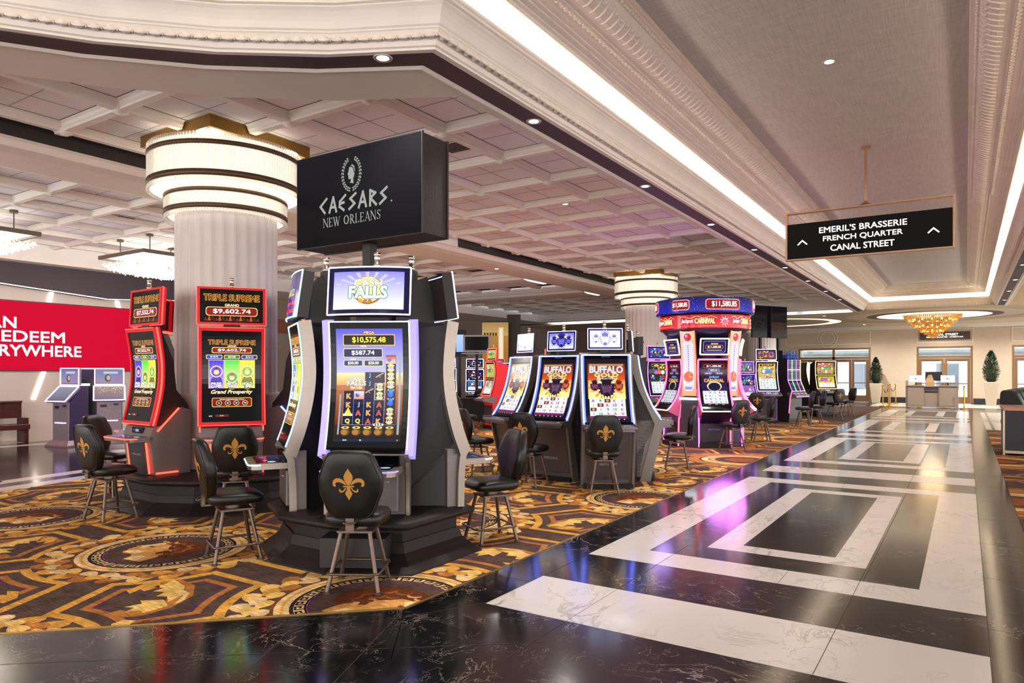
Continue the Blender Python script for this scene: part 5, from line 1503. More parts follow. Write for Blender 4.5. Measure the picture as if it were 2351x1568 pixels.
pod_machine(237, 'silver-edged slot machine seen from its side at the left of the plinth', 'cyan', -.20, .57, triple=pic_triple('$9,602.74', ('$50.00', '$615.82', '$10.00')))  # screen art is a painted reflection of a red-framed machine
pod_machine(60, 'silver-edged slot machine turned away at the right of the plinth', 'white', -.22, .55)
# cross-shaped infill between the backs of the machines
t = thing('hanging_screen', 'big black boxed screen with a laurel head emblem above the plinth', 'screen', (-4.565, 4.65, 0))
m = MB(); m.box(-.765, -.155, 2.775, .765, .16, 3.61); m.build('box', mat('perforated_steel', '#2a2422', .6, .3, bump=.5, bscale=120), t)
m = MB(); m.box(-.775, -.178, 2.765, .775, -.155, 3.62); m.box(-.775, .16, 2.765, .775, .18, 3.62); m.build('bezel', M_CAB, t)
def laurel(cv, cx, cy, r, col):
    for sgn in (-1, 1):
        for i in range(13):
            a = -PI/2+sgn*(.22+2.5*i/12)
            for rr, ti in ((r*.93, .55), (r*1.08, -.35)):
                p = (cx+rr*.78*math.cos(a), cy+rr*math.sin(a)); d = a+sgn*(PI/2-ti)
                L = r*.20; w = r*.06
                cv.poly([rot2(q, d, p) for q in ((-L/2, 0), (-L*.1, w), (L/2, 0), (-L*.1, -w))], col)
cv = CV(.55)
SG = hx('#b9bbb4')
cv.rect(0, 0, 1, .55, hx('#020203'), hx('#1c1c20')); cv.L()
laurel(cv, .47, .40, .093, SG)
hd = [(-.12, .52), (-.30, .38), (-.36, .16), (-.42, .02), (-.52, -.12), (-.40, -.16), (-.42, -.26), (-.38, -.32), (-.40, -.42), (-.30, -.50), (-.12, -.46), (-.06, -.62), (-.20, -.76), (.30, -.86), (.24, -.5), (.36, -.3), (.46, .1), (.38, .42), (.14, .58)]
cv.poly([(.470+p[0]*.062, .408+p[1]*.078) for p in hd], SG); cv.L()
cv.line([(.452, .443), (.468, .445), (.485, .432), (.494, .405)], .006, hx('#1a1a1d'))
def strokes(ch):
    A = [[(0, 0), (.38, 1), (.62, 1), (.8, 0)], [(.18, .32), (.66, .36)]]
    return {'C': [[(.72, .98), (.05, .50), (.52, .02)]], 'A': [[(0, 0), (.42, 1)], [(.42, 1), (.74, 0)], [(.16, .34), (.62, .30)]], 'E': [[(.66, 1), (.10, .62), (.06, .28), (.50, 0)], [(.08, .47), (.5, .52)]],
            'S': [[(.70, 1), (.16, .70), (.60, .32), (.06, 0)]], 'R': [[(.1, 0), (.12, 1), (.62, .78), (.14, .48), (.70, 0)]]}[ch]
x = .205
for ch in 'CAESARS':
    for st in strokes(ch):
        cv.line([(x+p[0]*.078, .195+p[1]*.085) for p in st], .0155, SG)
    x += .0815
cv.circ(.785, .2, .006, SG, 8)
def serif_text(cv, t, x, y, h, w, col):
    T, n = .13, .055
    G = {'N': ([((.1, 0), (.1, 1), n), ((.1, 1), (.78, 0), T), ((.78, 0), (.78, 1), n)], [(.1, 0), (.02, 1), (.78, 1)], .9),
         'E': ([((.16, 0), (.16, 1), T), ((.16, .98), (.62, .98), n), ((.16, .52), (.52, .52), n), ((.16, .03), (.66, .03), n), ((.62, .82), (.62, 1), n), ((.66, 0), (.66, .2), n)], [(.12, 0), (.12, 1)], .74),
         'W': ([((.08, 1), (.36, 0), T), ((.36, 0), (.6, .9), n), ((.52, 1), (.84, 0), T), ((.84, 0), (1.1, 1), n)], [(.08, 1), (.52, 1), (1.1, 1)], 1.2),
         'R': ([((.16, 0), (.16, 1), T), ((.16, .98), (.46, .96), n), ((.5, .9), (.6, .72), T), ((.6, .72), (.44, .5), T*.7), ((.44, .5), (.16, .48), n), ((.34, .48), (.74, 0), T)], [(.16, 0), (.12, 1), (.76, 0)], .82),
         'L': ([((.16, 0), (.16, 1), T), ((.16, .03), (.64, .03), n), ((.64, 0), (.64, .22), n)], [(.14, 0), (.16, 1)], .72),
         'A': ([((.08, 0), (.42, 1), n), ((.42, 1), (.78, 0), T), ((.22, .34), (.64, .34), n)], [(.08, 0), (.78, 0)], .86),
         'S': ([((.56, .84), (.46, .97), n), ((.46, .97), (.24, .96), n), ((.2, .92), (.14, .74), T*.7), ((.16, .70), (.52, .38), T), ((.55, .34), (.5, .1), T*.7), ((.44, .05), (.2, .03), n), ((.2, .03), (.08, .2), n), ((.58, .8), (.58, .98), n*.8), ((.06, .04), (.06, .24), n*.8)], [], .66)}
    tot = sum(.45 if c == ' ' else .98 if c == 'O' else G[c][2] for c in t)+.10*len(t); k = w/tot; xx = x-w/2
    for c in t:
        if c == ' ': xx += .55*k; continue
        if c == 'O':
            vs = []; m = 22
            for i in range(m):
                a = 2*PI*i/m; vs += [(xx+(.47+.29*math.cos(a))*k, y+(.42*math.sin(a))*h), (xx+(.47+.45*math.cos(a))*k, y+(.51*math.sin(a))*h)]
            cv._a(vs, [(2*i, 2*i+1, (2*i+3) % (2*m), (2*i+2) % (2*m)) for i in range(m)], col); xx += 1.08*k; continue
        st, sf_, adv = G[c]
        for a, b, wd in st: cv.line([(xx+a[0]*k, y-h/2+a[1]*h), (xx+b[0]*k, y-h/2+b[1]*h)], wd*k, col)
        for px, py in sf_: cv.rect(xx+(px-.11)*k, y-h/2+py*h-(.035*h if py else 0), xx+(px+.11)*k, y-h/2+py*h+(0 if py else .035*h), col)
        xx += (adv+.10)*k
serif_text(cv, 'NEW ORLEANS', .47, .135, .052, .475, SG)
cv.build(plane_surf(1.53, .84, Matrix.Translation((0, -.179, 2.772))), 'display', t, M_SCREEN_DIM)
m = MB(); m.box(-.045, -.045, .42, .045, .045, 2.80); m.build('post', M_CAB, t)

# ---------- type B: red-framed machines round the big column
def slot_red(loc, phi, label, amt, minors, hue='red', show=True):
    t = thing('slot_machine', label, 'slot machine', loc, D(phi)+PI/2, 'slot machines round the big column')
    F, L, LL = (M_REDF, L_RED, L_REDL) if hue == 'red' else (mat('blue_lacquer', '#101a8a', .3), L_BLUE, L_BLUE)
    W = .70
    prof = [(.19, 1.0), (.14, 1.2), (.095, 1.45), (.09, 1.7), (.12, 1.95), (.15, 2.12)]
    sf = Surf(prof, W)
    m = MB(); body(m, sf, [(-.06, 2.10), (.08, 1.75), (.12, 1.40), (.26, 1.22), (.26, 1.0), (-.1, .98)], .4, .60); m.build('cabinet', M_CAB, t)
    m = MB()
    for u0, u1, v0, v1 in ((0, .045, 0, 1), (.955, 1, 0, 1), (.045, .955, .965, 1), (.045, .955, 0, .035)): slab(m, sf, u0, u1, v0, v1, -.05, .02, 0, 12)
    fr = m.build('screen_frame', F, t)
    m = MB(); edge_tube(m, sf, .0, 1.0, 0, 1.0, -.012, .011, sides='lr'); edge_tube(m, sf, .02, .98, .0, 1.0, .021, .0045, sides='tb'); m.build('led_edge', L, fr)
    m = MB(); slab(m, sf, .045, .955, .035, .965, -.03, .004); g = m.build('glass', M_BLKG, t)
    if show: pic_triple(amt, minors).build(sf.sub(.05, .95, .04, .96, .005), 'game_display', g, M_SCREEN)
    # lower body with slanted light lines
    m = MB(); m.prism([(-.16, .98), (-.20, .86), (-.14, .42), (.27, .42), (.28, 1.16), (.16, 1.20), (-.02, 1.0)], 0, -.33, .33); lo = m.build('lower_body', M_CABL, t, .012)
    m = MB(); m.prism([(-.215, .84), (-.165, .42), (-.14, .42), (-.14, .84)], 0, -.20, .20); m.build('door', mat('dark_door', '#2c2b30', .4), lo)
    c = CV(.3); c.text('ARISTOCRAT', .5, .15, .12, hx('#b9b9bd'), 0, .8); c.build(lambda u, v, off: Vector(((u-.5)*.26, -.193-off-.0, .62+v*.08)), 'brand_lettering', lo, M_PRINT)
    for x in (-.235, .225):
        m = MB(); m.tube([(x+.005, -.20, .80), (x+.005, -.16, .44)], .012, 6); m.build('led_line', LL, lo)
    for x in (-.336, .336):
        m = MB(); m.tube([(x, -.12, .93), (x, .13, 1.19)], .011, 6); m.build('side_led', LL, lo); m = MB(); m.tube([(x, -.135, .45), (x, .12, .45)], .010, 6); m.build('side_led', LL, lo)
    m = MB(); m.box(-.13, -.19, .90, .13, -.10, .97); m.build('console', M_BLKG, lo, .005)
    c = CV(.4); c.rect(0, 0, 1, .4, hx('#0c0c14')); c.L(); c.rect(.35, .08, .68, .3, hx('#a8b4c0')); c.circ(.2, .2, .07, hx('#3a5af0')); c.build(lambda u, v, off: Vector(((u-.5)*.24, -.191-off, .905+v*.06)), 'player_display', lo, M_SCREEN_DIM)
    deck_tray(t, .87, .16, .44, .66, M_CABL, L_REDL if hue == 'red' else L_BLUE)
    M2 = Matrix.Translation((0, -.10, 2.155)) @ Matrix.Rotation(D(-3), 4, 'X')
    tf = Surf([(0, 0), (0, .2), (0, .43)], .735, M2)
    m = MB(); slab(m, tf, .03, .97, .04, .96, -.06, .004, 0, 3); tp = m.build('topper', M_CAB, t)
    m = MB()
    for u0, u1, v0, v1 in ((0, .04, 0, 1), (.96, 1, 0, 1), (.04, .96, .945, 1), (.04, .96, 0, .055)): slab(m, tf, u0, u1, v0, v1, -.05, .018, 0, 3)
    m.build('topper_frame', F, tp)
    m = MB(); edge_tube(m, tf, 0.0, 1.0, 0.0, 1.0, -.012, .008, sides='ltrb', n=3); m.build('topper_led', L, tp)
    if show: pic_triple_top(amt).build(tf.sub(.04, .96, .055, .945, .005), 'topper_display', tp, M_SCREEN)
    m = MB(); m.box(-.09, -.10, 2.08, .09, -.02, 2.2); m.build('topper_neck', M_CAB, t)
    tower_light(t, 0, -.05, 2.58, .9)
    return t
QC = (-8.0, 5.62)
t = thing('machine_plinth', 'low black plinth of the red-framed machines at the foot of the big column', 'plinth', QC+(0,))
def hexo(R0):
    def f(r):
        R = R0+r*1.1547; return [(R*math.cos(D(a)), R*math.sin(D(a))) for a in range(26, 386, 60)]
    return f
def sector_outline(r):
    R = 1.34
    pts = []
    for ph in (266, 326, 26, 86, 146, 206):
        n = (math.cos(D(ph)), math.sin(D(ph))); tg = (-n[1], n[0])
        for s in (-1, 1): pts.append((n[0]*(R+r)+tg[0]*s*(.45+r*.27), n[1]*(R+r)+tg[1]*s*(.45+r*.27)))
    return pts
def red_pos(phi, dist, tan=0): return pod_pos(QC, phi, dist, tan)+(0,)
plinth_parts(t, sector_outline)
slot_red(red_pos(326, .98), 326, 'frontal red-framed slot machine reading $9,602.74', '$9,602.74', ('$110.73', '$615.82', '$10.13'))
slot_red(red_pos(266, .98), 266, 'red-framed slot machine seen obliquely, reading $7,552.74', '$7,552.74', ('$50', '$213.95', '$10'))
slot_red(red_pos(26, .98), 26, 'blue-lit slot machine seen edge-on right of the big column', '$1,204.11', ('$50', '$213.95', '$10'), 'blue')
slot_red(red_pos(206, .98), 206, 'red-framed slot machine seen from behind left of the big column', '$3,118.20', ('$50', '$213.95', '$10'))
# ---------- type C: leaning curved machines with blue light edges
def slot_lean(loc, phi, label, bright):
    t = thing('slot_machine', label, 'slot machine', loc, D(phi)+PI/2, 'blue-edged leaning slot machines')
    W = .74
    prof = [(.34, .90), (.22, 1.08), (.10, 1.36), (.03, 1.64), (.0, 1.86)]
    sf = Surf(prof, W)
    m = MB(); body(m, sf, [(.10, 1.88), (.30, 1.84), (.34, 1.3), (.34, .0), (-.02, .0), (-.12, .55), (-.32, .86)], .0, .66); m.build('cabinet', M_CAB, t)
    for s_ in (-1, 1):
        m = MB(); x = s_*.35
        fr_ = [(-f-.012, z) for f, z in spline(prof, 6)]
        poly = fr_+[(.10, 1.88), (.06, 1.6), (-.02, 1.36), (-.14, 1.1), (-.26, .84), (-.06, .06), (-.04, 0), (-.20, 0), (-.38, .80), (-.52, .87), (-.53, .90)]
        m.prism(poly, 0, x-.02, x+.02); m.build('side_panel', M_CABL, t)
    m = MB(); slab(m, sf, .02, .98, 0, 1, -.03, .006); g = m.build('glass', M_BLKG, t)
    for u0, u1 in ((.03, .085), (.915, .97)):
        m = MB(); slab(m, sf, u0, u1, .02, .985, 0, .012, 0, 14); m.build('light_rail', emit('blue_light_rail', (.04, .06, 1.0), 5), g)
    pic_buffalo().build(sf.sub(.10, .90, .02, .93, .008), 'game_display', g, M_SCREEN)
    m = MB(); edge_tube(m, sf, .04, .96, .0, .985, .016, .010, sides='ltr'); m.build('led_edge', emit('led_ice_blue', (.26, .34, 1.0), 5), g)
    c = CV(.2); c.text('ARISTOCRAT', .5, .1, .09, hx('#8f94c8'), 0, .7); c.build(sf.sub(.38, .62, .945, .98, .009), 'brand_lettering', g, M_SCREEN_DIM)
    m = MB(); m.prism([(-.33, .89), (-.50, .85), (-.50, .80), (-.32, .78), (-.16, .05), (0, .05), (0, .89)], 0, -.33, .33); lo = m.build('lower_cabinet', M_CABL, t)
    m = MB(); m.prism([(-.335, .78), (-.185, .12), (-.16, .12), (-.31, .78)], 0, -.29, .29); dr = m.build('door', mat('warm_grey_door', '#5d5654', .4, .3), lo, .004)
    c = CV(.2); c.text('ARISTOCRAT', .5, .1, .13, hx('#c8c4c2'), 0, .95); c.build(lambda u, v, off: Vector(((u-.5)*.26, -(.225+.227*(v*.06))-off-.012, .31+v*.055)), 'brand_lettering', dr, M_PRINT)
    m = MB(); m.box(-.33, -.34, .86, .33, -.50, .875); m.box(-.36, -.53, .83, .36, -.49, .87); dk = m.build('button_deck', M_CABL, t, .008)
    c = CV(.28); c.rect(0, 0, 1, .28, hx('#14141c')); c.L(); c.rect(.02, .14, .16, .24, hx('#2a4af0')); c.rect(.24, .13, .44, .25, hx('#9fb8d8')); c.rect(.60, .12, .78, .25, hx('#5a2414')); c.rect(.82, .12, .97, .24, hx('#dfe6ff'))
    for i in range(9): c.circ(.2+.075*i, .055, .028, hx('#cfd2dc') if i % 3 else hx('#e0b870'), 10)
    c.build(lambda u, v, off: Vector(((u-.5)*.62, -(.49-.15*v), .876+off)), 'button_panel', dk, M_SCREEN_DIM)
    m = MB(); m.box(-.345, -.26, 0, .345, .30, .06); m.build('foot_plinth', M_PLINTH, t)
    M2 = Matrix.Translation((0, .06, 1.93)) @ Matrix.Rotation(D(-4), 4, 'X')
    tf = Surf([(0, 0), (0, .15), (0, .295)], .49, M2)
    m = MB(); slab(m, tf, 0, 1, 0, 1, -.06, 0, 0, 3); tp = m.build('topper', M_CAB, t)
    pic_buffalo_top(bright).build(tf.sub(.015, .985, .02, .98, .002), 'topper_display', tp, M_SCREEN_HOT if bright else M_SCREEN)
    m = MB(); edge_tube(m, tf, 0, 1, 0, 1, .004, .005, n=3); m.build('topper_outline', L_WHITE, tp)
    m = MB(); m.box(-.06, .10, 1.85, .06, .16, 2.1); m.build('topper_neck', M_CAB, t); tower_light(t, 0, .14, 2.22, .85)
    return t
slot_lean((-4.26, 9.0, .0055), 303, 'rightmost of three blue-edged leaning machines with a pale topper screen', True)
slot_lean((-5.15, 9.25, .0055), 268, 'middle of three blue-edged leaning machines with a violet topper screen', False)
slot_lean((-6.05, 9.62, .0055), 243, 'leftmost of three blue-edged leaning machines, turned left', True)
slot_lean((-4.20, 9.98, .0055), 22, 'silver-sided leaning machine seen in profile beside the three blue-edged ones', False)
# backs of the toppers on the far side of that bank
for i, (px, yy) in enumerate(((-6.0, 10.75), (-5.05, 10.6), (-4.45, 10.85))):
    t = thing('slot_machine', ('dark back of a slot machine behind the left blue-edged machine', 'dark back of a slot machine between the middle and right blue-edged machines', 'dark back of a slot machine topper behind the right blue-edged machine')[i], 'slot machine', (px, yy, .0055), D(120), 'slot machine backs')
    m = MB(); m.prism([(0, 0), (.5, 0), (.5, .9), (.2, 1.3), (.12, 1.8), (0, 1.85)], 0, -.33, .33); m.build('cabinet', M_CAB, t)
    m = MB(); m.box(-.26, .04, 1.88, .26, .14, 2.18); tp = m.build('topper', M_CAB, t, .01)
    m = MB()
    for k in range(4): m.box(-.2+.11*k, .02, 2.08, -.14+.11*k, .041, 2.1)
    m.build('vents', M_BLKG, tp); m = MB(); m.box(-.05, .06, 1.8, .05, .12, 1.9); m.build('topper_neck', M_CAB, t); tower_light(t, .0, .1, 2.18, .85)

# ---------- the round carousel
CC = (-4.90, 15.45)
t = thing('sign_drum', 'round illuminated jackpot sign drum crowning the carousel', 'sign', CC+(0,), D(-57+90))
def drum_surf(r, z0, z1, a0, a1):
    # u runs from left to right as seen from outside, around the drum (local -Y faces the aisle camera)
    def f(u, v, off):
        a = -PI/2+a0+(a1-a0)*u; rr = r+off
        return Vector((rr*math.cos(a), rr*math.sin(a), z0+(z1-z0)*v))
    return f
m = MB(); m.lathe([(0, 2.86), (1.02, 2.86), (1.05, 2.87), (1.05, 3.19), (1.02, 3.2), (0, 3.2)], 64); up_ = m.build('upper_ring', mat('navy_housing', '#0a1030', .3), t)
m = MB(); m.lathe([(0, 2.52), (.95, 2.52), (.965, 2.54), (.965, 2.83), (.95, 2.85), (0, 2.85)], 64); lo_ = m.build('lower_ring', mat('crimson_housing', '#5a0a18', .3), t)
def sweep_pic(cv, surf_f, nm, par, m_=M_SCREEN): cv.build(surf_f, nm, par, m_)
Hc = .30/1.05/1.9
for k, (a0, a1) in enumerate(((-.95, .95), (-2.85, -.95), (.95, 2.85))):
    off = .28
    H = .30/(1.05*1.9); cv = CV(H); r = random.Random(k)
    for i in range(24): cv.rect(i/24, 0, (i+1)/24, H, hx('#1420b0'), hx('#080c50'))
    cv.L()
    for i in range(70): cv.circ(r.random(), r.random()*H, .0012+.002*r.random(), hx('#b8d0ff'), 6)
    for xc in (.04, .56):
        cv.L(); cv.rrect(xc-.19 if xc > .3 else .0, .018, xc+.19 if xc > .3 else .21, H-.018, .03, hx('#ff9aa0')); cv.L(); cv.rrect(xc-.18 if xc > .3 else .0, .027, xc+.18 if xc > .3 else .2, H-.027, .025, hx('#8a0a1c')); cv.L(); cv.text('$11,580.85', xc+.01 if xc > .3 else .10, H/2, .062 if xc > .3 else .05, hx('#fff6f0'), .03, .27 if xc > .3 else .17); cv.k -= 3
    # refine large pieces around the curve
    def sf_(u, v, o, a0=a0, a1=a1): return drum_surf(1.05, 2.885, 3.185, a0, a1)(u, v, o)
    for vs in [cv]:
        vs.build(sf_, 'jackpot_display', up_, M_SCREEN, step=.004, base=.006, fine=(.04, 1))
    H2 = .28/(.965*1.9); c2 = CV(H2)
    for i in range(24): c2.rect(i/24, 0, (i+1)/24, H2, hx('#e02a2a'), hx('#b8102a'))
    c2.L()
    for x0 in (.02, .30, .80):
        pass
    def banner(x0, w):
        pts = [(x0+w*i/12, .122+.012*math.sin(i*1.4)) for i in range(13)]
        c2.line(pts, .006, hx('#ffd28a')); c2.line([(p[0], .022) for p in pts], .004, hx('#ff9a8a')); c2.L()
        c2.text('Jackpot', x0+w*.2, .075, .055, hx('#fff4ff'), .03, w*.34, shear=.2, outline=hx('#8a1c6a')); c2.text('CARNIVAL', x0+w*.68, .078, .058, hx('#ffd9a0'), .06, w*.52, outline=hx('#7a1008')); c2.k -= 3
    banner(.08, .42); banner(.68, .31)
    c2.L(); c2.star(.59, .075, .06, .025, 9, hx('#fff0f8')); c2.L(); c2.circ(.59, .07, .028, hx('#e8508a'), 12)
    def sf2(u, v, o, a0=a0, a1=a1): return drum_surf(.965, 2.55, 2.83, a0, a1)(u, v, o)
    c2.build(sf2, 'name_display', lo_, M_SCREEN, step=.004, base=.006, fine=(.04, 1))
m = MB(); m.lathe([(.92, 2.52), (.82, 2.42), (.60, 2.3), (.52, 1.9), (.50, 1.0), (.50, 0)], 48); m.build('core', mat('navy_core', '#0b0c26', .35), t)
light('POINT', 'carousel_glow', (CC[0]+.9, CC[1]-1.5, 1.0), 34, (.75, .2, 1.0), size=.4)
light('POINT', 'carousel_glow', (CC[0]-.6, CC[1]-1.2, 2.3), 18, (.5, .3, 1.0), size=.3)
def slot_carn(phi, label, dim=False):
    p = pod_pos(CC, phi, .66, 0)
    t = thing('slot_machine', label, 'slot machine', p+(.0055,), D(phi)+PI/2, 'pink-lit carousel slot machines')
    W = .66
    prof = [(.42, .78), (.30, .90), (.18, 1.10), (.10, 1.36), (.07, 1.62), (.09, 1.88)]
    sf = Surf(prof, W)
    m = MB(); body(m, sf, [(.02, 1.9), (.1, 1.0), (.1, 0), (-.10, 0), (-.12, .5), (-.36, .74)], 0, .60); m.build('cabinet', mat('navy_core', '#0b0c26', .35), t)
    m = MB(); slab(m, sf, 0, 1, 0, 1, -.03, .004); g = m.build('glass', M_BLKG, t)
    pic_carnival(dim).build(sf.sub(.06, .94, .14, .97, .006), 'game_display', g, M_SCREEN_DIM if dim else M_SCREEN)
    m = MB(); edge_tube(m, sf, -.01, 1.01, .10, 1.0, .012, .020, sides='ltr'); m.build('pink_edge', L_PINK, g)
    m = MB(); edge_tube(m, sf, -.01, 1.01, 0, .10, .014, .014, sides='lrb'); m.build('white_edge', emit('led_rose_white', (1, .45, .75), 2.6), g)
    for s_ in (-1, 1):
        m = MB(); x = s_*.335
        poly = [(-f-.004, z) for f, z in spline(prof, 6)]+[(.02, 1.6), (.0, 1.3), (-.02, 1.0), (-.10, .62), (-.36, .74)]
        m.prism(poly, 0, x-.012, x+.012); m.build('fin', emit('rose_fin', (1.0, .10, .20), .30, (.22, .05, .07)), t)
        m = MB(); m.tube([(x, -.03, 1.28), (x, -.12, .80), (x, -.15, .55), (x, -.16, .02)], .016, 6); m.build('neon', L_PINK if s_ > 0 else L_MAG, t)
    m = MB(); m.prism([(-.40, .76), (-.14, .56), (-.13, .14), (0, .14), (0, .76)], 0, -.31, .31); lo = m.build('lower_front', M_CAB, t)
    c = CV(.25); c.text('ARISTOCRAT', .5, .12, .12, hx('#8a86b0'), 0, .9); c.build(lambda u, v, off: Vector(((u-.5)*.3, -.139-off, .36+v*.07)), 'brand_lettering', lo, M_PRINT)
    m = MB(); m.box(-.33, -.2, 0, .33, .1, .10); m.build('foot_plinth', M_PLINTH, t)
    tf = Surf([(.10, 1.98), (.12, 2.16), (.16, 2.32)], .60)
    m = MB(); slab(m, tf, 0, 1, 0, 1, -.06, 0, 0, 3); tp = m.build('topper', M_BLKG, t)
    pic_carn_top().build(tf.sub(.06, .94, .08, .92, .003), 'topper_display', tp, M_SCREEN_DIM if dim else M_SCREEN)
    m = MB(); edge_tube(m, tf, 0, 1, 0.02, 1.0, .01, .016, n=3); m.build('topper_outline', L_WHITE, tp)
    return t
slot_carn(303, 'carousel slot machine facing the aisle, its screen bright under the jackpot drum')
slot_carn(228, 'dim carousel slot machine turned left under the jackpot drum', True)
slot_carn(12, 'carousel slot machine turned right, its red neon edge sweeping outward')
def thermo(phi, label):
    p = pod_pos(CC, phi, .78, 0)
    t = thing('light_column', label, 'light panel', p+(.0055,), D(phi)+PI/2, 'picture light panels of the carousel')
    m = MB(); m.prism([(-.04, 0), (-.04, 1.08), (.04, 1.08), (.04, 0)], 0, -.26, .26); m.build('lower_cabinet', mat('plum_cabinet', '#2c2230', .4), t)
    tf = Surf([(.02, 1.10), (.02, 1.8), (.10, 2.5)], .34)
    m = MB(); slab(m, tf, 0, 1, 0, 1, -.05, 0, 0, 6); pn = m.build('panel', mat('orange_panel', '#b0502a', .3), t)
    H = 4.1; cv = CV(H); cv.rect(0, 0, 1, H, hx('#ff9a5a'), hx('#ffb08a')); cv.L(); cv.rrect(.14, .30, .86, 3.45, .25, hx('#d8d0f4')); cv.L(); cv.circ(.5, 3.7, .36, hx('#ffc8a0'), 24); cv.L(); cv.circ(.5, 3.68, .25, hx('#c81424'), 20); cv.L(); cv.circ(.42, 3.76, .07, hx('#ffd0d0'), 10)
    for i in range(14): cv.rect(.47, 1.55+.12*i, .53, 1.61+.12*i, hx('#2a2a4a'))
    cv.circ(.5, 1.2, .33, hx('#e8501c'), 18); cv.circ(.66, 1.28, .17, hx('#f8b878'), 12); cv.rect(.2, .38, .8, .62, hx('#b8b0f0')); cv.L(); [cv.rect(.3, .43+.07*q, .7, .47+.07*q, hx('#2a2a9a')) for q in range(2)]
    cv.build(tf.sub(0, 1, 0, 1, .002), 'picture', pn, M_SCREEN)
    m = MB(); m.box(-.2, -.075, 1.02, .2, -.045, 1.06); m.build('lamp_bar', emit('lamp_bar_white', (.85, .92, 1.0), 12), t)
    return t
thermo(264, 'upright panel with red ball picture at the left front of the carousel')
thermo(336, 'narrow upright panel with red ball picture at the right of the carousel')

# ---------- type E: upright two-screen machines farther back
def slot_up(loc, phi, label, k1, k2, mled, frame=None, h=1.86, w=.62, z0=.92, top=True, gap=.0, cand=True, dark=False, split=True):
    t = thing('slot_machine', label, 'slot machine', loc+(.0055,), D(phi)+PI/2, 'upright slot machines along the carpet')
    prof = [(.20, z0), (.09, z0+(h-z0)*.35), (.04, z0+(h-z0)*.7), (.07, h)]
    sf = Surf(prof, w)
    m = MB(); body(m, sf, [(.1, h+.0), (.42, h-.1), (.45, 1.2), (.45, 0), (-.10, 0), (-.11, z0-.25), (-.24, z0-.12)], 0, w*.94); m.build('cabinet', frame or M_CAB, t)
    m = MB(); slab(m, sf, 0, 1, 0, 1, -.03, .004, 0, 8); g = m.build('glass', M_BLKG, t)
    ms = M_SCREEN_DIM if dark else M_SCREEN
    if split:
        pic_generic(k1, .8).build(sf.sub(.05, .95, .52, .97, .005), 'upper_display', g, ms); pic_generic(k2, .95).build(sf.sub(.05, .95, .03, .48, .005), 'game_display', g, ms)
    else: pic_generic(k2, 1.5).build(sf.sub(.05, .95, .03, .97, .005), 'game_display', g, ms)
    m = MB(); edge_tube(m, sf, 0, 1, 0, 1, .008, .012, n=8)
    if split: m.tube([sf(i/4, .5, .008) for i in range(5)], .008, 6)
    m.build('led_outline', mled, g)
    m = MB(); m.prism([(-.24, z0-.03), (-.44, z0-.10), (-.44, z0-.15), (-.2, z0-.2), (0, z0-.2), (0, z0-.03)], 0, -w/2, w/2); dk = m.build('button_deck', M_CABL, t)
    c = CV(.3); c.rect(0, 0, 1, .3, hx('#15151d')); c.L(); c.rect(.3, .1, .55, .26, hx('#c8d0dc')); c.rect(.06, .1, .22, .24, hx('#e07a2a'))
    for i in range(7): c.circ(.14+.12*i, .05, .03, hx('#e8e4ea'), 8)
    c.build(lambda u, v, off: Vector(((u-.5)*w*.9, -(.43-.18*v), z0-.096+.065*v+off)), 'button_panel', dk, M_SCREEN_DIM)
    m = MB(); m.box(-w*.42, -.135, .16, w*.42, -.09, z0-.28); m.build('door', mat('door_panel', '#3a3436', .4), t, .005)
    m = MB(); m.box(-w/2, -.16, 0, w/2, .45, .1); m.build('foot_plinth', M_PLINTH, t)
    if top:
        M2 = Matrix.Translation((0, -.02, h+.06)) @ Matrix.Rotation(D(-4), 4, 'X'); tf = Surf([(0, 0), (0, .15), (0, .33)], w*.95, M2)
        m = MB(); slab(m, tf, 0, 1, 0, 1, -.06, 0, 0, 3); tp = m.build('topper', frame or M_CAB, t)
        pic_generic(k1, .55).build(tf.sub(.03, .97, .05, .95, .002), 'topper_display', tp, ms)
        m = MB(); edge_tube(m, tf, 0, 1, 0, 1, .004, .011, n=3); m.build('topper_outline', mled, tp)
        m = MB(); m.box(-.06, .02, h-.05, .06, .08, h+.2); m.build('topper_neck', M_CAB, t)
        if cand: tower_light(t, 0, .05, h+.38, .8)
    elif cand: tower_light(t, 0, .2, h-.04, .8)
    return t
slot_up((-6.74, 17.44), 318, 'violet-edged slot machine with a shield topper, left of the carousel', 'a|#0c2a7a|#1c4ac0', 'b|#2a3a2a|#1a1a1a|67', L_PURP, None, 1.9, .66, 1.0, split=False)
slot_up((-5.67, 21.95), 322, 'slot machine with blue oval topper behind the carousel neon', 'c|#140c5a|#2a1a9a', 'd|#1c2ab0|#c070e0', L_PURP, None, 1.55, .6, .85, True)
slot_up((-5.31, 23.0), 305, 'tall panel slot machine reading $15,105.91 in dark digits', 'e|#7a5a1c|#4a2a6a', 'f|#b8c8a0|#c89a2a|$15,105.91', led('violet_edge', (.62, .45, .95), 2.2), M_PURPM, 1.95, .68, 1.02, True, split=False)
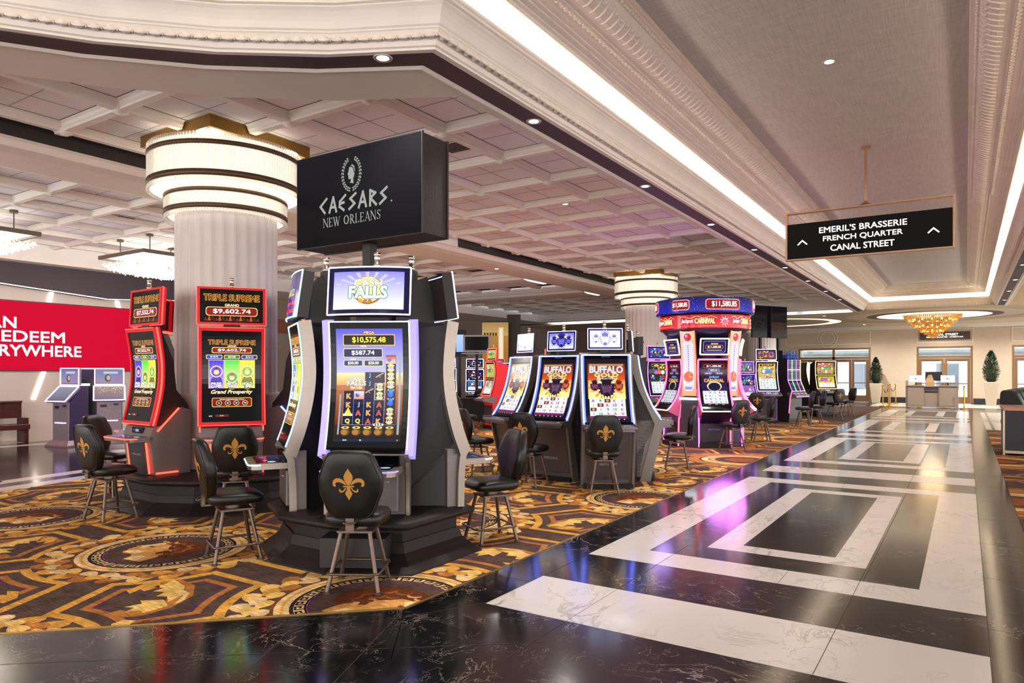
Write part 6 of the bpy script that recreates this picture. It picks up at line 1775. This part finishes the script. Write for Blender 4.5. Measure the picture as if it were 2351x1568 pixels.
# purple triple cabinet: three narrow stacked screen columns with a bottle-like topper
def slot_triple(loc, phi, label):
    t = thing('slot_machine', label, 'slot machine', loc+(.0055,), D(phi)+PI/2, 'upright slot machines along the carpet')
    prof = [(.22, .98), (.08, 1.30), (.0, 1.62), (.10, 2.02)]
    prof = [(.20, .98), (.13, 1.14), (.04, 1.36), (.03, 1.7), (.03, 2.02)]
    sf = Surf(prof, .72)
    m = MB(); body(m, sf, [(.3, 2.02), (.46, 1.4), (.46, 0), (-.08, 0), (-.10, .8)], 0, .70); m.build('cabinet', M_CAB, t)
    for i in range(3):
        u0, u1 = .02+.325*i, .33+.325*i
        m = MB(); slab(m, sf, u0, u1, 0, 1, -.02, .006, 0, 10); g = m.build('screen_column', mat('smoked_panel', '#1a1c30', .12), t)
        cv = CV(3.4)
        for j in range(3):
            y0 = .05+1.13*j; cv.rect(.06, y0, .94, y0+1.04, hx('#141a3c'), hx(('#2a2c5a', '#1c3a4a', '#3a2a5a')[i])); cv.L()
            for q in range(4): cv.circ(.3+.4*(q % 2), y0+.28+.5*(q//2), .14, hx(('#6a4a8a', '#3a6a7a', '#7a3a4a', '#6a6a3a')[(q+i+j) % 4]), 10)
        cv.build(sf.sub(u0, u1, .01, .99, .008), 'display', g, M_SCREEN_DIM)
        m = MB(); edge_tube(m, sf, u0, u1, 0, 1, .012, .009, sides='l'); m.build('led_line', (L_PURP, L_GREEN, L_PURP)[i], g)
    m = MB(); edge_tube(m, sf, .98, .981, 0, 1, .012, .013, sides='r')
    m.build('gold_edge', L_GOLD, t)
    m = MB()
    for v in (.02, .38, .70):
        m = MB(); m.tube([sf(i/6, v, .014) for i in range(7)], .009, 6); m.build('led_bar', led('violet', (.6, .3, 1.0), 5), t)
    m = MB(); m.prism([(-.21, .96), (-.36, .86), (-.36, .81), (-.1, .8), (0, .96)], 0, -.36, .36); dk = m.build('button_deck', M_CABL, t)
    m = MB()
    for i in range(3): m.ball((-.22+.22*i, -.30, .92), .045, 0, 10, 6)
    m.build('knob_buttons', M_CHROME, dk)
    m = MB(); m.tube([(-.36, -.365, .83), (.36, -.365, .83)], .01, 6); m.build('deck_led', L_PURP, dk)
    m = MB(); m.tube([(-.365, -.2, 1.0), (-.365, -.14, .75), (-.365, -.1, .3)], .014, 6); m.build('side_led', L_PINK, t)
    m = MB(); m.box(-.34, -.1, .1, .34, -.07, .75); m.build('door', mat('door_panel', '#3a3436', .4), t)
    for i in range(4):
        m = MB(); x = -.24+.16*i; m.lathe([(0, 2.02), (.06, 2.03), (.075, 2.1), (.05, 2.16), (.02, 2.2), (.02, 2.27+.03*(i % 2)), (.03, 2.29+.03*(i % 2)), (0, 2.3+.03*(i % 2))], 10, (x, .05, 0)); m.build('blue_finial', glassy('blue_glass', hx('#3a6ae0'), .05, .8, .5), t)
    m = MB(); m.box(-.34, .15, 2.0, .34, .3, 2.32); m.build('topper_back', mat('navy_core', '#0b0c26', .35), t)
    return t
slot_triple((-4.72, 24.1), 338, 'purple-lit machine with three stacked screen columns')
slot_up((-4.31, 27.6), 305, 'gold-edged slot machine with two yellow screens near the street doors', 'g|#b0a03a|#c0503a', 'h|#e0c83a|#c8b02a', L_GOLD, None, 2.02, .74, 1.02, False, cand=False)
slot_up((-5.25, 28.5), 30, 'dark back-turned slot machine left of the gold-edged one', 'i|#201c1a|#2a2420', 'j|#201c1a|#2a2420', L_GOLD, None, 2.0, .7, 1.0, False, cand=False, dark=True)
# machines glimpsed between the grey machine edge and the leaning ones
slot_up((-16.15, 20.5), 318, 'slot machine with a round white-lit top screen, far left of the distant row', 'k|#f0e0d8|#c0502a', 'l|#e8eaf4|#a0a890', L_WHITE, None, 1.75, .62, .9, True)
slot_up((-15.4, 21.2), 304, 'slot machine with a dark topper below the white framed television', 'm|#0c1430|#142050', 'n|#2a3a6a|#3a6ad0', L_WHITE, None, 1.72, .66, .9, True)
slot_up((-14.7, 21.6), 304, 'red-edged slot machine just right of the one with the dark topper', 'o|#4a6ad0|#c04a6a', 'p|#1c2a9a|#7a4a3a', L_RED, None, 1.72, .6, .9, True)
slot_up((-11.38, 16.5), 240, 'red-edged slot machine turned left, seen obliquely behind the leaning machines', 'q|#a0b04a|#c8d07a', 'r|#d8dce4|#8a8f8a', L_REDL, M_REDF, 1.9, .6, .95, True)
slot_up((-12.4, 18.8), 268, 'narrow view of a slot machine with white-blue screen behind the red-edged one', 's|#3a62d8|#c0d0ff', 't|#6a8ae8|#2a2a5a', L_BLUE, None, 1.9, .6, .9, False)
t = thing('cabinet_back', 'plain dark cabinet back with a red edge left of the leaning machines', 'cabinet', (-10.75, 17.6, .0055), D(40))
m = MB(); m.box(-.42, 0, 0, .42, .4, 2.28); m.build('body', M_CAB, t, .01); m = MB(); m.tube([(.43, 0, .2), (.43, 0, 2.3)], .02, 6); m.build('red_edge', L_RED, t)
t = thing('end_counter', 'low dark counter below the distant slot machines', 'counter', (-14.0, 18.5, .0055), D(33))
m = MB(); m.box(-1.2, 0, 0, 1.2, .5, .72); m.build('body', M_PLINTH, t); m = MB(); m.box(-1.25, -.05, .72, 1.25, .55, .76); m.build('top', M_CAB, t, .01)

# ---------- screens on poles
def pole_screen(loc, rz, w, h, z, label, frame, pic=None, pole=True, ledge=False):
    t = thing('pole_screen', label, 'screen', loc+(.0055,), rz)
    m = MB(); m.box(-w/2, 0, z, w/2, .07, z+h); hs = m.build('housing', frame, t, .012)
    cv = CV(h/w); cv.rect(.02, .02, .98, h/w-.02, hx('#08080a'), hx('#0e0c10'))
    if pic: pic(cv)
    fb = .05 if ledge else .0
    cv.build(plane_surf(w-2*fb, h-2*fb, Matrix.Translation((0, 0, z+fb))), 'display', hs, M_SCREEN_DIM)
    if ledge:
        m = MB(); m.box(-w/2-.05, -.1, z-.07, w/2+.05, .1, z-.03); m.build('ledge', frame, t)
    if pole:
        m = MB(); m.box(-.05, .0, 0, .05, .08, z); m.build('pole', M_CAB, t)
    return t
pole_screen((-14.74, 20.4), D(30), .98, .62, 2.34, 'white framed television standing above the distant slot machines', mat('white_plastic', '#c9c3cc', .4), None, True, True)
def glitter(cv):
    r = random.Random(9); cv.L(); cv.rect(.02, .02, .98, .7, hx('#1c120c'), hx('#3a2418')); cv.L()
    for i in range(26): cv.circ(.05+.9*r.random(), .1+.5*r.random(), .006, hx('#e8a860'), 6)
    cv.rect(.5, .02, .51, .75, hx('#4a3424'))
def swirl(cv):
    cv.L(); cv.line([(.35+.25*math.cos(a*.4), .4+.25*math.sin(a*.4)) for a in range(12)], .02, hx('#3a3030')); cv.line([(.3, .2), (.5, .45), (.7, .6)], .02, hx('#3a3030'))
pole_screen((-6.5, 27.4), D(62), .95, 1.22, 2.93, 'dark hanging screen with a faint swirl, left one of the pair above the far machines', M_CAB, swirl)
pole_screen((-6.0, 28.1), D(60), .86, 1.22, 2.92, 'dark hanging screen with amber reflections, right one of the pair above the far machines', M_CAB, glitter)
t = thing('picture_panel', 'tall red and gold lit picture panel on the far grey wall', 'picture panel', (-17.49, 25.6, 0), D(30))
m = MB(); m.box(-.62, 0, .0, .62, .12, 3.9); pn = m.build('panel', mat('panel_side', '#4a3c34', .5), t)
cv = CV(2.98); cv.rect(.03, .05, .97, 2.93, hx('#7a1410'), hx('#c8964a')); cv.L(); cv.rect(.03, 2.45, .97, 2.93, hx('#d8b070'), hx('#b8905a')); cv.rect(.62, .2, .80, 2.75, hx('#ffe0a0')); cv.L(); cv.rect(.66, .25, .76, 2.7, hx('#fff6e0')); [cv.rect(.1+.1*q, 2.45, .16+.1*q, 2.56, hx('#4a2c1a')) for q in range(5)]
cv.build(plane_surf(1.24, 3.7, Matrix.Translation((0, 0, .2))), 'picture', pn, M_SCREEN_DIM)
t = thing('wall_pillar', 'dark grey flat pillar right of the red and gold picture panel', 'pillar', (-16.9, 26.2, 0), D(30)); m = MB(); m.box(-.3, 0, 0, .3, .3, 4.2); m.build('shaft', mat('dark_pillar', '#5b5048', .7), t)
t = thing('blue_screen', 'narrow pale blue lit screen left of the white framed television', 'screen', (-15.6, 20.9, .0055), D(30)); m = MB(); m.box(-.5, .1, 2.2, .0, .2, 3.2); m.build('housing', M_CAB, t); cv = CV(1.6); cv.rect(0, 0, 1, 1.6, hx('#7aa8ff'), hx('#a8c4ff')); cv.build(plane_surf(.3, .64, Matrix.Translation((-.22, .09, 2.38))), 'display', t, M_SCREEN); m = MB(); m.box(-.3, .12, 0, -.2, .2, 2.2); m.build('pole', M_CAB, t)

# ------------------------------------------------------------------ hanging direction sign over the aisle
t = thing('direction_sign', 'hanging black direction sign in a bronze frame over the aisle', 'sign', (-1.262, 11.73, 3.37))
M_COP = mat('copper_frame', '#b98f72', .35, .5)
m = MB(); w = 1.14
m.box(-w, -.05, 0, -w+.03, .05, .76); m.box(w-.03, -.05, 0, w, .05, .76); m.box(-w+.03, -.05, .735, w-.03, .05, .76); m.box(-w+.03, -.05, 0, w-.03, .05, .025); m.build('frame', M_COP, t, .004)
m = MB(); m.box(-w+.03, -.035, .025, w-.03, .035, .575); pn = m.build('panel', mat('sign_black', '#060606', .45, spec=.12), t)
m = MB(); m.cyl((0, 0, 0), .017, .76, 1.6, 12); m.cyl((0, 0, 0), .065, 1.59, 1.628, 18); m.lathe([(.1, .76), (.05, .785), (.017, .82)], 16); m.build('rod', M_COP, t)
cv = CV(.5); M_SIGNTXT = hx('#fffaf0')
for tx, y, h, wd in (("EMERIL'S BRASSERIE", .187, .041, .535), ('FRENCH QUARTER', .122, .041, .485), ('CANAL STREET', .057, .041, .39)): cv.text(tx, .478, y, h, M_SIGNTXT, .012, wd)
for cx in (.10, .895): cv.line([(cx-.028, .10), (cx, .126), (cx+.028, .10)], .0085, M_SIGNTXT)
cv.build(lambda u, v, off: Vector(((u-.5)*2.22, -.035-off, .025+v*1.11)), 'lettering', pn, M_SCREEN_HOT)
# Canal Street sign over the middle doors
t = thing('wall_sign', 'dark backlit wall sign above the middle street doors reading CANAL STREET', 'sign', (-.91, YW-.03, 3.33))
m = MB(); m.box(-1.12, -.07, -.02, 1.12, 0, .40); m.build('frame', mat('sign_brown', '#6b4a3c', .4, .3), t); m = MB(); m.box(-1.08, -.09, .02, 1.08, -.06, .37); pn = m.build('panel', mat('sign_dark', '#33241e', .4), t)
cv = CV(.17); cv.text('CANAL STREET', .5, .108, .05, hx('#fff4e2'), .02, .55); cv.text('FRENCH QUARTER · STREETCAR', .5, .045, .032, hx('#fff4e2'), .015, .75)
cv.build(lambda u, v, off: Vector(((u-.5)*2.16, -.09-off, .02+v*.367)), 'lettering', pn, M_SCREEN_HOT)
# ------------------------------------------------------------------ lobby furniture
M_PLANTER = mat('ivory_planter', '#e2d4ba', .4); M_LEAF = mat('topiary_leaf', '#35422c', .6, var=.35, scale=6); M_SOIL = mat('soil', '#2a2018', .9)
def planter(x, y, s, label):
    t = thing('potted_topiary', label, 'potted plant', (x, y, .001), 0, 'potted topiaries by the street doors')
    m = MB(); m.loft([[(sx*r, sy*r, z) for sx, sy in ((-1, -1), (1, -1), (1, 1), (-1, 1))] for r, z in ((.19*s, 0), (.295*s, 1.1*s), (.26*s, 1.1*s), (.25*s, 1.04*s))], 0, False); m.build('pot', M_PLANTER, t, .01)
    m = MB(); m.box(-.25*s, -.25*s, 1.0*s, .25*s, .25*s, 1.05*s); m.cyl((0, 0, 0), .03, 1.04*s, 1.4*s, 8); m.build('soil', M_SOIL, t)
    m = MB(); r = random.Random(int(x*10))
    for i in range(1500):
        v = r.random()**.9; z = 1.1*s+v*1.42*s; R = .33*s*(math.sin(PI*min(1, (v*.86+.16)))**.7)*(1-.35*v); a = r.random()*2*PI; q = R*(.72+.38*r.random())
        c = Vector((q*math.cos(a), q*math.sin(a), z)); d = Vector((math.cos(a), math.sin(a), .9)).normalized(); sd = Vector((-math.sin(a), math.cos(a), r.uniform(-.5, .5))); L = .10*s; w_ = .022*s
        m.add([c, c+d*L*.5+sd*w_, c+d*L, c+d*L*.5-sd*w_], [(0, 1, 2, 3)])
    for i in range(8):
        pass
    m.loft([[(.22*s*k*math.cos(a), .22*s*k*math.sin(a), 1.08*s+1.36*s*zz) for a in [2*PI*j/10 for j in range(10)]] for k, zz in ((.6, 0), (1.0, .2), (.95, .45), (.65, .75), (.1, 1))], 0, True)
    m.build('foliage', M_LEAF, t, fix=False)
planter(-4.0, 41.7, .95, 'ivory pot with a cone topiary left of the welcome desk')
planter(1.04, 41.3, 1.05, 'ivory pot with a cone topiary right of the middle street doors')
M_DESK = mat('desk_laminate', '#b09f93', .5, var=.05); M_MONB = mat('monitor_black', '#121214', .3)
t = thing('welcome_desk', 'pale laminate welcome desk in front of the middle street doors', 'desk', (-1.29, 37.0, .001))
m = MB(); m.box(-.95, -.3, .06, -.30, .3, 1.0); m.box(.28, -.3, .06, .95, .3, 1.0); m.box(-.30, -.22, .06, .28, .3, .95); m.build('cabinet', M_DESK, t)
m = MB(); m.box(-1.0, -.33, 1.0, -.3, .34, 1.04); m.box(.28, -.33, 1.0, 1.0, .34, 1.04); m.box(-.3, -.26, .95, .28, .34, .99); m.build('worktop', M_DESK, t, .008)
m = MB(); m.box(-1.02, -.2, 0, -.95, .35, 1.24); m.box(.95, -.2, 0, 1.02, .35, 1.24); m.build('end_panel', M_DESK, t)
for s_ in (-1, 1):
    m = MB(); m.box(s_*.62-.3, -.315, .12, s_*.62+.3, -.3, .93); m.build('door', M_DESK, t, .004)
m = MB(); m.box(-.27, -.235, .70, .25, -.22, .93); sh = m.build('open_shelf', M_MONB, t)
m = MB(); m.box(-.27, -.24, .78, .25, -.23, .80); m.box(-.27, -.24, .86, .25, -.23, .88); m.build('shelf_board', M_DESK, sh)
m = MB(); m.box(-.98, -.32, .94, .98, -.3, .97); m.build('shadow_gap', M_MONB, t)
for x, lab, bg in ((-.62, 'lit monitor at the left end of the welcome desk', '#f4fbff'), (.62, 'lit monitor at the right end of the welcome desk', '#dff2fa')):
    t = thing('monitor', lab, 'monitor', (-1.29+x, 36.95, 1.041), 0, 'monitors on the welcome desk')
    m = MB(); m.box(-.28, 0, .12, .28, .04, .46); sc_ = m.build('screen', M_MONB, t, .006)
    cv = CV(.6); cv.rect(.01, .015, .99, .585, hx(bg)); cv.L(); cv.rect(.42, .25, .52, .36, hx('#4a7a7a')); cv.rect(.55, .27, .62, .33, hx('#9ab8b8'))
    cv.build(plane_surf(.56, .34, Matrix.Translation((0, 0, .12))), 'display', sc_, M_SCREEN)
    m = MB(); m.box(-.03, .01, .01, .03, .05, .2); m.box(-.1, -.06, 0, .1, .1, .012); m.build('stand', M_MONB, t)
t = thing('monitor', 'dark monitor turned away at the middle of the welcome desk', 'monitor', (-1.22, 37.15, .991), 0)
m = MB(); m.box(-.33, 0, .25, .33, .04, .66); m.build('screen', M_MONB, t, .006); m = MB(); m.box(-.03, 0, .01, .03, .05, .3); m.box(-.12, -.06, 0, .12, .12, .012); m.build('stand', M_MONB, t)
t = thing('paper_bag', 'crumpled tan paper bag on the middle of the welcome desk', 'bag', (-1.36, 36.9, .991), .2)
m = MB(); m.loft([[(-.17, -.08, 0), (.17, -.08, 0), (.17, .08, 0), (-.17, .08, 0)], [(-.19, -.09, .2), (.18, -.07, .2), (.19, .09, .2), (-.17, .08, .2)], [(-.15, -.05, .33), (.12, -.03, .38), (.13, .04, .33), (-.13, .04, .36)], [(-.10, -.02, .40), (.08, -.01, .52), (.09, .01, .46), (-.05, .01, .52)]], 0, False); m.build('bag', mat('kraft_paper', '#c9ad84', .8, var=.1), t)
m = MB(); m.tube([(-.06, -.05, .4), (-.04, -.06, .52), (.03, -.06, .52), (.05, -.05, .4)], .006, 5); m.build('handle', mat('kraft_paper', '#c9ad84', .8), t)
M_BRASS = mat('polished_brass', '#c99a45', .2, .95)
st = [(-3.30, 37.5, 'nearest left stanchion'), (-3.12, 38.2, 'second stanchion from the carpet corner'), (-3.22, 40.3, 'third stanchion, nearer the potted topiary'), (-3.02, 41.0, 'farthest stanchion before the black baseboard'), (-.05, 36.2, 'lone stanchion at the right end of the welcome desk')]
for x, y, lab in st:
    t = thing('stanchion', 'polished brass rope post, '+lab, 'stanchion', (x, y, .001), 0, 'brass rope posts')
    m = MB(); m.lathe([(0, 0), (.16, 0), (.165, .02), (.12, .05), (.05, .07), (.03, .09), (0, .09)], 24); m.build('base', M_BRASS, t)
    m = MB(); m.cyl((0, 0, 0), .025, .08, .95, 14); m.build('post', M_BRASS, t); m = MB(); m.ball((0, 0, 1.0), .045, 0, 12, 8); m.cyl((0, 0, 0), .04, .88, .93, 14); m.build('finial', M_BRASS, t)
for i in (0, 1, 2):
    a, b = Vector(st[i][:2]+(.9,)), Vector(st[i+1][:2]+(.9,))
    m = MB(); m.tube([a.lerp(b, k/12)-Vector((0, 0, .24*math.sin(PI*k/12))) for k in range(13)], .018, 8)
    tag(m.build('rope', mat('burgundy_velvet', '#5a1a26', .8)), ('burgundy rope between the two nearest left stanchions', 'burgundy rope between the second and third stanchions', 'burgundy rope between the two farthest stanchions')[i], 'rope', 'burgundy ropes')
# counter and green seats at the right edge
t = thing('counter', 'dark navy counter with a copper top cut by the right edge', 'counter', (.61, 16.6, .0055))
m = MB(); m.box(.02, 0, .06, 2.4, 1.5, .86); m.build('body', mat('navy_panel', '#15101f', .45), t)
m = MB(); m.box(0, -.05, .86, 2.45, 1.55, .92); m.build('top', mat('copper_top', '#a0705a', .35, .5), t, .008)
m = MB(); m.box(0, -.02, .0, .03, .02, .86); m.box(0, -.03, .04, 2.42, 0, .09); m.build('corner_trim', mat('champagne_trim', '#b3a48f', .3, .7), t)
M_GREEN = mat('dark_green_vinyl', '#2f3a30', .4, var=.1); 
for i in range(5):
    y = 19.0+.95*i
    t = thing('lounge_seat', 'dark green high-backed seat, %s of the row behind the navy counter' % ordn[i], 'chair', (.98+.12*i, y, .0055), D(-35), 'dark green seats behind the counter')
    m = MB(); m.M = Matrix.Translation((-.0, -.26, .88)) @ Matrix.Rotation(D(14), 4, 'X') @ Matrix.Rotation(PI, 4, 'Z'); padded([(x*1.05, z*1.35) for x, z in BACK_OUT], m, .05, .03); m.build('backrest', M_GREEN, t)
    m = MB(); m.box(-.24, -.25, .46, .24, .25, .58); m.build('seat', M_GREEN, t, .03)
    for sx in (-1, 1):
        for sy in (-1, 1):
            m = MB(); m.tube([(sx*.18, sy*.18, .46), (sx*.22, sy*.22, 0)], .016, 8); m.build('leg', M_LEGM, t)
# ------------------------------------------------------------------ self-service kiosks by the club wall
def kiosk(x, y, phi, label, lit=True, hue=None):
    t = thing('service_kiosk', label, 'kiosk', (x, y, .001), D(phi)+PI/2, 'service kiosks by the club wall')
    M_K = mat('brushed_kiosk', '#8c7f86', .35, .5); LK = led('kiosk_purple', (.62, .38, 1.0), 5) if hue is None else hue
    m = MB(); m.loft([[(sx*w, sy*d, z) for sx, sy in ((-1, -1), (1, -1), (1, 1), (-1, 1))] for w, d, z in ((.36, .34, 0), (.36, .34, .03), (.28, .26, .13))], 0, False); m.build('base', M_K, t)
    m = MB(); m.prism([(-.22, .1), (-.2, .98), (.10, 1.30), (.22, 1.30), (.22, .1)], 0, -.26, .26); bd = m.build('body', mat('kiosk_side', '#3b2c52', .4), t)
    m = MB(); m.box(-.25, -.235, .12, .25, -.205, .96); fp = m.build('front_panel', M_K, bd, .004)
    m = MB(); m.box(-.17, -.25, .50, .17, -.234, .52); m.build('led_line', LK, fp)
    m = MB(); m.box(.08, -.245, .86, .18, -.234, .90); m.build('card_slot', M_MONB, fp); m = MB(); m.box(-.18, -.239, .82, -.05, -.234, .88); m.build('printer_slot', M_MONB, fp)
    tf = Surf([(.36, .98), (.2, 1.14), (.04, 1.30)], .62); m = MB(); slab(m, tf, 0, 1, 0, 1, -.05, 0, 0, 3); l_ = m.build('lower_screen', M_K, t)
    cv = CV(.62); cv.rect(.05, .05, .95, .57, hx('#8a7a96') if lit else hx('#6f7688'), hx('#b8a08a') if lit else hx('#9aa0b8')); cv.L()
    r = random.Random(int(x*7+y))
    for i in range(40 if lit else 0): cv.circ(.1+.8*r.random(), .3+.24*r.random(), .008+.012*r.random(), hx('#f8ecd0'), 6)
    cv.build(tf.sub(0, 1, 0, 1, .002), 'display', l_, M_SCREEN_DIM)
    m = MB(); edge_tube(m, tf, 0, 1, 0, 1, .004, .012, n=4); m.build('screen_outline', LK, l_)
    tf = Surf([(.03, 1.33), (.03, 1.5), (.03, 1.70)], .58); m = MB(); slab(m, tf, 0, 1, 0, 1, -.06, 0, 0, 3); u_ = m.build('upper_screen', M_K, t)
    cv = CV(.62); cv.rect(.06, .07, .94, .55, hx('#a8a0b8'), hx('#7a88c0')); cv.L(); cv.rect(.3, .42, .8, .5, hx('#d8d8ec')); cv.circ(.45, .25, .11, hx('#6a4a52'), 14, .15); cv.L(); cv.circ(.47, .26, .07, hx('#d8b8b0'), 12, .1); cv.rect(.65, .12, .9, .34, hx('#b088c0'))
    cv.build(tf.sub(0, 1, 0, 1, .002), 'display', u_, M_SCREEN_DIM)
    m = MB(); edge_tube(m, tf, 0, 1, 0, 1, .004, .012, n=3); m.build('screen_outline', LK, u_)
    return t
kiosk(-16.55, 7.65, 281, 'service kiosk nearest the bench, turned left with a pale lower screen', False)
kiosk(-16.6, 8.5, 333, 'service kiosk facing the camera with a portrait on its upper screen')
kiosk(-15.05, 8.75, 275, 'service kiosk with a pale blue lower screen, half hidden by the red machines', False, led('kiosk_ice', (.6, .75, 1.0), 4))
t = thing('kiosk_booth', 'dark booth panel with a purple light outline between two kiosks', 'booth', (-17.1, 8.45, .001), D(60))
m = MB(); m.box(-.42, 0, 0, .42, .12, 1.70); m.build('panel', mat('booth_panel', '#2a2038', .5), t); m = MB(); m.box(-.3, -.02, .1, .3, 0, 1.45); m.build('door', M_MONB, t)
m = MB(); m.tube([(-.42, -.02, 1.5), (-.42, -.02, 1.70), (.42, -.02, 1.70)], .014, 6); m.box(-.38, -.03, 1.30, -.12, -.01, 1.35); m.build('led_outline', led('kiosk_purple', (.62, .38, 1.0), 5), t)
